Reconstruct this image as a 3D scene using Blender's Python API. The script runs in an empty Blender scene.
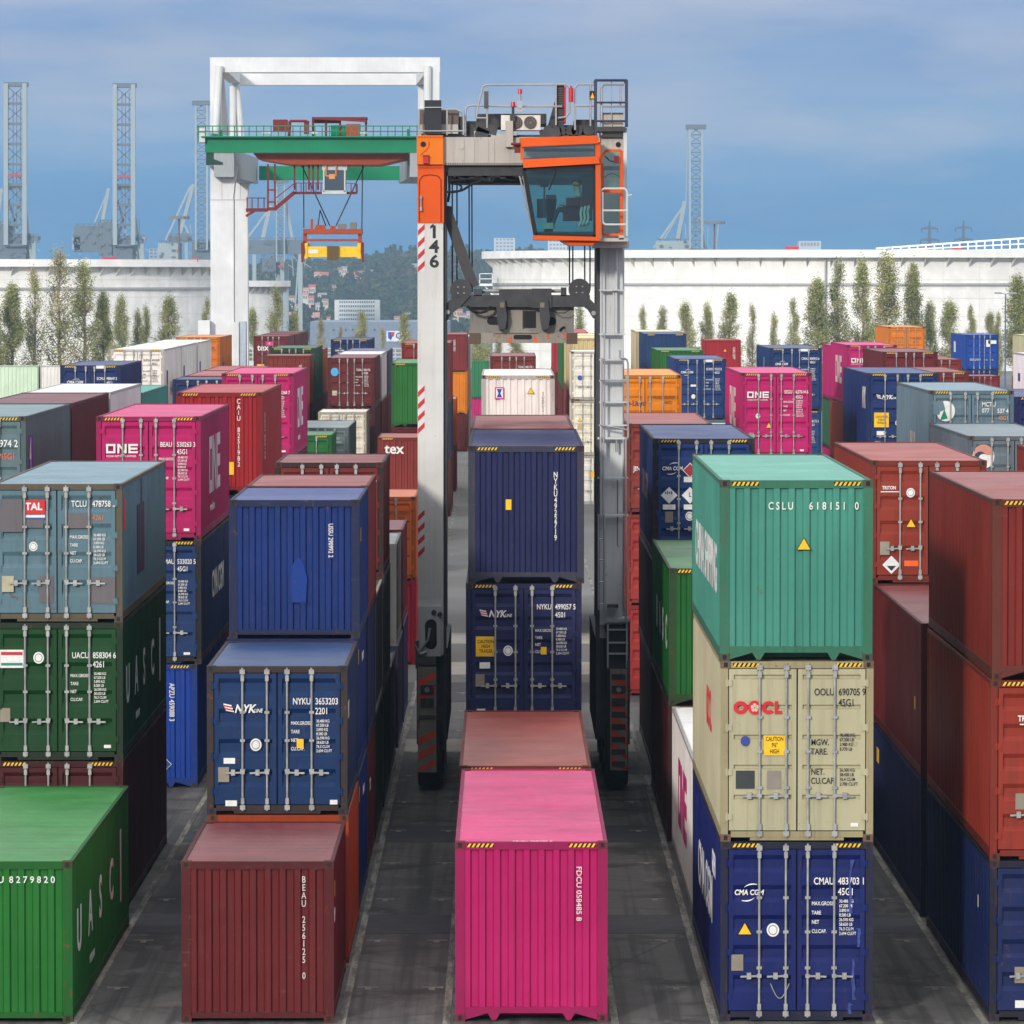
import bpy, bmesh, math, random
from mathutils import Vector, Matrix, noise as mnoise

random.seed(7)
scene = bpy.context.scene
COL = scene.collection
R = math.radians

# ------------------------------------------------------------------ camera
F_PX, HZ, VPX, CAM_H = 5100.0, 278.5, 505.7, 11.9
PITCH = math.atan((512 - HZ) / F_PX)
YAW = math.atan((512 - VPX) / F_PX)          # camera looks a touch to the right
cam_d = bpy.data.cameras.new('camera')
cam = bpy.data.objects.new('camera', cam_d)
COL.objects.link(cam)
cam.location = (0, 0, CAM_H)
cam.rotation_euler = (R(90) - PITCH, 0, -YAW)
cam_d.sensor_width = 36
cam_d.lens = F_PX / 1024 * 36
cam_d.clip_start = 1.0
cam_d.clip_end = 20000
scene.camera = cam
_f = Vector((math.sin(YAW) * math.cos(PITCH), math.cos(YAW) * math.cos(PITCH), -math.sin(PITCH)))
_r = Vector((math.cos(YAW), -math.sin(YAW), 0))
_u = _r.cross(_f)

def at(px, py, Y):
    """survey helper: the point at distance Y that was measured at this place of the photograph"""
    d = _f + _r * ((px - 512) / F_PX) + _u * ((512 - py) / F_PX)
    d = d * (Y / d.y)
    return Vector((d.x, Y, CAM_H + d.z))

# ------------------------------------------------------------------ materials
def lin(c):
    return tuple(((v / 255) / 12.92 if v / 255 <= 0.04045 else ((v / 255 + 0.055) / 1.055) ** 2.4) for v in c) + (1.0,)

_mats = {}
def new_mat(name):
    m = bpy.data.materials.new(name)
    m.use_nodes = True
    nt = m.node_tree
    bs = nt.nodes['Principled BSDF']
    return m, nt, bs

def noise(nt, vec, scale, detail=3.0, rough=0.55):
    n = nt.nodes.new('ShaderNodeTexNoise')
    n.inputs['Scale'].default_value = scale
    n.inputs['Detail'].default_value = detail
    n.inputs['Roughness'].default_value = rough
    nt.links.new(vec, n.inputs['Vector'])
    return n.outputs['Fac']

def ramp(nt, fac, lo, hi, a=0.0, b=1.0):
    n = nt.nodes.new('ShaderNodeMapRange')
    n.clamp = True
    n.inputs['From Min'].default_value = lo
    n.inputs['From Max'].default_value = hi
    n.inputs['To Min'].default_value = a
    n.inputs['To Max'].default_value = b
    nt.links.new(fac, n.inputs['Value'])
    return n.outputs['Result']

def mixc(nt, fac, a, b):
    n = nt.nodes.new('ShaderNodeMix')
    n.data_type = 'RGBA'
    for sock, v in ((n.inputs['Factor'], fac), (n.inputs['A'], a), (n.inputs['B'], b)):
        if isinstance(v, (int, float)):
            sock.default_value = v
        elif isinstance(v, tuple):
            sock.default_value = v
        else:
            nt.links.new(v, sock)
    return n.outputs['Result']

def world_vec(nt, scale=(1, 1, 1), loc=(0, 0, 0)):
    g = nt.nodes.new('ShaderNodeNewGeometry')
    mp = nt.nodes.new('ShaderNodeMapping')
    mp.inputs['Scale'].default_value = scale
    mp.inputs['Location'].default_value = loc
    nt.links.new(g.outputs['Position'], mp.inputs['Vector'])
    return mp.outputs['Vector']

ALB = 0.76
def paint(srgb, wear=0.5, rough=0.5, spec=0.2, dirt=0.55, seed=0.0, skylit_fade=0.0):
    """sun-faded, streaked and chipped paint"""
    key = ('paint', srgb, wear, rough, spec, dirt, seed, skylit_fade)
    if key in _mats:
        return _mats[key]
    m, nt, bs = new_mat('paint')
    c = lin(srgb)
    k_ = 0.93 if min(srgb) > 195 else ALB
    c = tuple(v ** (1.0 if min(srgb) > 195 else 1.16) * k_ for v in c[:3]) + (1,)
    fade = tuple(min(1, v * 1.12 + 0.005) for v in c[:3]) + (1,)
    deep = tuple(v * 0.8 for v in c[:3]) + (1,)
    v0 = world_vec(nt, (1, 1, 1), (seed, seed * 2, 0))
    vs = world_vec(nt, (7, 7, 0.35), (seed, 0, seed))
    big = noise(nt, v0, 0.55, 5)
    col = mixc(nt, ramp(nt, big, 0.35, 0.7), deep, fade)
    col = mixc(nt, ramp(nt, big, 0.2, 0.85, 0.35, 0.9), c, col)
    if skylit_fade:      # lighter tint: sky light on the roof put into the colour, plus fading
        col = mixc(nt, ramp(nt, noise(nt, v0, 0.9, 5), 0.3, 0.7, skylit_fade * 0.45, skylit_fade * 1.55), col, tuple(min(.9, v * 1.75 + 0.045) for v in c[:3]) + (1,))
    if skylit_fade:      # tide marks of dried puddles
        pd = noise(nt, world_vec(nt, (0.5, 0.9, 1), (seed * 3, 1, 0)), 1.0, 5, 0.6)
        col = mixc(nt, ramp(nt, pd, 0.52, 0.64, 0.0, 0.22), col, tuple(v * 0.55 + 0.02 for v in c[:3]) + (1,))
    st = noise(nt, vs, 1.0, 4, 0.6)
    col = mixc(nt, ramp(nt, st, 0.5, 0.78, 0.0, dirt), col, tuple(v * 0.45 + 0.012 for v in c[:3]) + (1,))
    # rust runs and scuffs
    rs = noise(nt, world_vec(nt, (11, 11, 0.9), (seed + 4, 0, 2)), 1.0, 6, 0.65)
    col = mixc(nt, ramp(nt, rs, 0.62 - 0.03 * wear, 0.72, 0.0, 0.8 * wear), col, (0.11, 0.05, 0.03, 1))
    sc_ = noise(nt, world_vec(nt, (3, 3, 14), (seed, 5, 1)), 1.0, 8, 0.7)
    col = mixc(nt, ramp(nt, sc_, 0.6, 0.68, 0.0, 0.22 * min(1, wear * 2)), col, tuple(min(1, v * 0.9 + 0.09) for v in c[:3]) + (1,))
    ch = noise(nt, v0, 5.5, 9, 0.72)
    col = mixc(nt, ramp(nt, ch, 0.64 - 0.045 * wear, 0.675, 0.0, min(1.0, wear * 1.3)), col, (0.12, 0.045, 0.022, 1))
    nt.links.new(col, bs.inputs['Base Color'])
    nt.links.new(ramp(nt, big, 0.3, 0.7, rough - 0.07, rough + 0.12), bs.inputs['Roughness'])
    bs.inputs['Specular IOR Level'].default_value = spec
    b = nt.nodes.new('ShaderNodeBump')
    b.inputs['Strength'].default_value = 0.35
    b.inputs['Distance'].default_value = 0.03
    nt.links.new(noise(nt, v0, 2.3, 3), b.inputs['Height'])
    nt.links.new(b.outputs['Normal'], bs.inputs['Normal'])
    _mats[key] = m
    return m

def plain(srgb, rough=0.6, metal=0.0, spec=0.35, vary=0.12, scale=3.0):
    key = ('plain', srgb, rough, metal, spec, vary, scale)
    if key in _mats:
        return _mats[key]
    m, nt, bs = new_mat('surface')
    c = tuple(v * (0.9 if max(srgb) > 60 else 1) for v in lin(srgb)[:3]) + (1,)
    n = noise(nt, world_vec(nt), scale, 5)
    col = mixc(nt, ramp(nt, n, 0.3, 0.7), tuple(v * (1 - vary) for v in c[:3]) + (1,),
               tuple(min(1, v * (1 + vary)) for v in c[:3]) + (1,))
    nt.links.new(col, bs.inputs['Base Color'])
    bs.inputs['Roughness'].default_value = rough
    bs.inputs['Metallic'].default_value = metal
    bs.inputs['Specular IOR Level'].default_value = spec
    _mats[key] = m
    return m

def glass(tint=(0.5, 0.68, 0.66, 1), refl=0.12):
    key = ('glass', tint, refl)
    if key in _mats:
        return _mats[key]
    m, nt, bs = new_mat('cab_glass')
    nt.nodes.remove(bs)
    out = nt.nodes['Material Output']
    t = nt.nodes.new('ShaderNodeBsdfTransparent')
    t.inputs['Color'].default_value = tint
    g = nt.nodes.new('ShaderNodeBsdfGlossy')
    g.inputs['Roughness'].default_value = 0.04
    g.inputs['Color'].default_value = (0.9, 0.95, 1, 1)
    mx = nt.nodes.new('ShaderNodeMixShader')
    mx.inputs['Fac'].default_value = refl
    nt.links.new(t.outputs[0], mx.inputs[1])
    nt.links.new(g.outputs[0], mx.inputs[2])
    nt.links.new(mx.outputs[0], out.inputs['Surface'])
    _mats[key] = m
    return m

# ------------------------------------------------------------------ mesh collector
class MB:
    def __init__(s):
        s.v, s.f, s.mi = [], [], []
        s.m = 0
    def face(s, pts):
        b = len(s.v)
        s.v += [tuple(p) for p in pts]
        s.f.append(tuple(range(b, b + len(pts))))
        s.mi.append(s.m)
    def box(s, x0, x1, y0, y1, z0, z1):
        b = len(s.v)
        x0, x1 = min(x0, x1), max(x0, x1); y0, y1 = min(y0, y1), max(y0, y1); z0, z1 = min(z0, z1), max(z0, z1)
        s.v += [(x0, y0, z0), (x1, y0, z0), (x1, y1, z0), (x0, y1, z0), (x0, y0, z1), (x1, y0, z1), (x1, y1, z1), (x0, y1, z1)]
        for q in ((3, 2, 1, 0), (4, 5, 6, 7), (0, 1, 5, 4), (1, 2, 6, 5), (2, 3, 7, 6), (3, 0, 4, 7)):
            s.f.append(tuple(b + i for i in q)); s.mi.append(s.m)
        return s
    def bar(s, p, q, w, h=None):
        """square bar from p to q"""
        h = h or w
        p, q = Vector(p), Vector(q)
        d = (q - p).normalized()
        up = Vector((0, 0, 1)) if abs(d.z) < 0.95 else Vector((0, 1, 0))
        a = d.cross(up).normalized() * (w / 2)
        c = a.cross(d).normalized() * (h / 2)
        b = len(s.v)
        for e in (p, q):
            s.v += [tuple(e - a - c), tuple(e + a - c), tuple(e + a + c), tuple(e - a + c)]
        for f in ((0, 1, 2, 3), (7, 6, 5, 4), (0, 4, 5, 1), (1, 5, 6, 2), (2, 6, 7, 3), (3, 7, 4, 0)):
            s.f.append(tuple(b + i for i in f)); s.mi.append(s.m)
        return s
    def tube(s, p, q, r, n=8, r2=None, cap=True):
        r2 = r if r2 is None else r2
        p, q = Vector(p), Vector(q)
        d = (q - p).normalized()
        up = Vector((0, 0, 1)) if abs(d.z) < 0.95 else Vector((0, 1, 0))
        a = d.cross(up).normalized(); c = a.cross(d).normalized()
        b = len(s.v)
        for e, rr in ((p, r), (q, r2)):
            for i in range(n):
                t = 2 * math.pi * i / n
                s.v.append(tuple(e + a * (math.cos(t) * rr) + c * (math.sin(t) * rr)))
        for i in range(n):
            j = (i + 1) % n
            s.f.append((b + i, b + j, b + n + j, b + n + i)); s.mi.append(s.m)
        if cap:
            s.f.append(tuple(b + i for i in reversed(range(n)))); s.mi.append(s.m)
            s.f.append(tuple(b + n + i for i in range(n))); s.mi.append(s.m)
        return s
    def path(s, pts, r, n=6):
        for p, q in zip(pts, pts[1:]):
            s.tube(p, q, r, n)
        return s
    def prism(s, poly, axis, t0, t1):
        """poly of 2D points; axis 'y' -> (x,z) swept along y, 'x' -> (y,z), 'z' -> (x,y)"""
        def P(p, t):
            return (p[0], t, p[1]) if axis == 'y' else ((t, p[0], p[1]) if axis == 'x' else (p[0], p[1], t))
        n = len(poly); b = len(s.v)
        s.v += [P(p, t0) for p in poly] + [P(p, t1) for p in poly]
        s.f.append(tuple(b + i for i in range(n))); s.mi.append(s.m)
        s.f.append(tuple(b + n + i for i in reversed(range(n)))); s.mi.append(s.m)
        for i in range(n):
            j = (i + 1) % n
            s.f.append((b + i, b + n + i, b + n + j, b + j)); s.mi.append(s.m)
        return s
    def mesh(s, name):
        me = bpy.data.meshes.new(name)
        me.from_pydata(s.v, [], s.f)
        if any(s.mi):
            me.polygons.foreach_set('material_index', s.mi)
        bm = bmesh.new(); bm.from_mesh(me)
        bmesh.ops.recalc_face_normals(bm, faces=bm.faces)
        bm.to_mesh(me); bm.free()
        me.update()
        return me
    def build(s, name, mats, parent=None, smooth=False, local=None):
        me = s.mesh(name)
        if not isinstance(mats, (list, tuple)):
            mats = [mats]
        for m in mats:
            me.materials.append(m)
        if smooth:
            me.polygons.foreach_set('use_smooth', [True] * len(me.polygons))
        o = bpy.data.objects.new(name, me)
        COL.objects.link(o)
        if parent is not None:
            o.parent = parent
            if local is None:      # geometry was written in world space: bring it under the parent
                w = Vector((0, 0, 0)); p = parent
                while p is not None:
                    w += p.location; p = p.parent
                me.transform(Matrix.Translation(-w))
        return o

def tag(o, label=None, cat=None, group=None, kind=None):
    for k, v in (('label', label), ('category', cat), ('group', group), ('kind', kind)):
        if v:
            o[k] = v
    return o

def thing(name, label, cat, loc=(0, 0, 0), group=None, rz=0):
    o = bpy.data.objects.new(name, None)
    o.empty_display_size = 0.5
    COL.objects.link(o)
    o.location = loc
    o.rotation_euler.z = rz
    return tag(o, label, cat, group)

def child(name, me, mat, parent, mtx=None):
    """one more object on a shared mesh; the material sits on the object"""
    if not me.materials:
        me.materials.append(None)
    o = bpy.data.objects.new(name, me)
    COL.objects.link(o)
    o.parent = parent
    if mtx is not None:       # mtx is given in the thing's frame
        o.matrix_basis = (parent.matrix_basis.inverted() @ mtx) if parent.parent is not None else mtx
    ms = mat if isinstance(mat, (list, tuple)) else [mat]
    for i, m in enumerate(ms):
        if i < len(o.material_slots):
            o.material_slots[i].link = 'OBJECT'
            o.material_slots[i].material = m
    return o
# ------------------------------------------------------------------ shipping containers
W = 2.438
S, H = 2.591, 2.896
L20, L40 = 6.058, 12.192
WHITE = plain((228, 228, 224), 0.6, vary=0.1, scale=9)
BLACK = plain((22, 22, 24), 0.7)
DARK = plain((28, 28, 30), 0.8)
YELLOW = plain((240, 190, 20), 0.55)
STEEL = plain((158, 160, 158), 0.5, 0.35, vary=0.25, scale=6)
RUSTY = paint((70, 55, 48), 1.0, 0.7)
_me = {}

def trap(u0, u1, pitch, fo=0.36, fs=0.14):
    n = max(1, round((u1 - u0) / pitch)); p = (u1 - u0) / n
    pts = []
    for i in range(n):
        u = u0 + i * p
        pts += [(u, 0), (u + fo * p, 0), (u + (fo + fs) * p, 1), (u + (1 - fs) * p, 1)]
    pts.append((u1, 0))
    return pts

def cached(key, fn):
    if key not in _me:
        _me[key] = fn()
    return _me[key]

def frame_mesh(L, h, end, casts):
    b = MB()
    for y0, y1, isdoor in ((0, 0.11, end == 'door'), (L - 0.11, L, end != 'door')):
        for sx in (-1, 1):
            b.box(sx * (W / 2), sx * (W / 2 - (0.115 if isdoor else 0.15)), y0, y1, 0.1, h - 0.1)
        b.box(-W / 2 + 0.16, W / 2 - 0.16, y0 + 0.004, y1, h - (0.115 if isdoor else 0.13), h - 0.006)
        if isdoor or h < 2.7:
            b.box(-W / 2 + 0.16, W / 2 - 0.16, y0 + 0.004, y1, 0.07, 0.165)
            if isdoor:      # fork gaps left and right of the sill
                b.box(-0.75, 0.75, y0 + 0.01, y1, 0.02, 0.07)
        else:               # goose-neck end: raised sill with gussets and two feet
            b.box(-W / 2 + 0.15, W / 2 - 0.15, y0 + 0.004, y1, 0.135, 0.235)
            for sx in (-1, 1):
                b.prism([(sx * (W / 2 - 0.16), 0.135), (sx * (W / 2 - 0.52), 0.135), (sx * (W / 2 - 0.16), 0.03)], 'y', y0 + 0.006, y1)
                b.prism([(sx * 0.5, 0.135), (sx * 0.7, 0.135), (sx * 0.63, 0.02), (sx * 0.57, 0.02)], 'y', y0 + 0.006, y1)
    for sx in (-1, 1):
        b.box(sx * (W / 2), sx * (W / 2 - 0.06), 0.11, L - 0.11, h - 0.075, h - 0.008)
        b.box(sx * (W / 2), sx * (W / 2 - 0.06), 0.11, L - 0.11, 0.045, 0.2)
    b.box(-W / 2 + 0.06, W / 2 - 0.06, 0.12, L - 0.12, 0.14, 0.17)
    k = 0.5
    while k < L - 0.3:
        b.box(-W / 2 + 0.06, W / 2 - 0.06, k, k + 0.05, 0.03, 0.138)
        k += 0.6
    if casts:
        for sx in (-1, 1):
            for y0, y1 in ((-0.003, 0.175), (L - 0.175, L + 0.003)):
                for z0 in (0, h - 0.118):
                    b.box(sx * (W / 2 + 0.003), sx * (W / 2 - 0.16), y0, y1, z0, z0 + 0.118)
    return b.mesh('frame')

def casting_mesh():
    """a corner casting with its oval holes; origin at the outer lower corner, +x inwards, +y inwards"""
    b = MB()
    w, d, t = 0.162, 0.178, 0.118
    b.box(0, w, 0.012, d, 0, t)
    b.box(0, w, 0, 0.012, 0, 0.022); b.box(0, w, 0, 0.012, t - 0.022, t)
    b.box(0, 0.05, 0, 0.012, 0.022, t - 0.022); b.box(w - 0.05, w, 0, 0.012, 0.022, t - 0.022)
    b.m = 1
    b.box(0.05, w - 0.05, 0.006, 0.0115, 0.022, t - 0.022)
    me = b.mesh('corner_casting')
    me.materials.append(None); me.materials.append(None)
    return me

def side_mesh(L, h):
    b = MB()
    x0 = 0.006; d = 0.036
    pts = trap(0.11, L - 0.11, 0.278)
    for (a, da), (c, dc) in zip(pts, pts[1:]):
        b.face([(-x0 - da * d, a, 0.2), (-x0 - dc * d, c, 0.2), (-x0 - dc * d, c, h - 0.075), (-x0 - da * d, a, h - 0.075)])
    return b.mesh('side_wall')

def roof_mesh(L, h):
    b = MB()
    pts = trap(0.1, L - 0.1, 0.209, 0.3, 0.2)
    for (a, da), (c, dc) in zip(pts, pts[1:]):
        za, zc = h - 0.02 - 0.013 * da, h - 0.02 - 0.013 * dc
        b.face([(-W / 2 + 0.05, a, za), (W / 2 - 0.05, a, za), (W / 2 - 0.05, c, zc), (-W / 2 + 0.05, c, zc)])
    return b.mesh('roof')

def end_mesh(h):
    b = MB()
    z0 = 0.165 if h < 2.7 else 0.235
    pts = trap(-W / 2 + 0.15, W / 2 - 0.15, 0.236, 0.38, 0.11)
    for (a, da), (c, dc) in zip(pts, pts[1:]):
        b.face([(a, 0.014 + 0.044 * da, z0), (c, 0.014 + 0.044 * dc, z0), (c, 0.014 + 0.044 * dc, h - 0.13), (a, 0.014 + 0.044 * da, h - 0.13)])
    return b.mesh('end_wall')

def door_mesh(h, side, style):
    """one leaf, with hinges; side -1 left, +1 right"""
    b = MB()
    xa, xb = 0.012, W / 2 - 0.13
    z0, z1 = 0.18, h - 0.128
    mi = lambda u: side * u
    b.box(mi(xa), mi(xa + 0.075), 0.008, 0.05, z0, z1)
    b.box(mi(xb - 0.075), mi(xb), 0.008, 0.05, z0, z1)
    b.box(mi(xa + 0.075), mi(xb - 0.075), 0.009, 0.05, z0, z0 + 0.09)
    b.box(mi(xa + 0.075), mi(xb - 0.075), 0.009, 0.05, z1 - 0.09, z1)
    if style == 'groove':
        pts = trap(z0 + 0.09, z1 - 0.09, 0.5, 0.84, 0.04)
    elif style == 'flat':
        pts = [(z0 + 0.09, 0), (z1 - 0.09, 0)]
    else:
        pts = trap(z0 + 0.09, z1 - 0.09, 0.47, 0.42, 0.15)
    for (a, da), (c, dc) in zip(pts, pts[1:]):
        ya, yc = 0.012 + 0.044 * da, 0.012 + 0.044 * dc
        b.face([(mi(xa + 0.075), ya, a), (mi(xb - 0.075), ya, a), (mi(xb - 0.075), yc, c), (mi(xa + 0.075), yc, c)])
    for k in range(4):
        z = z0 + 0.22 + k * (z1 - z0 - 0.44) / 3
        b.box(mi(xb - 0.05), mi(xb + 0.055), -0.012, 0.006, z - 0.05, z + 0.05)
        b.tube((mi(xb + 0.03), -0.014, z - 0.07), (mi(xb + 0.03), -0.014, z + 0.07), 0.014, 6)
    return b.mesh('door')

def rod_mesh(h):
    b = MB()
    b.tube((0, -0.03, 0.07), (0, -0.03, h - 0.03), 0.019, 8)
    for z in (0.13, h - 0.1):
        b.box(-0.045, 0.045, -0.05, 0.004, z - 0.04, z + 0.04)
        b.box(-0.03, 0.03, -0.055, 0.004, z + (0.06 if z < 1 else -0.16), z + (0.16 if z < 1 else -0.06))
    for fr in (0.3, 0.5, 0.69):
        z = h * fr
        b.box(-0.042, 0.042, -0.045, 0.008, z - 0.022, z + 0.022)
    return b.mesh('locking_rod')

def handle_mesh(sgn):
    b = MB()
    b.bar((0, -0.04, 0.74), (sgn * 0.3, -0.05, 0.73), 0.018, 0.03)
    b.box(sgn * 0.13, sgn * 0.2, -0.062, 0.006, 0.69, 0.79)
    b.box(-0.035, 0.035, -0.05, -0.01, 0.71, 0.77)
    return b.mesh('handle')

def hazard_mesh(sgn):
    b = MB()
    x0, x1 = (W / 2 - 0.62, W / 2 - 0.19)
    z0, z1 = 0.015, 0.078
    b.m = 0
    b.box(sgn * x0, sgn * x1, 0.0, 0.003, z0, z1)
    b.m = 1
    n = 6; p = (x1 - x0) / n
    for i in range(n):
        u = x0 + i * p
        q = [(u, z0 + .002), (u + p * 0.5, z0 + .002), (min(x1, u + p * 1.0), z1 - .002), (u + p * 0.5, z1 - .002)]
        if sgn < 0:
            q = [(-x1 - x0 + a, c) for a, c in q]
        b.prism(q, 'y', -0.003, 0.0)
    me = b.mesh('hazard_stripe')
    me.materials.append(None); me.materials.append(None)
    return me

def text_mesh(s, size, bold=0.0, shear=0.0, sx=1.0, align='LEFT', line=1.0):
    def mk():
        cu = bpy.data.curves.new('lettering', 'FONT')
        cu.body = s; cu.size = size; cu.offset = bold * size; cu.shear = shear
        cu.extrude = 0.0015; cu.resolution_u = 3
        cu.align_x = align; cu.align_y = 'CENTER'; cu.space_line = line
        ob = bpy.data.objects.new('lettering', cu)
        COL.objects.link(ob)
        dg = bpy.context.evaluated_depsgraph_get()
        me = bpy.data.meshes.new_from_object(ob.evaluated_get(dg))
        bpy.data.objects.remove(ob); bpy.data.curves.remove(cu)
        me.transform(Matrix.Diagonal((sx, 1, 1, 1)))
        me.materials.clear(); me.materials.append(None)
        me.name = 'lettering'
        return me
    return cached(('t', s, size, bold, shear, sx, align, line), mk)

def plane_mtx(face, u, z, L=0, rot=0, out=0.0):
    """frame for marks: face front (-y), right (+x) or left (-x)"""
    if face == 'front':
        d, n, o = Vector((1, 0, 0)), Vector((0, -1, 0)), Vector((u, -out, z))
    elif face == 'right':
        d, n, o = Vector((0, 1, 0)), Vector((1, 0, 0)), Vector((W / 2 + out - 0.002, u, z))
    else:
        d, n, o = Vector((0, -1, 0)), Vector((-1, 0, 0)), Vector((-W / 2 - out + 0.002, u, z))
    up = Vector((0, 0, 1))
    if rot:
        d, up = -up, d
    m = Matrix((d, up, n)).transposed().to_4x4()
    m.translation = o
    return m

class Cont:
    """handle for one container so that marks can be set on it"""
    def __init__(s, root, h, L, end, holder, holder2):
        s.root, s.h, s.L, s.end = root, h, L, end
        s.lh, s.rh = holder, holder2            # what front marks hang on (left leaf / right leaf / end wall)
    def front(s, x):
        return s.lh if x < 0 else s.rh
    def text(s, t, size, x, z, face='front', mat=None, bold=0.012, shear=0, sx=0.8, align='LEFT', rot=0, line=1.0, name='lettering', par=None, out=None):
        me = text_mesh(t, size, bold, shear, sx, align, line)
        par = par or (s.front(x) if face == 'front' else (s.right if face == 'right' else s.left))
        if out is None:
            out = -0.001 if face != 'front' else (0.0 if s.end == 'door' else -0.008)
        return child(name, me, mat or WHITE, par, plane_mtx(face, x, z, s.L, rot, out))
    def patch(s, poly, mat, x, z, face='front', name='sign', out=0.001, t=0.004):
        b = MB(); b.prism(poly, 'z', 0, t)
        me = b.mesh(name)
        par = s.front(x) if face == 'front' else (s.right if face == 'right' else s.left)
        return child(name, me, mat, par, plane_mtx(face, x, z, s.L, 0, out))
    def rect(s, w, hh, mat, x, z, **k):
        return s.patch([(-w / 2, -hh / 2), (w / 2, -hh / 2), (w / 2, hh / 2), (-w / 2, hh / 2)], mat, x, z, **k)
    def disc(s, r, mat, x, z, **k):
        return s.patch([(r * math.cos(a * math.pi / 10), r * 1.1 * math.sin(a * math.pi / 10)) for a in range(20)], mat, x, z, **k)
    def tri(s, w, x, z, **k):
        s.patch([(-w / 2, -w * .42), (w / 2, -w * .42), (0, w * .45)], BLACK, x, z, name='warning_sign', **k)
        k['out'] = k.get('out', 0.001) + 0.004
        s.patch([(-w * .42, -w * .37), (w * .42, -w * .37), (0, w * .37)], YELLOW, x, z, name='warning_sign', **k)
    def diamond(s, w, mat, x, z):
        q = lambda a: [(-a, 0), (0, -a), (a, 0), (0, a)]
        s.patch(q(w / 2), WHITE, x, z, name='placard')
        s.patch(q(w / 2 * .88), mat, x, z, name='placard', out=0.004)
    def number(s, pre, num, code, mat=None, data=True, z=None):
        z = s.h - 0.5 if z is None else z
        s.text(pre, 0.16, 0.27, z, mat=mat, sx=0.72)
        s.text(num, 0.16, 0.66, z, mat=mat, sx=0.72)
        s.text(code, 0.16, 0.66, z - 0.17, mat=mat, sx=0.72)
        if data:
            words = 'MAX.GROSS\nTARE\nNET\nCU.CAP.'
            nums = '30.480 KG\n67.200 LB\n3.890 KG\n8.580 LB\n26.590 KG\n58.620 LB\n76.3 CU.M\n2.694 CU.FT'
            s.text(words, 0.085, 0.24, s.h - 1.22, mat=mat, sx=0.75, line=1.75, name='data_lettering')
            s.text(nums, 0.07, 0.68, s.h - 1.22, mat=mat, sx=0.75, line=1.06, name='data_lettering')
    def plate(s, x=-0.97, z=0.95):
        s.rect(0.19, 0.26, plain((140, 132, 118), 0.5, 0.3), x, z, name='data_plate')
    def caution(s, x, z, w=0.34, hh=0.32, lines='CAUTION\nHIGH\nTRAILER'):
        s.rect(w, hh, YELLOW, x, z, name='caution_sign')
        s.text(lines, 0.1, x, z, mat=BLACK, sx=0.62 * w / 0.34, align='CENTER', name='caution_lettering', out=0.007, bold=0.012)
    def seal(s, x, z, r=0.075):
        s.disc(r, WHITE, x, z, name='round_sticker')
        s.disc(r * .74, plain((120, 128, 140)), x, z, name='round_sticker', out=0.004)
        s.disc(r * .6, WHITE, x, z, name='round_sticker', out=0.006)

def blocks(name, quads, mat, par, mtx, t=0.004):
    b = MB()
    for q in quads:
        if len(q) == 4 and not isinstance(q[0], tuple):
            b.box(q[0], q[1], q[2], q[3], 0, t)
        else:
            b.prism(q, 'z', 0, t)
    return child(name, b.mesh(name), mat, par, mtx)

def one_logo(c, x, z, w, face='front', mat=None, par=None, sub=True):
    """square O, block N and E"""
    k = w / 3.4; t = 0.22 * k; hh = 1.0 * k
    Q = [(0, t, 0, hh), (k - t, k, 0, hh), (t, k - t, 0, t), (t, k - t, hh - t, hh)]
    o = 1.2 * k
    Q += [(o, o + t, 0, hh), (o + k - t, o + k, 0, hh), [(o + t, hh), (o + t, hh - 1.4 * t), (o + k - t, 0), (o + k - t, 1.4 * t)]]
    o = 2.4 * k
    Q += [(o, o + t, 0, hh), (o + t, o + k, 0, t), (o + t, o + k, hh - t, hh), (o + t, o + k * .95, (hh - t) / 2, (hh + t) / 2)]
    par = par or (c.front(x) if face == 'front' else (c.right if face == 'right' else c.left))
    blocks('logo', Q, mat or WHITE, par, plane_mtx(face, x, z, c.L, 0, 0.001 if face == 'front' else 0.0))
    if sub and face == 'front':
        c.text('OCEAN NETWORK EXPRESS', w * 0.085, x, z - 0.07, mat=mat, sx=0.87)

def nyk_logo(c, x, z):
    red = plain((190, 40, 50)); Q = []
    for i in range(3):
        Q.append([(0.02 * i, -0.05 * i), (0.14 + 0.02 * i, -0.03 - 0.05 * i), (0.14 + 0.02 * i, -0.055 - 0.05 * i), (0.02 * i, -0.025 - 0.05 * i)])
    blocks('logo', Q, WHITE, c.lh, plane_mtx('front', x, z + 0.07, 0, 0, 0.001))
    Q = [[(a, b - 0.026) for a, b in q] for q in Q[:2]]
    blocks('logo', Q, red, c.lh, plane_mtx('front', x, z + 0.07, 0, 0, 0.001))
    c.text('NYK', 0.2, x + 0.19, z - 0.03, bold=0.03, shear=0.3, sx=0.85, name='logo')
    c.text('LINE', 0.09, x + 0.53, z - 0.06, bold=0.02, shear=0.2, sx=0.8, name='logo')

def cma_logo(c, x, z, w=0.52, mat=None):
    c.text('CMA CGM', 0.14 * w / 0.52, x, z, bold=0.03, shear=0.15, sx=0.85, name='logo', mat=mat)
    Q = []
    for i in range(8):
        a0, a1 = R(75 + 9 * i), R(84 + 9 * i)
        f = lambda a, r: (w * (0.72 + 0.42 * math.cos(a)), 0.03 + r * 0.11 * math.sin(a))
        th = 1 + 0.1 * math.sin(math.pi * (i + .5) / 8)
        Q.append([f(a0, th), f(a1, th), f(a1, 0.9), f(a0, 0.9)])
    Q += [[(w * 1.1 - a, -b + 0.005) for a, b in q] for q in Q]
    blocks('logo', Q, mat or WHITE, c.lh, plane_mtx('front', x, z, 0, 0, 0.001))

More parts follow.
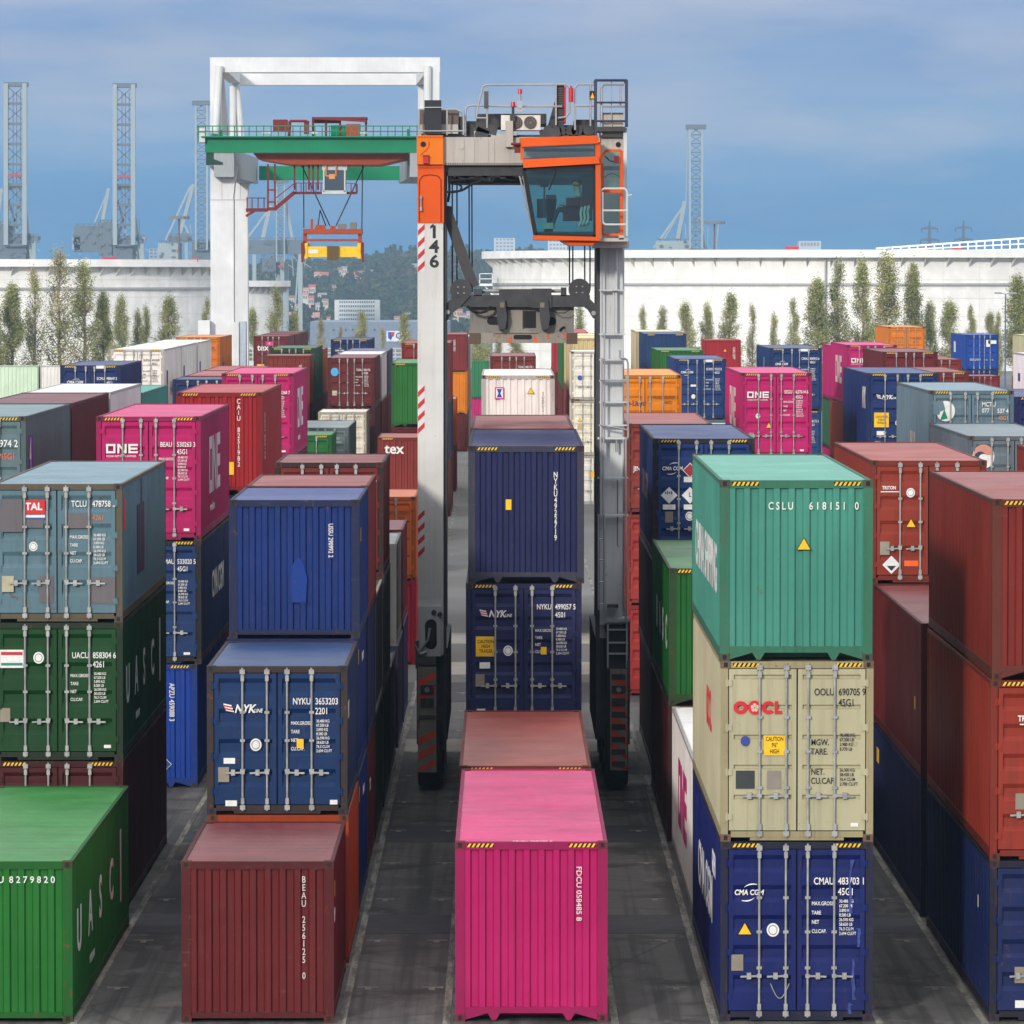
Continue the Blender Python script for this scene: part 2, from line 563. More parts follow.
def side_letters(c, s, size, y, z, face, mat=None, sx=1.0, gap=None):
    """tall shipping-line letters along a side wall, each its own mark"""
    c.text(s, size, y, z, face=face, mat=mat, bold=0.02, sx=sx, name='lettering')

GROUP = 'stacked shipping containers'
def container(X, Y, z, L, h, end, srgb, label, detail=1, wear=0.5, style='ribs', frame=None, seed=0.0, dx=None):
    """detail 2 every fitting, 1 doors and rods, 0 shell only"""
    if dx is None:
        dx = random.uniform(-0.02, 0.02)
    root = thing('shipping_container', label, 'container', (X + dx, Y, z), GROUP)
    pm = paint(srgb, wear, seed=seed)
    fm = paint(frame or tuple(int(v * 0.86) for v in srgb), min(1.0, wear + 0.35), 0.55)
    if detail == 2:
        child('frame', cached(('f', L, h, end, 0), lambda: frame_mesh(L, h, end, False)), fm, root)
        cm = cached('cast', casting_mesh)
        rust = paint((int(srgb[0] * 0.35 + 62), int(srgb[1] * 0.35 + 42), int(srgb[2] * 0.35 + 32)), 1.0, 0.7)
        for sx in (-1, 1):
            for yy, sy in ((-0.003, 1), (L + 0.003, -1)):
                for zz in (0, h - 0.118):
                    m = Matrix.Translation((sx * (W / 2 + 0.003), yy, zz)) @ Matrix.Diagonal((-sx, sy, 1, 1))
                    child('corner_casting', cm, [rust, BLACK], root, m)
    else:
        child('frame', cached(('f', L, h, end, 1), lambda: frame_mesh(L, h, end, True)), fm, root)
    sm = cached(('s', L, h), lambda: side_mesh(L, h))
    right = child('side_wall', sm, pm, root, Matrix.Translation((W / 2, 0, 0)))
    left = child('side_wall', sm, pm, root, Matrix.Translation((-W / 2, 0, 0)) @ Matrix.Diagonal((-1, 1, 1, 1)))
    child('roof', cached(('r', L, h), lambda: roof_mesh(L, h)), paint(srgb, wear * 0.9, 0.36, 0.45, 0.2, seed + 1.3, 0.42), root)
    em = cached(('e', h), lambda: end_mesh(h))
    if end == 'door':
        child('end_wall', em, pm, root, Matrix.Translation((0, L, 0)) @ Matrix.Diagonal((1, -1, 1, 1)))
        gk = cached(('g', h), lambda: MB().box(-W / 2 + 0.1, W / 2 - 0.1, 0.078, 0.086, 0.16, h - 0.11).mesh('gasket'))
        child('gasket', gk, DARK, root)
        leaves = []
        for sd in (-1, 1):
            d = child('door', cached(('d', h, sd, style), lambda: door_mesh(h, sd, style)), pm, root)
            leaves.append(d)
            if detail:
                for xr in (0.175, 0.6):
                    r = child('locking_rod', cached(('rod', h), lambda: rod_mesh(h)), STEEL, d, Matrix.Translation((sd * xr, 0, 0)))
                    if detail == 2:
                        sg = sd
                        child('handle', cached(('hd', sg), lambda: handle_mesh(sg)), STEEL, d, Matrix.Translation((sd * xr, 0, 0)))
        c = Cont(root, h, L, end, leaves[0], leaves[1])
    else:
        e = child('end_wall', em, pm, root)
        child('end_wall', em, pm, root, Matrix.Translation((0, L, 0)) @ Matrix.Diagonal((1, -1, 1, 1)))
        c = Cont(root, h, L, end, e, e)
    if h > 2.7 and detail:
        for sg in (-1, 1):
            child('hazard_stripe', cached(('hz', sg), lambda: hazard_mesh(sg)), [BLACK, YELLOW], root, Matrix.Translation((0, 0, h - 0.107)))
    c.right, c.left = right, left
    return c
# ------------------------------------------------------------------ the stacks
C_PINK = (200, 30, 118); C_MAROON = (116, 34, 38); C_CMA = (22, 44, 116); C_NYKU = (20, 66, 116)
C_NAVY = (40, 48, 98); C_BLUE = (16, 54, 122); C_BRIGHT = (20, 70, 165); C_GREEN = (38, 128, 50)
C_DGREEN = (22, 84, 40); C_TEAL = (88, 162, 144); C_BEIGE = (202, 197, 166); C_TAL = (112, 142, 154)
C_RUST = (152, 62, 46); C_BROWN = (120, 50, 46); C_ORANGE = (238, 148, 22); C_OR2 = (208, 104, 36)
C_WHITE = (226, 222, 216); C_CREAM = (226, 216, 184); C_RED = (176, 38, 48); C_GREY = (136, 150, 156)
C_BRK = (140, 56, 48)
MAG = plain((205, 40, 125), 0.6)
REDM = plain((206, 32, 44), 0.6)
BLKL = plain((40, 40, 44), 0.7)
PURP = plain((66, 62, 130), 0.6)

def hidden(X, Y, z, L, h, srgb, label, detail=0, end='door', seed=0.0):
    return container(X, Y, z, L, h, end, srgb, label, detail, seed=seed)

# ---- row with the pink container, middle of the picture
X = 0.41
c = container(X, 81.3, 0, L40, H, 'blank', C_PINK, 'plain bright pink container alone on the asphalt in front of the straddle carrier', 2, 0.1, dx=0)
c.text('FDCU 058485 8', 0.12, 0.76, 2.5, rot=1, sx=1.1, bold=0.003)
c.text('FDCU 058485 8', 0.12, -0.3, 0, name='roof_lettering').matrix_basis = Matrix.Translation((-0.3, 0.12, H - 0.004))
container(X, 94.0, 0, L40, H, 'blank', (150, 66, 52), 'rust brown container on the asphalt right behind the plain bright pink one', 2, 0.6, dx=-0.05)
hidden(X, 107.2, 0, L40, S, C_MAROON, 'dark red container at the foot of the middle stack between the carrier legs')
c = container(X, 107.2, S, L40, H, 'door', C_NAVY, 'navy container with yellow caution sheet on its doors, between the straddle carrier legs', 2, 0.15, dx=-0.03)
nyk_logo(c, -0.93, H - 0.62); c.number('NYKU', '499057 5', '4501'); c.caution(-0.8, H - 1.33, 0.42, 0.42); c.seal(-0.33, H - 1.42, 0.1)
c.rect(0.12, 0.16, YELLOW, 0.42, H - 1.42); c.rect(0.22, 0.13, WHITE, -0.82, H - 1.73); c.plate(-0.92, 0.85); c.rect(0.18, 0.06, WHITE, -0.9, 0.22)
c = container(X, 107.2, S + H, L40, H, 'blank', C_NAVY, 'navy container with stacked white digits down its blank end, top of the middle stack', 2, 0.2, dx=0.02, frame=(70, 74, 92))
c.text('N\nY\nK\nU\n4\n9\n2\n2\n7\n1\n9', 0.17, 0.62, 1.62, sx=0.7, line=0.78, align='CENTER'); c.rect(0.12, 0.22, YELLOW, -0.37, 1.66, out=0.01)
hidden(X, 119.8, 0, L40, S, C_RED, 'red container low in the middle stack behind the carrier legs')
hidden(X, 119.8, S, L40, H, C_NYKU, 'blue container in the middle stack behind the carrier legs')
container(X, 119.8, S + H, L40, H, 'blank', (150, 70, 62), 'faded brown container whose roof shows between the navy top container and the white one', 1, 0.4)
hidden(X, 169.5, 0, L40, H, C_BROWN, 'brown container under the white one framed by the carrier legs')
hidden(X, 169.5, H, L40, H, C_GREY, 'grey container under the white one framed by the carrier legs')
c = container(X, 169.5, 2 * H, L40, H, 'blank', (228, 218, 212), 'white container with a small pink framed emblem on its corrugated end, under the spreader', 2, 0.25, dx=0)
c.rect(0.3, 0.4, MAG, -0.62, 2.3, out=0.01); c.rect(0.23, 0.32, WHITE, -0.62, 2.3, out=0.012)
c.patch([(-.09, -.14), (.09, -.14), (.03, 0), (.09, .14), (-.09, .14), (-.03, 0)], plain((50, 60, 160)), -0.62, 2.3, out=0.015)
c.tri(0.24, 0.42, 2.38, out=0.01); c.text('S\nU\nD\nU\n5\n1\n9\n0', 0.16, 0.83, 1.8, mat=BLKL, sx=0.7, line=0.85, align='CENTER')
for k in range(2):
    hidden(X, 272, k * S, L40, S, C_BROWN, ('brown', 'dark brown')[k] + ' container under the distant brown one seen over the white roof')
c = container(X, 272, 2 * S, L40, S, 'door', (140, 60, 52), 'distant brown container with closed doors just above the white container roof', 1, 0.5)
c.number('TGHU', '482170 1', '4200', data=False, z=2.0)

# ---- row left of the middle
X = -3.97
c = container(X, 81.2, 0, L20, S, 'blank', C_MAROON, 'dark red container with a blank end, first on the ground left of the pink one', 2, 0.45, dx=0)
c.text('B\nE\nA\nU\n \n2\n5\n6\n1\n2\n5\n \n0', 0.15, 0.74, 1.52, sx=0.75, line=0.86, align='CENTER', mat=plain((205, 190, 185)))
c.rect(0.1, 0.25, YELLOW, 0.5, 2.1, face='right'); c.text('CAI', 0.3, 0.35, 1.65, face='right', bold=0.02)
container(X, 88.3, 0, L20, S, 'blank', (200, 84, 30), 'orange container under the blue one with a striped emblem on its doors', 2, 0.5, dx=0.02)
c = container(X, 88.3, S, L20, S, 'door', C_NYKU, 'blue container with red and white striped emblem, standing on the orange one', 2, 0.35, dx=0, frame=(74, 62, 62))
nyk_logo(c, -0.93, S - 0.72); c.number('NYKU', '3653203', '2201', z=S - 0.62); c.seal(-0.37, 1.22, 0.1); c.rect(0.12, 0.16, YELLOW, 0.4, 1.24)
c.rect(0.2, 0.1, WHITE, -0.83, 0.94); c.plate(-0.93, 0.7); c.rect(0.2, 0.1, WHITE, -0.8, 0.2); c.rect(0.13, 0.08, WHITE, 0.98, 0.22)
c.text('NYK', 0.4, 0.5, 1.75, face='right', bold=0.03, shear=0.2)
for k in range(2):
    cc = container(X, 95.1, k * S, L20, S, 'blank', C_BLUE, ('blue container on the ground behind the orange one beside the left lane', 'blue container in the middle of the stack behind the striped emblem one')[k], 1, 0.4)
    cc.rect(0.16, 0.28, YELLOW, 0.6, 2.2, face='right'); cc.text('VGRU 220178', 0.22, 3.0, 2.0, face='right')
c = container(X, 95.1, 2 * S, L20, S, 'blank', (8, 58, 128), 'blue container with a darker faded bird patch on its corrugated end', 2, 0.35, dx=0.02, frame=(40, 52, 92))
c.text('USSU 290992 2', 0.125, 0.68, 2.15, rot=1, bold=0.01)
c.patch([(-.13, -.45), (.14, -.45), (.16, 0), (.11, .25), (0, .42), (-.1, .28), (-.15, 0)], paint((12, 70, 152), 0.4), 0.08, 1.12, out=0.009, name='faded_patch')
c.rect(0.14, 0.26, YELLOW, 0.9, 1.9, face='right')
container(X, 101.6, 0, L20, S, 'blank', (110, 36, 40), 'dark red container on the ground behind the lower blue ones by the lane', 1, 0.5).text('t e x', 0.5, 2.0, 1.6, face='right')
container(X, 101.6, S, L20, S, 'blank', (44, 52, 92), 'dark slate blue container in the stack behind the faded bird patch one', 1, 0.4)
container(X, 101.6, 2 * S, L20, S, 'blank', (142, 62, 58), 'dull red container with a low faded roof behind the blue bird patch one', 2, 0.5)
container(X, 108.0, 0, L20, S, 'blank', (34, 62, 46), 'dark green container on the ground beside the left lane', 1, 0.5)
container(X, 108.0, S, L20, S, 'blank', (80, 84, 82), 'grey container with pale end posts in the second tier beside the left lane', 2, 0.4, frame=(200, 192, 172))
container(X, 114.5, 0, L20, S, 'blank', (40, 54, 48), 'dark grey green container on the ground near the carrier wheels', 1, 0.5)
container(X, 114.5, S, L20, S, 'blank', (76, 72, 68), 'brownish grey container in the second tier near the carrier wheels', 1, 0.5)
c = container(X, 114.5, 2 * S, L20, S, 'door', (132, 50, 48), 'dark red container with door rods just peeking over the dull red roof', 2, 0.6, frame=(70, 44, 42))
c.text('7', 0.22, 0.98, 2.1)
container(X, 121.2, 0, L20, S, 'blank', (34, 38, 60), 'very dark blue container on the ground left of the carrier leg', 1, 0.4)
container(X, 129.0, 0, L20, S, 'blank', (40, 46, 90), 'navy container on the ground behind the left carrier wheels', 1, 0.4)
container(X, 129.0, S, L20, S, 'blank', (140, 142, 142), 'light grey container in the second tier left of the carrier leg', 1, 0.5)
container(X, 136.4, 0, L20, S, 'blank', C_NAVY, 'navy container on the ground under the plum red one', 1, 0.4)
container(X, 136.4, S, L20, S, 'blank', (120, 46, 52), 'plum red container in the second tier left of the carrier leg', 1, 0.4)
container(X, 157, 0, L20, S, 'blank', (206, 44, 76), 'raspberry red container on the ground under the light orange one', 1, 0.3)
c = container(X, 157, S, L20, S, 'door', (214, 116, 44), 'light orange container with brown digits, beside the white carrier leg', 2, 0.4, style='groove')
c.number('HLXU', '37320 5', '2201', mat=plain((120, 50, 20)))
CNAME = {}
for _n, _c in (('pink', C_PINK), ('dark red', C_MAROON), ('blue', C_CMA), ('blue', C_NYKU), ('navy', C_NAVY), ('blue', C_BLUE), ('bright blue', C_BRIGHT),
               ('green', C_GREEN), ('dark green', C_DGREEN), ('teal', C_TEAL), ('beige', C_BEIGE), ('grey blue', C_TAL), ('rust', C_RUST), ('brown', C_BROWN),
               ('orange', C_ORANGE), ('orange', C_OR2), ('white', C_WHITE), ('cream', C_CREAM), ('red', C_RED), ('grey', C_GREY), ('red brown', C_BRK)):
    CNAME[_c] = _n

def stack(X, Y, L, spec, short='', wear=0.45):
    """spec from the ground up: (height, end, colour, label or None, detail); returns the handles"""
    z = 0; out = []
    n = len(spec)
    for i, (h, end, colr, label, det) in enumerate(spec):
        if label is None:
            label = '%s container %s under the %s' % (CNAME.get(colr, 'dull'), ('directly', 'two places', 'three places')[max(0, n - 2 - i)], short)
        out.append(container(X, Y, z, L, h, end, colr, label, det, wear, seed=(Y * 0.37) % 5))
        z += h
    return out

# ---- rest of the row left of the middle
t = stack(X, 206, L20, [(S, 'door', C_BRK, None, 0), (H, 'blank', (152, 62, 52), 'red brown container with three big white lowercase letters beside the carrier leg', 2)], 'one with big white lowercase letters')
t[-1].text('tex', 0.58, -0.93, 2.42, bold=0.02, sx=1.0, out=-0.002)
stack(X, 231, L40, [(S, 'door', C_BROWN, None, 0), (S, 'door', C_MAROON, None, 0), (H, 'blank', (52, 130, 58), 'grass green container with a plain corrugated end beside the carrier leg', 2)], 'grass green one beside the carrier leg')
t = stack(X, 255, L40, [(H, 'blank', (112, 52, 46), None, 1), (H, 'blank', (56, 58, 86), None, 1), (H, 'door', (146, 52, 50), 'red brown container with a yellow sticker, peeking over the grass green one', 1)], 'red brown one with a yellow sticker')
t[-1].rect(0.35, 0.4, YELLOW, -0.25, 1.95)
stack(X, 285, L20, [(S, 'blank', C_BRK, None, 0), (S, 'blank', C_OR2, 'burnt orange container in the far part of the lane seen right of the carrier leg', 1)], 'far burnt orange one')
t = stack(X + 0.1, 351, L40, [(S, 'blank', C_BROWN, None, 1), (H, 'blank', C_ORANGE, 'amber container under a dull red one, seen just right of the white carrier leg', 1), (S, 'blank', (150, 60, 62), 'dull red container on the amber one, seen just right of the white carrier leg', 1)], 'amber and dull red pair')
t[-1].text('CAXU 3321', 0.2, 0.35, 2.2, rot=1)
stack(X + 0.25, 364, L40, [(S, 'blank', C_WHITE, None, 0), (S, 'blank', C_CREAM, None, 1), (S, 'blank', C_WHITE, 'off white container with a rusty edge behind the amber and dull red pair', 1)], 'off white one with a rusty edge')

# ---- second row on the left
X = -8.15
c = container(X, 81.2, 0, L40, S, 'blank', C_GREEN, 'bright green container with tall white side letters, on the ground at the near corner', 2, 0.3, dx=0)
c.text('UACU  8 2 7 9 8 2 0', 0.15, -0.27, S - 0.3, sx=0.95)
def uasc(c):
    for k, ch in enumerate('UASC'):
        c.text(ch, 1.0, 0.9 + k * 2.25, 1.3, face='right', bold=0.02, sx=1.3)
    c.text('UNITED ARAB', 0.2, 3.4, 0.55, face='right')
    c.rect(0.28, 1.3, WHITE, 10.2, 1.35, face='right', name='lettering')
uasc(c)
X = -8.37
c = container(X, 95.0, 0, L40, H, 'door', (92, 32, 36), 'dark red container under the green one with door sheets, behind the bright green one', 2, 0.4, dx=0)
c.text('S Y T U', 0.3, 0.4, 2.2, face='right')
c = container(X, 95.0, H, L40, S, 'door', C_DGREEN, 'dark green container with white digits on its doors and letters on its side', 2, 0.2, dx=0, frame=(40, 62, 42))
c.number('UACU', '858304 6', '4261', z=S - 0.62); c.seal(-0.35, S - 0.66, 0.1); uasc(c)
c.rect(0.44, 0.34, WHITE, -0.85, S - 0.68); c.rect(0.4, 0.06, plain((190, 50, 60)), -0.85, S - 0.58, out=0.005); c.rect(0.4, 0.05, plain((40, 130, 120)), -0.85, S - 0.78, out=0.005)
c.plate(-0.98, 0.86); c.rect(0.13, 0.06, WHITE, 0.93, 0.27)
c = container(X, 95.0, H + S, L40, S, 'door', C_TAL, 'patched grey blue container with a red sign on its doors, topping the near left stack', 2, 0.75, dx=0, frame=(112, 104, 88))
c.rect(0.4, 0.28, plain((200, 40, 52)), -0.42, S - 0.44); c.rect(0.4, 0.06, WHITE, -0.42, S - 0.6); c.rect(0.4, 0.035, plain((60, 80, 150)), -0.42, S - 0.65)
c.text('TAL', 0.19, -0.59, S - 0.43, bold=0.03, sx=0.95, out=0.008)
c.number('TCLU', '478758 8', '', data=True, z=S - 0.38); c.text('4261', 0.14, 0.66, S - 0.64, mat=plain((205, 120, 80)))
gp = paint((128, 124, 128), 0.3)
for (w_, h_, x_, z_) in ((0.42, 0.62, -0.85, 2.0), (0.36, 0.3, -0.43, 1.92), (0.5, 0.28, 0.4, 1.9), (0.44, 0.5, 0.86, 0.6), (0.26, 0.5, -0.2, 0.62)):
    c.rect(w_, h_, gp, x_, z_, name='patch', out=-0.0015)
c.seal(-0.44, 1.42, 0.08); c.rect(0.22, 0.3, plain((176, 168, 140)), -0.92, 0.72)
sp = paint((74, 76, 96), 0.3)
c.rect(1.9, 1.35, sp, 4.9, 1.35, face='right', name='patch', out=-0.001); c.rect(0.35, 0.9, sp, 5.1, 2.05, face='right', name='patch', out=-0.0005)
c.rect(0.45, 0.6, plain((200, 40, 52)), 0.65, 2.0, face='right', out=-0.001)
X = -8.33
c = container(X, 118.9, 0, L40, H, 'blank', (14, 76, 168), 'vivid blue container with vertical white text on its end, on the ground', 2, 0.25, dx=-0.1)
c.text('APZU 459088 3', 0.17, 0.62, 2.45, rot=1); c.diamond(0.24, plain((30, 60, 120)), 0.5, 0.55)
c = container(X, 118.9, H, L40, H, 'door', (32, 70, 122), 'blue container with white digits, under the near pink container with a square white logo', 2, 0.35, dx=0, frame=(46, 44, 44))
c.number('CMAU', '533020 5', '45G1'); cma_logo(c, -0.95, H - 0.65)
c.text('CMA CGM', 0.9, 4.5, 1.55, face='right', bold=0.02, sx=1.2); c.rect(0.15, 0.06, WHITE, 0.88, 0.25)
def pink_one(c, num, big=True):
    one_logo(c, -0.99, c.h - 0.86, 0.74); c.number(num[0], num[1], '45G1', z=c.h - 0.66); c.rect(0.13, 0.06, WHITE, 0.88, 0.25)
c = container(X, 118.9, 2 * H, L40, H, 'door', C_PINK, 'pink container with a square white logo, rising behind the patched grey blue one', 2, 0.08, dx=0)
pink_one(c, ('BEAU', '530263 3'))
one_logo(c, 3.4, 0.95, 4.6, face='right', mat=plain((220, 200, 210)), sub=False); c.text('www.one-line.com', 0.3, 3.8, 0.6, face='right')
t = stack(-8.08, 144, L40, [(H, 'blank', C_BROWN, None, 0), (H, 'blank', C_NAVY, None, 0), (H, 'blank', C_RED, 'red container with a blank corrugated end and a yellow sticker behind the first pink one', 2)], 'red one with the yellow sticker')
t[-1].text('C\nA\nI\nU\n\n8\n2\n5\n1\n9\n8\n2', 0.19, 0.55, 1.75, sx=0.8, line=0.85, align='CENTER'); t[-1].rect(0.28, 0.36, YELLOW, 0.27, 0.75, out=0.01)
t[-1].text('CAIU 825198', 0.3, 1.6, 2.3, face='right', rot=1)
t = stack(-8.43, 173, L40, [(H, 'blank', C_NYKU, None, 0), (H, 'blank', C_MAROON, None, 0), (H, 'door', (204, 34, 122), 'pink container with long side lettering, farther back on the left behind the red one', 2)], 'pink one with long side lettering')
pink_one(t[-1], ('SEGU', '530268 7')); one_logo(t[-1], 3.4, 0.95, 4.6, face='right', mat=plain((220, 200, 210)), sub=False)
t[-1].text('www.one-line.com', 0.3, 3.8, 0.6, face='right')
t = stack(-8.35, 209, L20, [(S, 'blank', C_BROWN, None, 0), (H, 'door', (40, 120, 58), 'small green container with white text low on its doors, in front of the grey one', 1)], 'small green one')
t[-1].text('WH 2851', 0.3, 0.0, 2.0)
t = stack(-8.3, 230, L40, [(S, 'blank', C_BROWN, None, 0), (S, 'door', (136, 150, 152), 'grey container with pale doors standing behind the small green one', 1)], 'grey one behind the small green one', 0.6)
t[-1].number('TTNU', '351', '45G1', data=False, z=2.1)
t = stack(-8.25, 257, L20, [(S, 'door', C_CREAM, None, 0), (S, 'door', (222, 214, 196), 'cream container with a small red sign, low before the red brown blue dot one', 1)], 'cream one with the small red sign', 0.7)
t[-1].rect(0.45, 0.3, plain((180, 50, 60)), -0.72, 2.05); t[-1].tri(0.22, -0.72, 2.05, out=0.006); t[-1].rect(0.3, 0.3, plain((60, 80, 140)), -0.15, 2.05)
t = stack(-8.05, 266, L40, [(S, 'blank', C_MAROON, None, 1), (S, 'door', (96, 34, 38), None, 1), (S, 'door', (122, 44, 46), 'red brown container with a light blue dot on its left door', 2)], 'red brown one with a light blue dot', 0.5)
t[-1].disc(0.2, plain((70, 170, 220)), -0.85, 1.85); t[-1].number('TGHU', '582176', '4200', z=1.95); t[-1].rect(0.25, 0.25, plain((200, 190, 160)), -0.85, 0.75)
stack(-8.0, 278.7, L40, [(S, 'blank', C_BROWN, None, 0), (S, 'blank', (120, 44, 46), None, 1), (S, 'blank', (206, 200, 198), 'pale container whose side shows behind the red brown one with a blue dot', 1)], 'pale one behind the blue dot')
stack(-7.95, 291.4, L40, [(S, 'blank', C_BROWN, None, 0), (S, 'blank', (110, 44, 48), None, 1), (S, 'blank', (92, 90, 122), 'slate container last of the three whose sides line up behind the blue dot', 1)], 'slate one behind the pale one')
t = stack(-9.75, 320, L40, [(S, 'door', C_BROWN, None, 0), (S, 'door', C_NAVY, None, 0), (H, 'door', (38, 56, 108), 'distant navy container peeking over the pale and slate ones', 1)], 'distant navy one')
cma_logo(t[-1], -0.95, 2.2)

# ---- third row on the left
X = -12.42
t = stack(X, 119, L40, [(H, 'blank', C_BROWN, None, 0), (H, 'door', C_GREY, None, 0), (H, 'door', (116, 140, 144), 'grey blue container with a purple mark on its side, cut by the left picture edge', 2)], 'grey blue one with a purple mark', 0.6)
t[-1].text('TGHU', 0.18, 0.22, 2.25); t[-1].text('974 2', 0.24, 0.6, 2.25); t[-1].text('45G1', 0.2, 0.62, 1.95, mat=plain((205, 110, 90)))
t[-1].text('MAX.GROSS\nTARE\nNET', 0.1, 0.55, 1.2, sx=.8, line=1.4)
t[-1].rect(1.1, 1.05, plain((88, 40, 140)), 1.3, 1.9, face='right', out=-0.001); t[-1].text('4', 1.0, 0.95, 1.95, face='right', bold=0.02, out=0.006)
t = stack(X, 131.6, L40, [(H, 'blank', C_BROWN, None, 0), (H, 'blank', C_GREY, None, 0), (H, 'blank', (112, 46, 54), 'plum container with a plain side, between the purple marked one and a white one', 1)], 'plum one with a plain side', 0.25)
t[-1].text('TCNU 12', 0.3, 10.2, 2.2, face='right')
t = stack(X, 144.3, L40, [(H, 'blank', C_BROWN, None, 0), (H, 'blank', C_NYKU, None, 0), (H, 'blank', (224, 220, 224), 'white container with magenta side lettering behind the plum one', 1)], 'white one with magenta lettering', 0.15)
one_logo(t[-1], 3.4, 0.95, 4.6, face='right', mat=MAG, sub=False)
stack(X, 156.9, L40, [(H, 'blank', C_BROWN, None, 0), (H, 'blank', C_NYKU, None, 0), (S, 'blank', (76, 160, 150), 'teal container whose roof and side show behind the white one with magenta lettering', 1)], 'far left teal one')
t = stack(X, 209, L20, [(S, 'door', C_BROWN, None, 0), (S, 'door', C_NYKU, None, 0), (S, 'door', (40, 60, 112), 'blue container with an open dark frame, left of the far pink one', 1)], 'blue one left of the far pink one')
stack(X, 217, L40, [(S, 'door', C_BROWN, None, 0), (S, 'door', C_NYKU, None, 0), (S, 'door', (166, 80, 66), 'light brown roofed container just behind the blue one with a dark frame', 1)], 'light brown roofed one')
stack(X, 229.8, L40, [(S, 'door', C_BROWN, None, 0), (S, 'door', C_NYKU, None, 0), (S, 'door', (160, 70, 66), 'rose brown roofed container farther behind the light brown roofed one', 1)], 'rose brown roofed one')
t = stack(-11.75, 274, L20, [(S, 'blank', C_BROWN, None, 0), (S, 'blank', C_MAROON, None, 1), (S, 'blank', (150, 66, 54), 'brown container with a plain corrugated end and a green one close behind it', 1)], 'brown one in front of the dark green one')
t[-1].text('TEXU 2206', 0.2, 0.7, 2.1, rot=1)
stack(-11.75, 281, L40, [(S, 'blank', C_BROWN, None, 0), (S, 'blank', (100, 40, 44), None, 1), (H, 'door', (44, 92, 62), 'dark green container peeking over the brown one with a corrugated end', 1)], 'dark green one peeking over')
stack(-11.9, 294, L40, [(S, 'blank', C_BROWN, None, 0), (S, 'blank', C_MAROON, None, 0), (S, 'blank', (190, 104, 56), 'pale orange container whose edge shows behind the dark green one', 1)], 'pale orange one')
t = stack(-12.1, 318, L40, [(S, 'door', C_BROWN, None, 0), (H, 'door', (138, 58, 50), 'brown container with pink and yellow stickers in the narrow gap beside the blue dot one', 1)], 'brown one with pink and yellow stickers')
t[-1].rect(0.7, 0.35, MAG, 0.75, 2.3); t[-1].rect(0.7, 0.15, WHITE, 0.75, 2.05); t[-1].rect(0.3, 0.3, YELLOW, 0.85, 1.0)

# ---- fourth row on the left
t = stack(-16.85, 207, L40, [(S, 'door', C_BROWN, None, 0), (H, 'door', C_GREY, None, 0), (H, 'door', (32, 58, 116), 'blue container with white writing on doors in front of the row of white ones', 2)], 'blue one before the white row')
cma_logo(t[-1], -0.95, 2.2, 0.62); t[-1].number('ECMU', '988647 5', '45G1', z=2.35); t[-1].rect(0.35, 0.12, WHITE, 0.42, 2.82)
t[-1].patch([(-.2, -.4), (0.05, -.4), (.2, .4), (.05, .4)], WHITE, 2.4, 1.6, face='right', out=-0.001)
for k, (yy, lab) in enumerate(((232, 'white container with closed doors, first of three white ones in line on the far left'),
                               (244.6, 'white container in the middle of three white ones in line on the far left'),
                               (257.2, 'white container last of three white ones, touching an orange one'))):
    t = stack(-16.75, yy, L40, [(H, 'door', C_CREAM, None, 0), (H, 'blank', (216, 206, 200), None, 1), (H, 'door', (234, 228, 220), lab, 1)], ('first', 'middle', 'last')[k] + ' of three white ones in line', 0.3)
    t[-1].rect(0.9, 2.0, PURP, 2.2, 0.9, face='right', out=-0.001, name='logo'); t[-1].text('HAMBURG', 0.9, 4.0, 1.0, face='right', mat=plain((130, 120, 130)), sx=1.1)
    if k == 0:
        t[-1].rect(0.45, 0.14, plain((220, 150, 40)), 0.65, 1.15); t[-1].number('SUDU', '691820', '45G1', mat=BLKL)
t = stack(-16.9, 280, L40, [(H, 'door', C_BROWN, None, 0), (H, 'door', C_GREY, None, 0), (H, 'door', (226, 134, 48), 'orange container at the foot of the white gantry column', 1)], 'orange one at the gantry column')
t[-1].text('HLXU 86\n45G1', 0.2, 0.3, 2.2, mat=plain((120, 60, 20))); t[-1].text('Hapag', 1.0, 2.5, 1.3, face='right', mat=PURP)
for k, yy in enumerate((366, 378.6, 391.2)):
    t = stack(-16.85, yy, L40, [(S, 'door', C_BROWN, None, 0), (S, 'door', C_MAROON, None, 0), (S, 'door', (126, 42, 48),
        ('dark red container with big white letters and a yellow strip, far back at the trees', 'dark red container whose long side shows behind the one with a yellow strip', 'dark red container last in the far line leading to the trees')[k], 1)],
        ('yellow strip one at the trees', 'second dark red one at the trees', 'last dark red one at the trees')[k])
    if k == 0:
        t[-1].text('tex', 0.62, -0.95, 1.75, bold=0.02, sx=1.0); t[-1].rect(0.55, 0.25, YELLOW, -0.7, 0.45); t[-1].rect(0.5, 0.3, MAG, -0.1, 2.05); t[-1].text('H', 0.3, -0.2, 2.05, out=0.01)

# two lots standing crosswise at the far left, long sides to the camera
for k, (cx, c0, c1, lab) in enumerate(((-46.5, (206, 228, 200), C_DGREEN, 'pale green container standing sideways at the far left before bare trees'),
                                      (-34.2, (230, 228, 222), C_DGREEN, 'white container standing sideways next to the pale green one'))):
    for z, h, cc, lb in ((0, S, c1, ('green container under the sideways pale green one', 'green container under the sideways white one')[k]), (S, H, c0, lab)):
        q = container(0, 0, 0, L40, h, 'blank', cc, lb, 1, 0.3, dx=0)
        q.root.rotation_euler.z = -math.pi / 2
        q.root.location = (cx, 376, z)

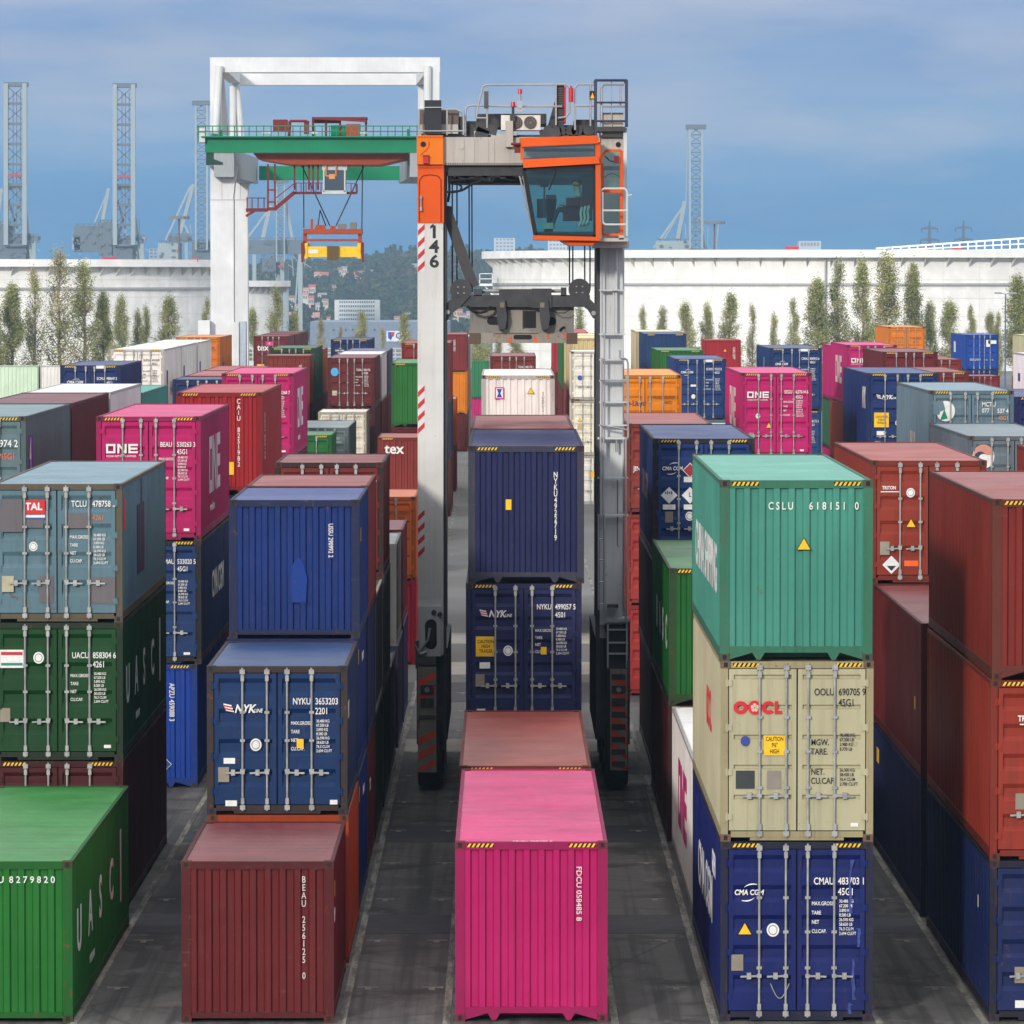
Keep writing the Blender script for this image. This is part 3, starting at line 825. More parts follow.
# ---- first row right of the middle
X = 4.66
c = container(X, 81.3, 0, L40, H, 'door', C_CMA, 'royal blue container on the ground under the beige one with a red logo', 2, 0.3, dx=0, frame=(44, 48, 74))
cma_logo(c, -1.0, H - 0.82, 0.44); c.number('CMAU', '483703 1', '45G1', z=H - 0.64); c.tri(0.24, -0.83, H - 1.4); c.seal(-0.38, H - 1.42, 0.1); c.plate(-0.95, 0.95)
rsc = random.Random(4)
for (sx_, z0_, z1_) in ((0.86, 1.75, 2.6), (0.9, 0.35, 1.0), (0.84, 0.12, 0.3), (0.99, 1.2, 1.5)):
    zs = [z0_ + (z1_ - z0_) * k / 7 for k in range(8)]
    le = [(sx_ + rsc.uniform(-.03, .0), zz) for zz in zs]; ri = [(x_ + rsc.uniform(.02, .075), zz) for x_, zz in le]
    c.patch(le + ri[::-1], plain((52, 70, 134), 0.7, vary=0.4, scale=8), 0.0001, 0, name='scuff', out=-0.002)
c.text('CMA CGM', 1.1, 9.5, 1.5, face='left', bold=0.02, sx=1.2); c.text('GREEN', 0.55, 3.5, 2.2, face='left')
b = MB(); pts = [(-0.42 + 0.3 * k / 10, -0.05, 0.62 - 0.24 * math.sin(math.pi * k / 10)) for k in range(11)]
b.path(pts, 0.008, 5); child('seal_wire', b.mesh('seal_wire'), STEEL, c.lh, Matrix.Identity(4))
c = container(X, 81.3, H, L40, H, 'door', C_BEIGE, 'beige container with a red logo on its doors, middle of the near right stack', 2, 0.25, style='groove', dx=0, frame=(178, 168, 134))
RD = REDM
def ring_letter(cx, cz, a0, a1, ro=0.106, ri=0.05):
    Q = []; n = 16
    for k in range(n):
        t0, t1 = R(a0 + (a1 - a0) * k / n), R(a0 + (a1 - a0) * (k + 1) / n)
        Q.append([(ri * math.cos(t0), ri * .85 * math.sin(t0)), (ro * 1.08 * math.cos(t0), ro * math.sin(t0)), (ro * 1.08 * math.cos(t1), ro * math.sin(t1)), (ri * math.cos(t1), ri * .85 * math.sin(t1))])
    blocks('logo', Q, RD, c.lh, plane_mtx('front', cx, cz, 0, 0, 0.001))
ring_letter(-0.905, H - 0.745, 0, 360); ring_letter(-0.455, H - 0.745, 42, 318)
blocks('logo', [(0, 0.055, -0.104, 0.104), (0.055, 0.12, -0.104, -0.05)], RD, c.lh, plane_mtx('front', -0.36, H - 0.745, 0, 0, 0.001))
c.disc(0.105, RD, -0.68, H - 0.745, name='logo')
for k in range(5):
    a = R(90 + 72 * k)
    c.disc(0.027, plain((220, 190, 170)), -0.68 + 0.038 * math.cos(a), H - 0.745 + 0.04 * math.sin(a), name='logo', out=0.005)
c.number('OOLU', '690705 9', '45G1', mat=BLKL, data=False); c.text('MGW.\nTARE.', 0.14, 0.22, H - 1.38, mat=BLKL, sx=0.75, line=1.05); c.text('NET.\nCU.CAP.', 0.14, 0.22, H - 1.85, mat=BLKL, sx=0.75, line=1.05)
c.text('30.480 KG\n67.200 LB\n3.980 KG\n8.770 LB', 0.075, 0.68, H - 1.3, mat=BLKL, sx=0.75, line=1.0); c.text('26.500 KG\n58.430 LB\n76.4 CU.M\n2.700 CU.FT', 0.075, 0.68, H - 1.86, mat=BLKL, sx=0.75, line=1.0)
c.seal(-0.83, H - 1.28, 0.075); c.disc(0.075, plain((50, 70, 150)), -0.83, H - 1.28, out=0.007, name='round_sticker')
c.caution(-0.36, H - 1.35, 0.34, 0.32, "CAUTION\n9'6\"\nHIGH"); c.rect(0.3, 0.29, plain((48, 54, 56)), -0.83, H - 1.9); c.rect(0.22, 0.29, plain((140, 132, 122), 0.5, 0.3), -0.37, H - 1.9, name='data_plate'); c.rect(0.12, 0.06, WHITE, 0.92, 0.27)
c.text('OOCL', 0.9, 6.0, 1.7, face='left', mat=RD, bold=0.03)
c = container(X, 81.3, 2 * H, L40, H, 'blank', C_TEAL, 'teal container with a warning triangle on its end, top of the near right stack', 2, 0.35, dx=-0.02, frame=(72, 132, 108))
c.text('C S L U', 0.17, -0.45, H - 0.42, sx=0.74); c.text('6 1 8 1 5 1', 0.17, 0.2, H - 0.42, sx=0.8); c.text('0', 0.17, 0.93, H - 0.42, sx=0.8); c.tri(0.24, 0.12, H - 1.02, out=0.01)
c.text('CHINA SHIPPING', 1.1, 10.5, 1.35, face='left', bold=0.02, sx=1.1)
c = container(4.72, 94.9, 0, L40, H, 'blank', (226, 220, 216), 'white container with magenta side letters on the ground behind the royal blue one', 1, 0.2, dx=0)
one_logo(c, 8.2, 0.85, 4.6, face='left', mat=MAG, sub=False)
hidden(X, 107.4, 0, L40, H, (84, 32, 34), 'dark red container on the ground under the green one with dim side letters', 1)
c = container(X, 107.4, H, L40, H, 'blank', (26, 112, 46), 'green container with dim side letters right of the carrier, on a dark red one', 2, 0.25, dx=0, frame=(52, 84, 44))
for k, ch in enumerate('UASC'):
    c.text(ch, 1.0, 9.0 - k * 2.25, 1.4, face='left', bold=0.02, sx=1.3)
hidden(X + 0.08, 121.9, 0, L40, S, (78, 32, 34), 'dark red container at the bottom under the blue one with hazard placards', 1)
hidden(X + 0.08, 121.9, S, L40, S, (52, 40, 56), 'dark plum container under the blue one with hazard placards', 1)
c = container(X + 0.08, 121.9, 2 * S, L40, H, 'door', (28, 68, 130), 'blue container with hazard placards on its doors, behind the teal one', 2, 0.35, dx=0, frame=(46, 42, 50))
cma_logo(c, -1.0, H - 0.72, 0.46); c.diamond(0.36, plain((170, 40, 60)), -0.33, H - 0.76); c.rect(0.3, 0.13, WHITE, -0.33, H - 0.98)
c.diamond(0.4, plain((225, 228, 232)), -0.83, H - 1.36); c.diamond(0.4, plain((225, 228, 232)), -0.33, H - 1.36); c.rect(0.3, 0.12, WHITE, -0.83, H - 1.64); c.rect(0.3, 0.12, WHITE, -0.33, H - 1.64)
for k in range(4):
    c.rect(0.03, 0.05 + 0.03 * (k % 2), plain((60, 70, 90)), -0.92 + 0.05 * k, H - 1.3, out=0.006)
c.text('L', 0.16, -0.36, H - 1.35, mat=BLKL, bold=0.02, out=0.012)
c.plate(-0.83, H - 1.88); c.seal(-0.34, H - 1.86, 0.1)
c.text('CMA CGM', 0.9, 9.5, 1.5, face='left', bold=0.02, sx=1.2, mat=plain((150, 120, 130)))
hidden(X, 145.2, 0, L40, S, (176, 60, 58), 'red container at the bottom of the stack seen along the right carrier leg', 1)
hidden(X, 145.2, S, L40, S, (176, 70, 62), 'light red container in the middle of the stack along the right carrier leg', 1)
c = container(X, 145.2, 2 * S, L40, S, 'door', (152, 68, 56), 'rust container with a faded roof between the right carrier leg and blue placarded one', 2, 0.5, dx=0)
c.text('JINDO', 0.2, -1.02, 1.3)
t = stack(X, 170, L40, [(H, 'door', C_BROWN, None, 0), (H, 'door', C_GREY, None, 0), (H, 'door', C_ORANGE, 'bright orange container with black writing and a yellow triangle by the right carrier leg', 2)], 'bright orange one with black writing', 0.3)
c = t[-1]; c.text('Hapag-Lloyd', 0.24, -1.0, H - 0.95, mat=plain((40, 50, 90)), bold=0.02, sx=0.85); c.number('HLXU', '827629 2', '45G1', mat=plain((130, 70, 20)), data=False, z=H - 0.75)
c.tri(0.26, -0.72, H - 2.02); c.rect(0.85, 0.5, YELLOW, 0.62, H - 1.95, out=0.0005); c.text('30480 KG\n3890 KG', 0.13, 0.3, H - 1.92, mat=plain((90, 70, 30)), line=1.5, out=0.008)
t = stack(X, 268, L20, [(S, 'door', C_WHITE, None, 2), (H, 'door', (232, 226, 206), 'cream container with flat rusty doors, middle of the tall stack beside the right leg', 2), (S, 'door', (236, 230, 216), 'off white container with a blue dot, top of the tall stack beside the right leg', 2)], 'off white one with a blue dot', 0.8)
t[-1].disc(0.12, plain((60, 80, 170)), -0.75, 1.2); t[1].tri(0.24, -0.75, 1.9); t[1].rect(0.24, 0.3, plain((200, 180, 130)), -0.75, 1.5); t[0].rect(0.35, 0.3, YELLOW, -0.1, 1.6)
for k, yy in enumerate((275.5, 288.1)):
    stack(X, yy, L40, [(H, 'blank', (122, 60, 56), None, 0), (H, 'blank', (160, 84, 80), None, 1), (H, 'blank', (226, 208, 160), ('cream container whose side shows left of the off white stack', 'buff container farther along the cream side left of the off white stack')[k], 1)], ('cream one', 'buff one')[k] + ' beside the off white stack')
for k, yy in enumerate((312, 325)):
    stack(X, yy, L40, [(S, 'blank', C_BROWN, None, 0), (S, 'blank', (128, 60, 56), None, 1), (H, 'blank', (60, 130, 70), ('green container far back whose side shows below the spreader', 'second green container far back below the spreader')[k], 1)], ('green one below the spreader', 'second green one below the spreader')[k])
for k, yy in enumerate((362, 375)):
    stack(X, yy, L40, [(S, 'blank', C_BROWN, None, 0), (S, 'blank', C_BROWN, None, 1), (H, 'blank', (196, 52, 70), ('crimson container far back whose side shows below the spreader', 'second crimson container far back below the spreader')[k], 1)], ('crimson one below the spreader', 'second crimson one below the spreader')[k])

# ---- second row on the right
X = 8.97
c = container(X, 81.3, 0, L40, S, 'door', (34, 52, 104), 'blue container on the ground at the near right corner under a rust one', 2, 0.4, dx=0, frame=(42, 44, 62))
c.plate(-0.72, 0.75); c.rect(0.25, 0.12, WHITE, -0.68, 0.28); c.rect(0.1, 0.2, WHITE, 2.0, 1.7, face='left')
c = container(X, 81.3, S, L40, H, 'door', (164, 66, 48), 'rust container with small white writing on its doors, middle of the near right corner stack', 2, 0.4, dx=0)
c.text('TRITON', 0.13, -0.78, H - 0.62, bold=0.03); c.rect(0.5, 0.02, WHITE, -0.5, H - 0.71); c.plate(-0.72, 0.95)
c = container(X, 81.3, S + H, L40, H, 'blank', (142, 54, 44), 'brown container with a blank end, top of the near right corner stack', 2, 0.5, dx=0.02, frame=(120, 62, 50))
container(X, 94.7, 0, L40, S, 'blank', (36, 44, 84), 'navy container on the ground with a yellow sticker on its side by the right lane', 1, 0.3).rect(0.6, 0.3, YELLOW, 11.0, 2.0, face='left')
c = container(X, 94.7, S, L40, H, 'blank', (118, 44, 44), 'dark red container on the navy one with a weathered roof by the right lane', 1, 0.6)
c.rect(0.15, 0.25, YELLOW, 1.4, 1.3, face='left')
hidden(8.9, 107.2, 0, L40, S, C_MAROON, 'dark red container at the bottom of the stack with the hazard diamond')
hidden(8.9, 107.2, S, L40, H, C_BROWN, 'brown container under the rust one with the hazard diamond')
c = container(8.9, 107.2, S + H, L40, S, 'door', (158, 68, 50), 'rust container with a hazard diamond and yellow triangle on its doors', 2, 0.45, dx=0)
c.text('TRITON', 0.1, -0.98, S - 0.58, bold=0.03); c.rect(0.42, 0.02, WHITE, -0.8, S - 0.66); c.seal(-0.38, S - 0.68, 0.09); c.tri(0.22, -0.37, S - 1.32)
c.rect(0.2, 0.28, plain((150, 145, 130), 0.5, .3), -0.92, S - 1.85, name='data_plate'); c.diamond(0.38, plain((220, 222, 226)), -0.78, S - 2.2); c.patch([(-.1, 0), (0, -.11), (.1, 0)], BLKL, -0.78, S - 2.22, out=0.007, name='placard'); c.rect(0.3, 0.12, plain((235, 100, 30)), -0.36, S - 2.17, name='placard')
t = stack(9.25, 174, L40, [(H, 'door', C_BROWN, None, 0), (H, 'door', C_NYKU, None, 0), (H, 'door', (206, 34, 124), 'pink container with a square white logo and yellow triangle, right of the carrier', 2)], 'pink one with a yellow triangle', 0.1)
pink_one(t[-1], ('SEGU', '627614 6')); t[-1].tri(0.22, -0.25, 1.1); t[-1].disc(0.08, WHITE, -0.62, 1.42)
one_logo(t[-1], 8.3, 0.95, 4.6, face='left', mat=plain((236, 205, 200)), sub=False); t[-1].rect(0.16, 0.5, plain((150, 140, 150), 0.5, .3), -0.85, 0.6)
stack(9.35, 232, L20, [(S, 'door', C_BROWN, None, 0), (S, 'door', (176, 196, 206), 'light blue roofed container low in front of the blue one with white writing', 1)], 'light blue roofed one')
t = stack(9.3, 243, L40, [(S, 'door', C_BROWN, None, 0), (S, 'door', C_GREY, None, 0), (H, 'door', (36, 74, 134), 'blue container with white writing between the bright orange and pink ones', 2)], 'blue one between orange and pink', 0.25)
cma_logo(t[-1], -0.95, 2.25, 0.55); t[-1].number('ECMU', '953213', '45G1', z=2.4); t[-1].rect(0.38, 0.12, WHITE, 0.42, 2.8); t[-1].rect(0.26, 0.1, WHITE, -0.35, 1.62); t[-1].disc(0.1, WHITE, -0.35, 1.1)
stack(9.3, 272, L40, [(S, 'door', C_BROWN, None, 0), (S, 'door', C_GREY, None, 0), (H, 'blank', (48, 126, 58), 'mid green container between two blue ones far back on the right', 1)], 'mid green one far back')
stack(9.3, 297, L40, [(H, 'door', C_BROWN, None, 0), (H, 'door', C_GREY, None, 0), (H, 'blank', (48, 82, 130), 'steel blue container with a corrugated end before the white tank', 1)], 'steel blue one before the tank')
stack(9.1, 309.6, L40, [(H, 'door', C_BROWN, None, 0), (H, 'door', C_GREY, None, 0), (H, 'blank', (226, 212, 178), 'cream container behind the steel blue one before the white tank', 1)], 'cream one behind the steel blue one')

# ---- third row on the right
X = 13.35
stack(13.95, 121, L20, [(S, 'door', C_BROWN, None, 0), (S, 'door', C_NYKU, None, 0), (S, 'door', C_RUST, 'rust container cut by the right picture edge in front of the grey ones', 1)], 'rust one at the picture edge')
t = stack(X, 133.7, L40, [(S, 'door', C_BROWN, None, 0), (S, 'door', C_GREY, None, 0), (S, 'door', (124, 136, 144), 'slate grey container with a round white and red emblem, lower of the two grey ones', 2)], 'slate grey one with a round emblem', 0.5)
t[-1].disc(0.29, WHITE, -0.82, 2.05); t[-1].patch([(0.27 * math.cos(a * .314), 0.28 * math.sin(a * .314)) for a in range(0, 11)], plain((206, 140, 122)), -0.82, 2.09, out=0.006); t[-1].disc(0.17, plain((46, 60, 84)), -0.9, 2.0, out=0.009); t[-1].disc(0.13, WHITE, -0.82, 1.98, out=0.012)
t = stack(13.4, 146.5, L40, [(H, 'door', C_BROWN, None, 0), (H, 'door', C_NYKU, None, 0), (H, 'door', (124, 148, 160), 'grey container with a round white and green emblem on its doors', 2)], 'grey one with a green emblem', 0.7)
c = t[-1]; c.disc(0.27, WHITE, -0.74, 2.3, name='logo'); c.patch([(-.3, .28), (-.02, .3), (.05, .05), (-.1, -.02), (-.12, -.1), (-.3, -.1)], paint((124, 148, 160), 0.5), -0.8, 2.3, out=0.006, name='logo')
c.patch([(-.12, -.2), (.1, -.15), (0, .12)], plain((20, 130, 90)), -0.78, 2.24, out=0.009, name='logo')
c.text('MCTU\n077', 0.18, 0.3, 2.4); c.text('537 4', 0.18, 0.74, 2.3); c.text('45G1', 0.16, 0.78, 2.1, mat=plain((220, 150, 100)))
for k in range(4):
    c.rect(0.16, 1.3, plain((210, 190, 180)), 5.2 + 0.5 * k, 0.9, face='left', out=-0.001, name='lettering')
t = stack(13.5, 173.5, L40, [(H, 'door', C_BROWN, None, 0), (H, 'door', C_BRK, None, 0), (H, 'door', (36, 66, 124), 'dark blue container with a large yellow sheet on its doors, left of the grey ones', 2)], 'dark blue one with a large yellow sheet', 0.15)
nyk_logo(t[-1], -0.9, 2.1); t[-1].caution(-0.72, 1.3, 0.5, 0.5); t[-1].seal(-0.15, 1.2, 0.1); t[-1].rect(0.26, 0.14, WHITE, -0.75, 0.85); t[-1].plate(-0.85, 0.45); t[-1].text('NYK', 1.0, 2.4, 2.0, face='left', bold=0.03, shear=0.2)
t = stack(13.4, 236, L40, [(H, 'door', C_BROWN, None, 0), (H, 'door', (50, 88, 140), None, 1), (H, 'door', (34, 72, 126), 'blue container with a white bar on top, behind the pink one with a triangle', 2)], 'blue one with a white bar', 0.25)
cma_logo(t[-1], -0.95, 2.15, 0.55); t[-1].number('CMAU', '830915 6', '45G1', z=2.4); t[-1].rect(0.4, 0.12, WHITE, 0.42, 2.8); t[-1].patch([(-.2, -.4), (0, -.4), (.2, .4), (0, .4)], WHITE, 5, 2.0, face='left', out=-0.001)
t[1].number('CMAU', '488175 5', '45G1', z=2.4)
t = stack(14.6, 343, L20, [(S, 'door', C_BROWN, None, 0), (S, 'door', C_GREY, None, 0), (S, 'blank', (186, 50, 60), 'red container with a small yellow mark before the white tank and poplars', 1)], 'red one before the tank')
t[-1].tri(0.25, 0.15, 1.9, out=0.01); t[-1].text('CAIU 2277', 0.22, 0.75, 2.1, rot=1)

# ---- rows farther to the right
stack(17.72, 165, L40, [(S, 'door', C_BROWN, None, 0), (S, 'door', C_GREY, None, 0), (H, 'door', (40, 52, 116), 'navy container cut by the right picture edge beside the grey emblem one', 1)], 'navy one at the picture edge')
stack(17.75, 209, L40, [(S, 'door', C_BROWN, None, 0), (S, 'door', C_GREY, None, 0), (H, 'door', (138, 56, 54), 'brown container with door rods directly behind the dark blue yellow sheet one', 1)], 'brown one behind the yellow sheet')
t = stack(17.75, 224, L40, [(H, 'door', C_BROWN, None, 0), (H, 'door', C_GREY, None, 0), (H, 'door', (124, 42, 50), 'plum red container with hazard corners in front of the far pink one', 2)], 'plum red one before the far pink one', 0.3)
t[-1].text('GATU 840612 8', 0.2, 0.3, 2.0)
t = stack(17.72, 247, L40, [(H, 'door', C_BROWN, None, 0), (H, 'door', (168, 76, 54), None, 1), (H, 'door', (206, 36, 126), 'pink container with pale side lettering, standing on a rust one near the poplars', 2)], 'pink one standing near the poplars', 0.1)
pink_one(t[-1], ('SEGU', '811922 0')); one_logo(t[-1], 8.3, 0.95, 4.6, face='left', mat=plain((236, 205, 200)), sub=False)
t = stack(18.35, 264, L40, [(H, 'blank', (206, 36, 126), None, 1), (S, 'door', (70, 120, 90), None, 1), (H, 'blank', (202, 44, 124), 'pink container edge showing between the white bar blue one and the far pink one', 1)], 'pink edge beside the white bar')
for q in (t[0], t[2]):
    for k in range(5):
        q.rect(0.18, 0.22, WHITE, -0.95, 2.3 - 0.35 * k, out=0.01)
t = stack(23.4, 211, L40, [(H, 'door', C_BROWN, None, 0), (H, 'door', (70, 74, 130), None, 0), (H, 'blank', (236, 226, 230), 'white container with a small blue label on its side, cut by the right picture edge', 1)], 'white one at the picture edge', 0.2)
t[-1].rect(0.9, 0.35, PURP, 9.5, 1.85, face='left', out=-0.001)
stack(22.1, 261, L40, [(S, 'door', C_BROWN, None, 0), (S, 'door', C_GREY, None, 0), (S, 'door', (146, 62, 54), 'brown container with two door rods showing right of the plum red one', 1)], 'brown one right of the plum red one')
t = stack(26.7, 340, L40, [(H, 'door', C_BROWN, None, 0), (H, 'door', C_GREY, None, 0), (H, 'door', (236, 146, 40), 'orange container with dim lettering highest before the tall poplars', 2)], 'orange one before the tall poplars', 0.3)
t[-1].text('Hapag-Lloyd', 0.3, -1.0, 1.95, mat=plain((190, 110, 30))); t[-1].text('HLXU\n45G1', 0.25, 0.4, 2.0, mat=plain((150, 80, 30)))
stack(32.9, 352, L20, [(S, 'door', C_BROWN, None, 0), (S, 'door', (150, 50, 60), 'cherry red container with door rods under the vivid far blue one', 1)], 'cherry red one')
t = stack(35.0, 375, L40, [(S, 'door', C_BROWN, None, 0), (S, 'door', (40, 60, 130), None, 1), (S, 'door', (18, 84, 176), 'vivid blue container with white label on its side, far right before the tank', 2)], 'vivid far blue one', 0.2)
t[-1].rect(1.6, 0.8, WHITE, 9.0, 1.6, face='left', out=-0.001); t[-1].rect(0.3, 0.5, WHITE, 0.45, 1.95); t[-1].rect(0.6, 0.25, WHITE, 0.75, 2.05); t[-1].text('OOLU 211', 0.22, -0.9, 0.75)
t = stack(36.2, 340, L40, [(S, 'door', C_BROWN, None, 0), (S, 'door', (110, 44, 48), None, 1), (H, 'blank', (216, 214, 178), 'pale olive container with yellow edges and a red mark, far right', 1)], 'pale olive one far right', 0.3)
t[-1].rect(0.5, 0.3, REDM, -0.4, 1.75, out=0.01)
# low lots seen through the carrier's legs
q = container(0, 0, 0, L40, H, 'blank', (70, 150, 104), 'mint green container standing sideways far back beside the white emblem one', 1, 0.3, dx=0)
q.root.rotation_euler.z = -math.pi / 2; q.root.location = (-13.5, 398, S)
q = container(0, 0, 0, L40, S, 'blank', (204, 50, 130), 'pink container standing sideways far back under the mint green one', 1, 0.3, dx=0)
q.root.rotation_euler.z = -math.pi / 2; q.root.location = (-13.5, 398, 0)
# ------------------------------------------------------------------ the straddle carrier
LEGW = paint((208, 208, 204), 0.25, 0.45, dirt=0.3)
LEGG = paint((198, 201, 202), 0.35, 0.5, dirt=0.4)
BEAMW = paint((206, 200, 192), 0.3, 0.5, dirt=0.45)
ORNG = paint((244, 108, 14), 0.1, 0.42, dirt=0.1)
ORNG2 = paint((248, 140, 20), 0.1, 0.42, dirt=0.1)
MACH = plain((54, 55, 58), 0.6, 0.0, 0.4, 0.3, 4)
MACH2 = plain((78, 76, 74), 0.6, 0.0, 0.4, 0.3, 4)
RAILM = plain((168, 170, 172), 0.4, 0.5)
RUBBER = plain((26, 26, 27), 0.85)
REDL = plain((190, 25, 40), 0.25, 0, 0.6)
REDST = plain((196, 40, 52), 0.6)
ORST = plain((224, 84, 46), 0.65)
DIRTYW = paint((172, 166, 155), 1.0, 0.6, dirt=0.6)
SPW = paint((156, 152, 146), 0.7, 0.55, dirt=0.6)

YF, YR = 118.3, 126.6           # front and rear faces of the legs
carrier = thing('straddle_carrier', 'tall orange and white straddle carrier with glazed cab standing over the middle container row', 'straddle carrier',
                (at(522, 790, 122).x, 122.5, 0))

def PX(x, y, Y=YF):
    return at(x, y, Y)
def bx(b, x0, y0, x1, y1, Y0, Y1, ref=None):
    """box whose face was measured at (x0,y0)-(x1,y1) in the photograph, at depth ref, spanning Y0..Y1"""
    p, q = at(x0, y0, ref or Y0), at(x1, y1, ref or Y0)
    return b.box(p.x, q.x, Y0, Y1, q.z, p.z)
def seg(*pts, Y=YF):
    return [tuple(at(x, y, Y)) for x, y in pts]

def leg(x0, x1, ytop, ybot, Y0, mat):
    b = MB(); bx(b, x0, ytop, x1, ybot, Y0, Y0 + 1.05, YF if Y0 < YF + 1 else None)
    return b.build('leg', mat, carrier)
ll = leg(417.5, 443.5, 223, 655, YF, LEGW)
lr = leg(600, 622.5, 247, 625, YF + 0.1, LEGG)
ll2 = leg(417.5, 443.5, 165, 655, YR, LEGW)
lr2 = leg(600, 624, 165, 655, YR, LEGG)
# left leg details
b = MB(); b.m = 1; bx(b, 416.9, 135.5, 443.3, 164.5, YF - 0.12, YF + 1.1, YF); b.m = 0; bx(b, 417.4, 164.6, 444, 222.9, YF - 0.03, YF + 1.08, YF)
for k in range(9):
    p = at(419 + k * 2.9, 167, YF); b.box(p.x - .018, p.x + .018, YF - 0.07, YF - 0.02, p.z - .02, p.z + .02)
    p = at(419 + k * 2.9, 137, YF); b.box(p.x - .015, p.x + .015, YF - 0.15, YF - 0.11, p.z - .015, p.z + .02)
head = b.build('leg_head', [ORNG, ORNG2], carrier)
b = MB(); p = at(423.3, 144.4, YF); b.tube((p.x, YF - 0.13, p.z), (p.x, YF - 0.10, p.z), 0.065, 14); b.build('hole', BLACK, head)
b = MB(); b.path(seg((429, 141.5), (429, 145.5), (426.5, 149.5), (420, 155), Y=YF - 0.125), 0.012); b.build('rib', ORNG, head)
b = MB(); bx(b, 423.2, 156, 428.5, 163.5, YF - 0.22, YF - 0.12, YF); b.build('tail_light', REDL, head)
b = MB(); bx(b, 422.8, 155.2, 428.9, 156.2, YF - 0.25, YF - 0.12, YF); b.build('light_bracket', MACH2, head)
b = MB(); pts = seg((419.5, 222), (419.5, 180), (423, 175.8), (430, 174.6), (438, 176), (441, 180), (441, 222), Y=YF - 0.035)
b.path(pts, 0.012); b.build('panel_seam', paint((150, 60, 20), 0.4), head)
b = MB(); b.path(seg((421, 198), (421, 209), Y=YF - 0.1), 0.018); bx(b, 420, 196, 422, 199, YF - .12, YF - .03, YF); bx(b, 420, 207.5, 422, 211, YF - .12, YF - .03, YF); b.build('handle', STEEL, head)
def leg_text(par, s, x, y, size):
    me = text_mesh(s, size, 0.03, 0, 1.12, 'CENTER')
    p = at(x, y, YF)
    m = plane_mtx('front', p.x, p.z); m.translation.y = YF - 0.004
    o = child('lettering', me, plain((38, 38, 42)), par)
    o.matrix_basis = Matrix.Translation(-carrier.location) @ m
p = at(434, 231, YF); b = MB(); b.prism([(p.x - .005, p.z + .175), (p.x - .005, p.z + .1), (p.x - .09, p.z + .05), (p.x - .09, p.z + .115)], 'y', YF - 0.0045, YF - 0.001); b.build('lettering', plain((38, 38, 42)), ll)
for i, ch in enumerate('146'):
    leg_text(ll, ch, 434.2, 232.5 + 14.7 * i, 0.4)
def stripes(x0, x1, ys, par, mat, rise, hgt, Y):
    b = MB()
    for y in ys:
        P = [at(x0, y + rise, Y), at(x1, y, Y), at(x1, y + hgt, Y), at(x0, y + rise + hgt, Y)]
        b.prism([(p.x, p.z) for p in P], 'y', Y - 0.004, Y)
    return b.build('warning_stripe', mat, par)
WST = plain((214, 214, 212), 0.6)
for y0 in (223.5, 385, 509):
    b = MB(); bx(b, 418, y0, 424.6, y0 + 48, YF - 0.003, YF, YF); b.build('stripe_backing', WST, ll)
    stripes(418, 424.6, [y0 + 0.5 + 12.2 * k for k in range(4)], ll, REDST, 6.4, 5.2, YF - 0.004)
# inner rails with chains, both sides
b = MB(); bx(b, 443.6, 166, 446.2, 765, YF + 0.1, YF + 0.9, YF); b.build('guide_rail', MACH, carrier)
b = MB(); bx(b, 443.6, 166, 447.3, 690, YR, YR + 0.8); b.build('guide_rail', MACH, carrier)
b = MB(); bx(b, 596.4, 247, 599.8, 735, YF + 0.1, YF + 0.9, YF); b.build('guide_rail', MACH, carrier)
b = MB(); bx(b, 595, 166, 599.8, 690, YR, YR + 0.8); b.build('guide_rail', MACH, carrier)
# lower bogies: machinery above the wheels
for side, (x0, x1) in (('l', (416.5, 437.5)), ('r', (608, 630))):
    b = MB(); bx(b, x0, 655 if side == 'l' else 622, x1, 745, YF + 0.15, YR + 1.0, YF)
    if side == 'l':
        bx(b, 437.4, 650, 447.2, 742, YF + 0.6, YR + 0.8, YF)
    else:
        bx(b, 596, 640, 608.2, 742, YF + 0.6, YR + 0.8, YF)
    b.build('side_beam', MACH, carrier)
# left leg foot with a slot, valves and hoses
b = MB(); bx(b, 418.3, 606, 441, 656, YF - 0.1, YF, YF); foot = b.build('leg_foot', LEGG, carrier)
b = MB()
o = [(425 + (6 + 6 * math.cos(t)), 633 + (-8 if math.sin(t) > 0 else 10) - 6 * math.sin(t)) for t in [2 * math.pi * k / 20 for k in range(20)]]
b.prism([(at(x, y, YF).x, at(x, y, YF).z) for x, y in o], 'y', YF - 0.106, YF - 0.101); b.build('slot', BLACK, foot)
b = MB(); b.path(seg((416, 652), (422, 648), (428, 640), (430, 628), Y=YF - 0.16), 0.035); b.path(seg((414.5, 645), (420, 654), (427, 652), Y=YF - 0.18), 0.04)
b.build('hose', STEEL, foot)
b = MB()
for x, y in ((434, 612), (440, 614)):
    p = at(x, y, YF); b.tube((p.x, YF - 0.14, p.z), (p.x, YF - 0.1, p.z), 0.06, 10)
b.build('bolt', MACH, foot)
# right leg foot: framed opening with rungs
b = MB(); bx(b, 606, 618, 628, 622, YF - 0.1, YF + 0.6, YF)
for y in (622, 629, 642, 653):
    bx(b, 607, y, 628, y + 1.4, YF - 0.05, YF + 0.1, YF)
bx(b, 607, 618, 608.6, 668, YF - 0.06, YF + 0.1, YF); bx(b, 626, 618, 627.6, 668, YF - 0.06, YF + 0.1, YF)
b.build('step_frame', LEGG, carrier)
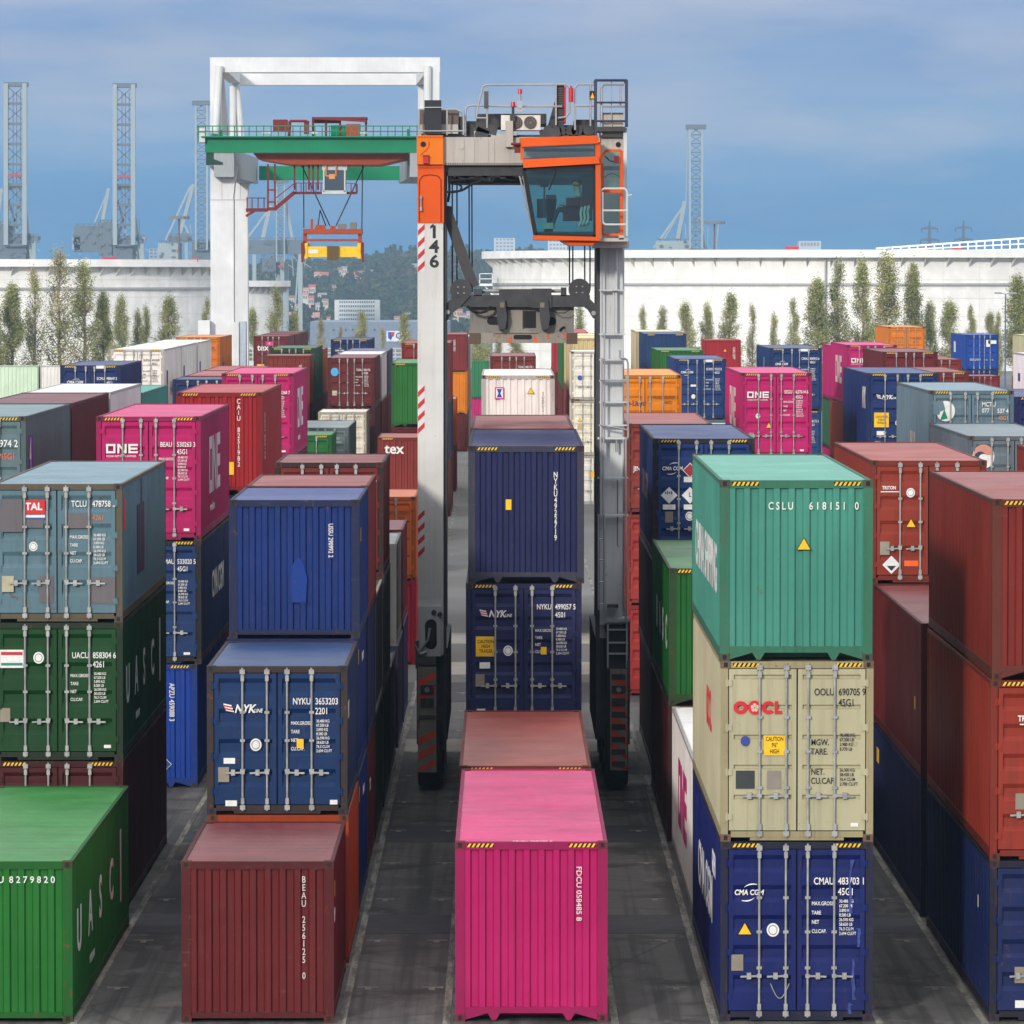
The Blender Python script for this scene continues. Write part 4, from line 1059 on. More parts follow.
# hazard boards in front of the wheels
def board(x0, x1, y0, y1, left):
    b = MB(); bx(b, x0, y0, x1, y1, YF - 0.32, YF - 0.24, YF); par = b.build('hazard_board', DIRTYW, carrier)
    b = MB(); n = 7
    for k in range(n):
        yy = y0 + 4 + k * (y1 - y0 - 18) / (n - 1)
        ra, rb = (9, 0) if left else (0, 9)
        if left and k in (2, 3):
            continue
        P = [at(x0 + .6, yy + ra, YF), at(x1 - .6, yy + rb, YF), at(x1 - .6, min(y1, yy + rb + 8), YF), at(x0 + .6, min(y1, yy + ra + 8), YF)]
        b.prism([(p.x, p.z) for p in P], 'y', YF - 0.325, YF - 0.321)
    b.build('warning_stripe', ORST, par)
    if left:
        for k, y in enumerate((684, 697)):
            b = MB(); bx(b, x0 + 2.5, y, x1 - 2.5, y + 9, YF - 0.36, YF - 0.325, YF); q = b.build('headlight_housing', MACH, par)
            p = at((x0 + x1) / 2, y + 4.5, YF); b = MB(); b.tube((p.x, YF - 0.37, p.z), (p.x, YF - 0.36, p.z), 0.06, 12); b.build('headlight', STEEL if k == 0 else MACH2, par)
        b = MB(); bx(b, x0 + 1, 714, x1 - 1, 718.5, YF - 0.34, YF - 0.321, YF); b.build('slot', MACH2, par)
    else:
        for k, y in enumerate((673, 684.5, 697, 710.5, 723, 735.5, 748, 760)):
            b = MB(); bx(b, x0 + 1.5, y, x1 - 2, y + (8 if k in (1, 2) else 5.5), YF - 0.34, YF - 0.326, YF); b.build('slot', MACH, par)
        p = at((x0 + x1) / 2, 688.5, YF); b = MB(); b.tube((p.x, YF - 0.36, p.z), (p.x, YF - 0.34, p.z), 0.06, 12); b.build('headlight', STEEL, par)
    return par
board(418, 436.5, 666, 771, True)
board(610, 627, 668, 769, False)
b = MB(); bx(b, 415.5, 640, 419, 668, YF - .2, YF + .2, YF); bx(b, 419, 656, 436, 664, YF - 0.25, YF + 0.1, YF); b.build('hydraulic_box', MACH2, carrier)
b = MB(); bx(b, 627.2, 660, 630, 700, YF - .1, YF + .1, YF); b.build('hydraulic_box', MACH2, carrier)
# wheels
def wheel(cx, cy):
    r, w = 0.8, 0.56
    b = MB(); n = 28
    prof = [(-w / 2, r * .62), (-w / 2, r * .88), (-w / 2 + .07, r * .98), (-w / 2 + .15, r), (w / 2 - .15, r), (w / 2 - .07, r * .98), (w / 2, r * .88), (w / 2, r * .62)]
    V = []
    for i in range(n):
        t = 2 * math.pi * i / n
        V.append([(cx + px, cy + rr * math.cos(t), r + rr * math.sin(t)) for px, rr in prof])
    for i in range(n):
        j = (i + 1) % n
        for k in range(len(prof) - 1):
            b.face([V[i][k], V[i][k + 1], V[j][k + 1], V[j][k]])
        for k in (2, 4):
            a = V[i][k]; c_ = V[i][k + 1]
    o = b.build('wheel', RUBBER, carrier, smooth=False)
    b = MB(); b.tube((cx - w * .42, cy, r), (cx + w * .42, cy, r), r * .63, 20)
    b.tube((cx - w * .5, cy, r), (cx + w * .5, cy, r), r * .2, 12)
    b.build('rim', plain((150, 60, 40), 0.6), o)
for px in (430, 616):
    for yy in (YF + 0.55, YF + 3.2, YF + 5.9, YF + 8.6):
        wheel(at(px, 790, YF).x, yy)

# top frame
b = MB(); bx(b, 443.4, 137, 600, 165, YF + 0.05, YF + 1.0, YF); bx(b, 443.4, 140, 600, 168, YR + 0.05, YR + 1.0, YF)
bx(b, 417.5, 137, 443.2, 164, YF + 1.12, YR + 1.0, YF); bx(b, 600, 140, 625, 165, YF + 1.12, YR + 1.0, YF)
top = b.build('top_frame', BEAMW, carrier)
b = MB()
for k in range(34):
    p = at(446 + k * 2.3, 163.6, YF); b.box(p.x - .012, p.x + .012, YF + 0.02, YF + 0.05, p.z - .015, p.z + .015)
b.build('bolt_row', MACH2, top)
b = MB()
for x in (464, 474, 488, 494):
    bx(b, x, 139, x + 0.5, 162, YF + 0.035, YF + 0.05, YF)
p = at(461.8, 146.2, YF); b.tube((p.x, YF + 0.03, p.z), (p.x, YF + 0.05, p.z), 0.065, 16)
b.build('stiffener', BEAMW, top)
b = MB(); bx(b, 447.2, 165.2, 594, 175.5, YF + 0.2, YF + 2.2, YF); bx(b, 447.2, 168.5, 594, 178, YR - 1.5, YR + 0.8, YF)
for k in range(14):
    x = 449 + random.random() * 62; y = 175 + random.random() * 3
    bx(b, x, y, x + 3 + 6 * random.random(), y + 2.5, YF + 0.3, YF + 1.2, YF)
b.build('hoist_gear', MACH, carrier)
b = MB(); b.path(seg((447, 192), (455, 192), (463, 190), (472, 184), (482, 180.5), (492, 181.5), (494.5, 179), (491, 176.5), Y=YF + 0.1), 0.032)
b.path(seg((449, 178), (456, 182), (462, 187), (460, 191), (452, 191.5), Y=YF + 0.2), 0.028); b.path(seg((450, 181), (470, 179), (488, 180), Y=YF + 0.15), 0.03)
b.path(seg((449, 176), (449.5, 192), (448, 202), Y=YF + 0.3), 0.03)
b.build('hydraulic_hose', RUBBER, carrier)

# deck and everything on it
b = MB(); bx(b, 443, 134.5, 598, 137.5, YF + 0.3, YR + 0.9, YF); b.build('deck', MACH, carrier)
b = MB(); bx(b, 418.8, 110, 458.5, 124, YF + 0.3, YF + 2.0, YF); b.build('cabinet', plain((104, 90, 84)), carrier)
b = MB(); bx(b, 420, 124.1, 458, 133.5, YF + 0.25, YF + 1.8, YF); b.build('cabinet', BEAMW, carrier)
b = MB(); bx(b, 424.4, 100.2, 441.3, 134.2, YF - 0.05, YF + 0.25, YF); b.build('ventilation_box', plain((36, 37, 46)), carrier)
b = MB(); bx(b, 424, 107, 441.8, 108, YF - 0.1, YF - 0.05, YF); bx(b, 424, 130.5, 441.8, 131.5, YF - 0.1, YF - 0.05, YF); b.build('clamp', RAILM, carrier)
b = MB(); bx(b, 458.6, 116, 463, 135, YF + 0.4, YF + 1.5, YF); bx(b, 463, 120, 476, 136, YF + 0.8, YF + 2.2, YF); bx(b, 476, 112.5, 502, 126, YF + 0.9, YF + 3, YF); bx(b, 500, 111.5, 547, 122, YF + 1.6, YF + 4, YF)
bx(b, 548, 124, 596, 137, YF + 0.8, YF + 3, YF); bx(b, 575, 118, 595, 126, YF + 1.2, YF + 3, YF)
b.prism([(at(x, y, YF).x, at(x, y, YF).z) for x, y in ((548, 125), (556, 97), (558, 97), (558, 125))], 'y', YF + .9, YF + 2)
for x in (549, 556, 561, 571, 577, 589):
    p = at(x, 130, YF); b.tube((p.x, YF + 0.3, p.z), (p.x, YF + 0.9, p.z), 0.13, 12)
for (xa, ya), (xb, yb) in (((475, 126), (497, 131)), ((476, 131), (488, 136)), ((540, 135), (560, 131))):
    b.bar(at(xa, ya, YF + 0.3), at(xb, yb, YF + 0.3), 0.22)
b.build('engine', MACH, carrier)
b = MB(); bx(b, 474, 128, 480, 136, YF + 0.2, YF + 0.8, YF); bx(b, 491, 133, 506, 137, YF + 0.2, YF + 1.0, YF); bx(b, 505.5, 121, 513, 147, YF - 0.12, YF + 0.6, YF); b.build('bracket', BEAMW, carrier)
b = MB(); bx(b, 501, 115, 540.5, 130, YF + 0.1, YF + 0.9, YF); ac = b.build('air_conditioner', paint((222, 218, 210), 0.1), carrier)
for x in (516, 530.3):
    p = at(x, 122.3, YF); b = MB(); b.tube((p.x, YF + 0.06, p.z), (p.x, YF + 0.1, p.z), 0.145, 20); q = b.build('fan', plain((110, 104, 98)), ac)
    b = MB()
    for r_ in (0.05, 0.09, 0.13):
        pts = [(p.x + r_ * math.cos(t), YF + 0.05, p.z + r_ * math.sin(t)) for t in [2 * math.pi * k / 16 for k in range(17)]]
        b.path(pts, 0.006, 4)
    b.build('fan_guard', MACH, q)
for x, yt, yb in ((513, 102, 135), (520, 89, 111)):
    b = MB(); p, q = at(x, yt + 4, YF), at(x, yb, YF); b.tube(p, q, 0.03, 8); b.box(p.x - .07, p.x + .05, p.y - .05, p.y + .05, p.z - .35, p.z - .18); b.box(q.x - .08, q.x + .1, q.y - .06, q.y + .06, q.z - .02, q.z + .05)
    pole = b.build('beacon_post', RAILM if x > 515 else MACH, carrier)
    b = MB(); p = at(x, yt, YF); q = at(x, yt + 4.6, YF); b.tube(q, p, 0.055, 12, 0.048); b.build('beacon', REDL, pole)
b = MB(); bx(b, 557, 84, 564.3, 125, YF + 0.3, YF + 1.3, YF)
b.build('cooler', MACH, carrier)
b = MB()
for k in range(16):
    bx(b, 557.5, 85 + 2.4 * k, 563.8, 86 + 2.4 * k, YF + 0.27, YF + 0.31, YF)
b.build('cooler_fins', MACH2, carrier)
b = MB(); bx(b, 564.4, 86, 566.2, 122, YF + 0.25, YF + 1.2, YF); b.build('red_panel', REDST, carrier)
b = MB(); p, q = at(571, 88, YF), at(571, 102, YF); b.tube(p, q, 0.055, 12); p2 = at(571, 86, YF); b.tube(p2, p, 0.025, 8); b.build('fire_extinguisher', REDL, carrier)
# guard rails
def rail(pts, r=0.024, Y=YF, mat=RAILM, name='guard_rail'):
    b = MB(); b.path(seg(*pts, Y=Y), r); return b.build(name, mat, carrier)
rail([(419, 135), (419, 109.5), (456, 109.5), (461, 112), (463.5, 118), (463.5, 135)], Y=YF)
rail([(425.5, 135), (425.5, 109)], Y=YF); rail([(447, 135), (447, 109)], Y=YF); rail([(419, 131), (465, 131)], Y=YF)
rail([(465.5, 136), (465.5, 110), (468, 106.5), (472, 105.5), (507, 106.5), (562, 106.5)], Y=YF + 0.2)
rail([(476, 119), (478, 106), (482.5, 87), (486, 85), (562, 84.5), (566, 84.5), (569.5, 88), (570, 112), (566, 117), (558, 118)], Y=YF + 0.2)
rail([(487, 128), (487, 86)], Y=YF + 0.2); rail([(476, 118), (487, 118)], Y=YF + 0.2); rail([(556, 84.5), (556, 125)], Y=YF + 0.2)
rail([(476, 85 + 33), (476, 105)], Y=YF + 4); rail([(575, 130), (575, 88), (578, 84.5), (594, 84.5)], Y=YF + 0.1); rail([(575, 106), (594, 106)], Y=YF + 0.1); rail([(590.5, 84.5), (590.5, 126)], Y=YF + 0.1)
b = MB(); bx(b, 484, 91, 488.5, 108, YF + 0.15, YF + 0.35, YF); b.build('work_lamp', MACH2, carrier)
b = MB(); bx(b, 589.5, 91, 595.3, 99.5, YF - 0.02, YF + 0.02, YF); sg = b.build('warning_sign', BLACK, carrier)
b = MB(); P = [at(590.3, 98.5, YF), at(594.6, 98.5, YF), at(592.4, 92.5, YF)]; b.prism([(p.x, p.z) for p in P], 'y', YF - 0.03, YF - 0.022); b.build('warning_triangle', YELLOW, sg)
# cage over the right leg
DK = plain((62, 64, 78), 0.5, 0.3)
rail([(595.5, 135), (595.5, 80.3), (626.5, 80.3), (626.5, 127)], 0.035, YF - 0.1, DK, 'cage_frame'); rail([(595.5, 102.5), (626.5, 102.5)], 0.026, YF - 0.1, DK, 'cage_frame'); rail([(595.5, 121), (626.5, 121)], 0.026, YF - 0.1, DK, 'cage_frame')
rail([(601.5, 135), (601.5, 88), (604, 84.5), (624, 84.5)], 0.03, YF, RAILM); rail([(601.5, 106.5), (626, 106.5)], 0.026, YF, RAILM); rail([(611.5, 81), (611.5, 128)], 0.012, YF, RAILM); rail([(620.5, 84), (620.5, 106)], 0.02, YF, RAILM)
rail([(626.5, 80.3), (626.5, 127)], 0.03, YF + 1.2, DK, 'cage_frame'); rail([(595.5, 80.3), (626.5, 80.3)], 0.03, YF + 1.2, DK, 'cage_frame'); rail([(595.5, 80.3), (595.5, 127)], 0.03, YF + 1.2, DK, 'cage_frame')
for x in (595.5, 626.5):
    b = MB(); b.tube(at(x, 80.3, YF - .1), at(x, 80.3, YF - .1) + Vector((0, 1.3, 0)), 0.03, 6); b.build('cage_frame', DK, carrier)
b = MB(); bx(b, 601, 113.5, 623, 126.5, YF + 0.05, YF + 0.9, YF); q = b.build('equipment_box', BEAMW, carrier)
b = MB(); bx(b, 600.8, 112.6, 623.3, 114.2, YF + 0.03, YF + 0.92, YF); b.build('lid', MACH, q)
b = MB(); bx(b, 596, 127, 625.5, 131.5, YF - 0.15, YF + 1.2, YF); bx(b, 600, 134, 622, 137, YF - 0.02, YF + 0.2, YF); b.build('platform', MACH, carrier)
b = MB(); bx(b, 600, 131.6, 623, 247, YF + 0.12, YF + 1.1, YF); rtop = b.build('leg_head', BEAMW, carrier)
b = MB(); p = at(618.3, 144.4, YF); b.tube((p.x, YF + 0.09, p.z), (p.x, YF + 0.13, p.z), 0.06, 14); b.build('hole', BLACK, rtop)
# long post and rail on the outside of the right leg
b = MB(); bx(b, 623.4, 128, 626.8, 243, YF - 0.05, YF + 0.15, YF); b.build('post', LEGG, carrier)
# ladder and landings down the right leg
for y in (289.5, 333.5, 359, 380, 401.5, 424.5, 437, 477, 514):
    wdt = 1.6 if y in (437, 514) else 0.9
    b = MB(); bx(b, 599 if y < 430 else 597.5, y, 625 if y < 340 else 628, y + wdt * 1.3, YF - 0.2, YF - 0.02, YF); b.build('step', LEGG, carrier)
rail([(602.3, 248), (602.3, 333)], 0.016, YF - 0.1); rail([(616.2, 250), (616.2, 333)], 0.03, YF - 0.05, LEGG, 'conduit'); rail([(613.6, 290), (613.6, 333)], 0.02, YF - 0.05, LEGG, 'conduit')
rail([(602, 358), (602, 437)], 0.022, YF - 0.3); rail([(604.5, 333), (604.5, 437)], 0.018, YF - 0.2)
rail([(620, 350), (620, 358), (626, 358.5), (628, 363), (628, 437)], 0.025, YF - 0.35)
rail([(600, 380), (628, 380)], 0.018, YF - 0.35); rail([(600, 425), (628, 430)], 0.02, YF - 0.35)
rail([(600.5, 437), (600.5, 515)], 0.028, YF - 0.3); rail([(603.5, 437), (603.5, 515)], 0.022, YF - 0.25); rail([(625.8, 437), (625.8, 620)], 0.024, YF - 0.3); rail([(616.5, 440), (616.5, 452)], 0.03, YF - 0.1)
rail([(598.5, 515), (598.5, 610)], 0.025, YF - 0.2); rail([(604.3, 515), (604.3, 612)], 0.025, YF - 0.2)
for y in (539, 560, 582, 604):
    rail([(598.5, y), (604.3, y)], 0.018, YF - 0.2, name='rung')
rail([(617.5, 480), (617.5, 545), (619, 547)], 0.012, YF - 0.02, MACH2, 'conduit')
b = MB(); bx(b, 607, 604, 618, 607, YF - 0.3, YF, YF); b.build('bracket', MACH, carrier)
b = MB(); bx(b, 592.5, 241.5, 627.5, 248, 116.9, YF + 1.0, YF); b.build('cab_support', paint((214, 208, 198), 0.3), carrier)

# the cab
YC, YB = 116.2, 117.95
def frame_px(b, poly, w, Y0, Y1):
    n = len(poly)
    for i in range(n):
        p, q = at(*poly[i], YC), at(*poly[(i + 1) % n], YC)
        b.bar((p.x, (Y0 + Y1) / 2, p.z), (q.x, (Y0 + Y1) / 2, q.z), w, Y1 - Y0)
CAB = [(520.5, 137), (598, 137), (599, 240), (534, 240), (521, 168)]
b = MB()
def prism_px(b, poly, Y0, Y1):
    b.prism([(at(x, y, YC).x, at(x, y, YC).z) for x, y in poly], 'y', Y0, Y1)
prism_px(b, [(519.5, 138), (597, 135.5), (599, 139), (598.5, 143.5), (521.5, 147)], YC - 0.12, YB)         # roof
prism_px(b, [(522.5, 159.5), (598.5, 156.5), (599.5, 163.5), (523.5, 168)], YC - 0.14, YC + 0.06)          # sill between the windows
prism_px(b, [(520.5, 146), (523.3, 146), (523.3, 160), (520.5, 160)], YC - 0.05, YC + 0.06)
prism_px(b, [(595.3, 142), (600.3, 142), (600.3, 241), (595.8, 241)], YC - 0.05, YC + 0.06)                # right pillar
prism_px(b, [(533, 235.3), (599, 237), (599, 240.8), (533.5, 239.8)], YC - 0.06, YB)                       # floor edge
prism_px(b, [(560, 240.9), (596, 240.9), (593, 245.5), (569, 245.5)], YC + 0.1, YB)                        # box under the floor
prism_px(b, [(519.5, 140), (523, 140), (523, 147), (519.5, 147)], YB - 0.1, YB); prism_px(b, [(595.3, 142), (600.3, 142), (600.3, 240), (595.3, 240)], YB - 0.12, YB)
prism_px(b, [(523.4, 156), (595.2, 156), (595.2, 168), (523.4, 168)], YB - 0.08, YB)
cabin = b.build('cab', ORNG, carrier)
b = MB()
for (xa, ya), (xb, yb) in (((523.5, 168), (535.5, 236)), ((595.2, 166), (595.2, 237)), ((523.5, 169), (596, 166.5)), ((535.5, 235), (596, 236.5))):
    p, q = at(xa, ya, YC), at(xb, yb, YC); b.bar((p.x, YC, p.z), (q.x, YC, q.z), 0.09, 0.09)
b.build('window_frame', BLACK, cabin)
b = MB(); p, q = at(524.5, 168, YC), at(536.5, 236, YC); b.bar((p.x, YB - .05, p.z), (q.x, YB - .05, q.z), 0.09, 0.09)
b.build('window_frame', BLACK, cabin)
GL = glass((0.62, 0.8, 0.77, 1), 0.06)
b = MB(); b.prism([(at(x, y, YC).x, at(x, y, YC).z) for x, y in ((525, 169.5), (594.8, 167.5), (594.8, 236), (536.5, 235))], 'y', YC - 0.01, YC + 0.005); b.build('windscreen', GL, cabin)
b = MB(); b.prism([(at(x, y, YC).x, at(x, y, YC).z) for x, y in ((525, 169.5), (594.8, 167.5), (594.8, 236), (536.5, 235))], 'y', YB - 0.02, YB - 0.005); b.build('rear_window', GL, cabin)
b = MB(); p0, p1 = at(524.2, 169, YC), at(536, 235.5, YC)
b.prism([(p0.x, p0.z), (p0.x + .012, p0.z), (p1.x + .012, p1.z), (p1.x, p1.z)], 'y', YC + 0.05, YB - 0.1); b.build('side_window', GL, cabin)
b = MB(); b.prism([(at(x, y, YC).x, at(x, y, YC).z) for x, y in ((523.4, 147), (595.2, 143.8), (595.2, 157), (523.4, 159.6))], 'y', YC - 0.01, YC + 0.005); b.build('upper_window', glass((0.6, 0.76, 0.74, 1), 0.1), cabin)
b = MB(); bx(b, 524, 147, 595, 150, YB - 0.4, YB - 0.2, YC); b.build('sun_blind', plain((120, 130, 130)), cabin)
# ladder like grille on the slanting side
b = MB(); b.path(seg((519.5, 176), (523, 190), (528, 215), (532, 229), Y=YC + 0.3), 0.02); b.path(seg((522.8, 176), (534, 233), Y=YC + 0.3), 0.016)
for t in range(7):
    b.tube(at(520 + 1.7 * t, 178 + 7.5 * t, YC + 0.3), at(523.5 + 1.5 * t, 179 + 7.5 * t, YC + 0.3), 0.012, 5)
b.build('side_guard', RAILM, cabin)
b = MB(); b.path(seg((553, 165), (556, 172), (549, 190), Y=YC - 0.06), 0.018); b.build('wiper', BLACK, cabin)
b = MB(); bx(b, 514.5, 143, 520.5, 152, YC + 0.3, YC + 0.8, YC); b.path(seg((511, 144), (522, 144), Y=YC + .2), 0.035); b.build('hinge_bracket', plain((120, 40, 30)), cabin)
b = MB(); bx(b, 513.5, 131, 517, 135, YC + 0.2, YC + 0.6, YC); b.build('camera_lamp', STEEL, cabin)
# door bay at the right of the cab
b = MB(); YD = YC + 0.55
def barpx(b, pts, w, Y):
    for a, c in zip(pts, pts[1:]):
        p, q = at(*a, YC), at(*c, YC); b.bar((p.x, Y, p.z), (q.x, Y, q.z), w, 0.06)
barpx(b, [(600, 159), (606.5, 150), (622, 150), (622, 234.5), (603, 234.5)], 0.07, YD); barpx(b, [(604, 191), (622, 191)], 0.1, YD); barpx(b, [(600, 159), (603, 165), (603, 235)], 0.06, YD); barpx(b, [(602, 185), (604.5, 191)], 0.08, YD)
dr = b.build('door', ORNG, cabin)
b = MB(); bx(b, 604, 151, 621, 189, YD - 0.01, YD + 0.01, YC); bx(b, 604.5, 193.5, 621, 233, YD - 0.01, YD + 0.01, YC); b.build('door_glass', glass((0.66, 0.82, 0.76, 1), 0.1), dr)
b = MB(); bx(b, 614.5, 155.5, 619.5, 163, YD - .12, YD - .02, YC); b.build('tail_light', plain((120, 30, 34), .3), cabin)
b = MB(); b.path(seg((605, 156), (610, 161), (615, 161.5), Y=YD - 0.05), 0.014); b.path(seg((604, 178), (608, 174.5), (614, 173.5), (620, 177), Y=YD + 0.04), 0.012); b.build('cable', BLACK, cabin)
b = MB(); bx(b, 604, 165.5, 621, 169.5, YD + 0.1, YD + 0.2, YC); b.build('shelf', MACH2, cabin)
b = MB(); bx(b, 619, 235, 624, 239.5, YC + 0.2, YC + 0.6, YC); bx(b, 598, 238, 628, 241.4, YC + 0.2, YF, YC); b.build('landing', BEAMW, cabin)
def crail(pts, r=0.024, Y=YC + 0.1):
    b = MB(); b.path([tuple(at(x, y, Y)) for x, y in pts], r); return b.build('guard_rail', plain((204, 204, 200), 0.45), cabin)
crail([(600, 191.5), (604, 188.5), (625, 188.5), (627, 192), (627, 236)]); crail([(602.5, 192), (602.5, 222), (605, 224.5), (626, 224.5)]); crail([(602.5, 210.5), (626.5, 210.5)]); crail([(600.4, 191.5), (600.4, 239)])
crail([(627, 196), (632, 194.5)], 0.015)
b = MB(); bx(b, 597.5, 190, 600.5, 197, YC + 0.1, YC + 0.3, YC); bx(b, 598.5, 205, 600.5, 211, YC + 0.1, YC + 0.3, YC); b.build('switch_box', plain((190, 190, 190)), cabin)
# inside of the cab
YS = 117.0
MAROON = plain((92, 32, 44), 0.7)
b = MB(); bx(b, 563, 206, 587, 221, YS - 0.25, YS + 0.3, YS); b.prism([(at(x, y, YS).x, at(x, y, YS).z) for x, y in ((579, 221), (592, 221), (592, 196), (583, 197))], 'y', YS - 0.45, YS - 0.28)
bx(b, 566, 198, 590, 206, YS - 0.42, YS - 0.33, YS)
seat = b.build('operator_seat', MAROON, cabin)
b = MB(); b.prism([(at(x, y, YS).x, at(x, y, YS).z) for x, y in ((582, 212), (592.5, 212), (594, 178), (590, 174), (584, 175), (582, 182))], 'y', YS - 0.22, YS + 0.25); b.build('backrest', plain((30, 32, 36)), seat)
b = MB(); bx(b, 540, 180, 548.5, 187, YS - 0.1, YS + 0.05, YS); bx(b, 543.5, 187, 545, 205, YS - .05, YS, YS); b.build('monitor', BLACK, cabin)
b = MB(); bx(b, 537, 199, 546, 218, YS - 0.3, YS + 0.3, YS); bx(b, 546, 195, 556, 199, YS - 0.25, YS + 0.25, YS); b.prism([(at(x, y, YS).x, at(x, y, YS).z) for x, y in ((545, 199), (557, 199), (553, 232), (548, 232))], 'y', YS + 0.3, YS + 0.5); b.build('console', plain((44, 48, 54)), cabin)
b = MB(); bx(b, 536.5, 231.5, 595, 235, YC + 0.1, YB - 0.1, YC); b.build('cab_floor', plain((60, 62, 64)), cabin)
b = MB()
for x, y in ((582, 207), (585.5, 206), (589, 205.5)):
    b.path(seg((x, y), (x - 1.4, y + 6), (x - 0.5, y + 13), (x - 3, y + 19), Y=YS - 0.46), 0.03)
b.build('coiled_cable', plain((190, 205, 205)), cabin)
b = MB(); bx(b, 577, 223, 590, 229, YS - 0.4, YS - 0.1, YS); bx(b, 543, 223, 553, 229, YS - 0.5, YS - .3, YS); b.build('tool_box', plain((150, 170, 168)), cabin)
b = MB(); bx(b, 548, 226, 556, 228.5, YS - .35, YS + .1, YS); b.build('foot_rest', YELLOW, cabin)

# hoist: ropes, diagonal arm, sheaves, headblock and spreader
ROPE = plain((40, 42, 48), 0.5, 0.3)
b = MB()
for x0, yt, x1, yb in ((452.3, 176, 452.3, 300), (457, 176, 457, 300), (469, 176, 469.5, 292), (471.8, 176, 472.2, 292), (569.5, 242, 569.5, 285), (572.8, 242, 572.8, 285), (584.7, 242, 584.7, 285), (590, 242, 590, 290)):
    b.tube(at(x0, yt, YF + 0.8), at(x1, yb, YF + 0.8), 0.017, 6)
b.build('rope', ROPE, carrier)
b = MB(); b.bar(at(447, 212, YF + 0.55), at(473.5, 287, YF + 0.55), 0.24, 0.25); b.bar(at(446, 225, YF + 0.55), at(448, 206, YF + 0.55), 0.2, 0.2); b.build('hose_arm', plain((66, 64, 66)), carrier)
YH = YF + 0.3
b = MB()
bx(b, 452, 295, 590, 307, YH, YH + 0.5, YH)
bx(b, 499, 289.5, 548, 295.5, YH + 0.05, YH + 0.45, YH); bx(b, 532, 288.5, 551.5, 308, YH - 0.05, YH + 0.5, YH); bx(b, 474, 289, 482, 296, YH, YH + .4, YH); bx(b, 561, 287.5, 566.5, 296, YH, YH + .4, YH)
b.prism([(at(x, y, YH).x, at(x, y, YH).z) for x, y in ((444, 322), (444, 305), (450, 300), (462, 295), (470, 296), (462, 305), (452, 314), (446, 322))], 'y', YH - 0.05, YH + 0.45)
b.prism([(at(x, y, YH).x, at(x, y, YH).z) for x, y in ((597, 320), (597, 306), (590, 299), (582, 296), (580, 304), (588, 310), (593, 318))], 'y', YH - 0.05, YH + 0.45)
for x in (499, 542):
    b.prism([(at(a, y, YH).x, at(a, y, YH).z) for a, y in ((x - 3, 300), (x + 6, 300), (x + 8, 318), (x + 6, 329), (x, 330), (x - 2, 318))], 'y', YH - 0.12, YH + 0.3)
hb = b.build('headblock', MACH, carrier)
b = MB()
for x, y in ((447.5, 312), (593.5, 313)):
    p = at(x, y, YH); b.tube((p.x, YH - 0.09, p.z), (p.x, YH - 0.05, p.z), 0.055, 10)
b.build('pin', STEEL, hb)
b = MB(); bx(b, 500, 302.5, 504.5, 307.5, YH - 0.14, YH - 0.05, YH); bx(b, 540, 302.5, 544.5, 307.5, YH - 0.14, YH - 0.05, YH); b.build('latch', plain((120, 112, 96)), hb)
b = MB(); b.tube(at(482, 291, YH + .2), at(532, 291, YH + .2), 0.05, 8); b.tube(at(551, 291, YH + .2), at(566, 291, YH + .2), 0.04, 8); b.build('hydraulic_cylinder', STEEL, hb)
for x, y in ((461, 290), (579.5, 289.5)):
    p = at(x, y, YH)
    b = MB(); b.tube((p.x, YH - 0.02, p.z), (p.x, YH + 0.06, p.z), 0.255, 24); b.tube((p.x, YH + 0.06, p.z), (p.x, YH + 0.14, p.z), 0.21, 24); b.tube((p.x, YH + 0.14, p.z), (p.x, YH + 0.22, p.z), 0.255, 24)
    q = b.build('sheave', MACH, hb)
    b = MB()
    for k in range(4):
        t = math.pi / 4 + k * math.pi / 2
        b.tube((p.x + .1 * math.cos(t), YH - 0.035, p.z + .1 * math.sin(t)), (p.x + .1 * math.cos(t), YH - 0.02, p.z + .1 * math.sin(t)), 0.018, 8)
    b.build('bolt', STEEL, q)
b = MB(); b.path(seg((467, 306), (472, 311), (480, 313), (487, 311), (491, 306), Y=YH - 0.1), 0.035); b.path(seg((550, 309), (557, 313), (565, 313), (571, 308), Y=YH - 0.1), 0.012); b.build('hose', RUBBER, hb)
# spreader: end beam, with the long beams running back over the row
YE = YF + 0.55
b = MB(); bx(b, 470, 307, 574, 332.5, YE, YE + 0.35, YE); bx(b, 480, 310, 496, 330, YE + .36, YE + 9.6, YE); bx(b, 548, 310, 564, 330, YE + .36, YE + 9.6, YE); bx(b, 470, 307, 574, 332.5, YE + 9.6, YE + 9.95, YE)
sp = b.build('spreader', SPW, carrier)
b = MB(); bx(b, 469.5, 332.6, 577, 343, YE - 0.05, YE + 0.4, YE); bx(b, 469.5, 332.6, 577, 343, YE + 9.6, YE + 10, YE); bx(b, 508, 310, 522.5, 333, YE - 0.08, YE, YE)
b.prism([(at(x, y, YE).x, at(x, y, YE).z) for x, y in ((494, 333), (505, 329), (526, 329), (538, 333))], 'y', YE - 0.1, YE - 0.02); b.build('end_beam', DIRTYW, sp)
b = MB()
def oval(b, x0, x1, y0, y1, Y):
    cx, cy, rx, ry = (x0 + x1) / 2, (y0 + y1) / 2, (x1 - x0) / 2, (y1 - y0) / 2
    pts = []
    for k in range(20):
        t = 2 * math.pi * k / 20
        pts.append((cx + (rx - ry) * (1 if math.cos(t) > 0 else -1) + ry * math.cos(t), cy + ry * math.sin(t)))
    b.prism([(at(x, y, Y).x, at(x, y, Y).z) for x, y in pts], 'y', Y - 0.006, Y - 0.002)
oval(b, 487, 501, 316.5, 325, YE); b.build('slot', BLACK, sp)
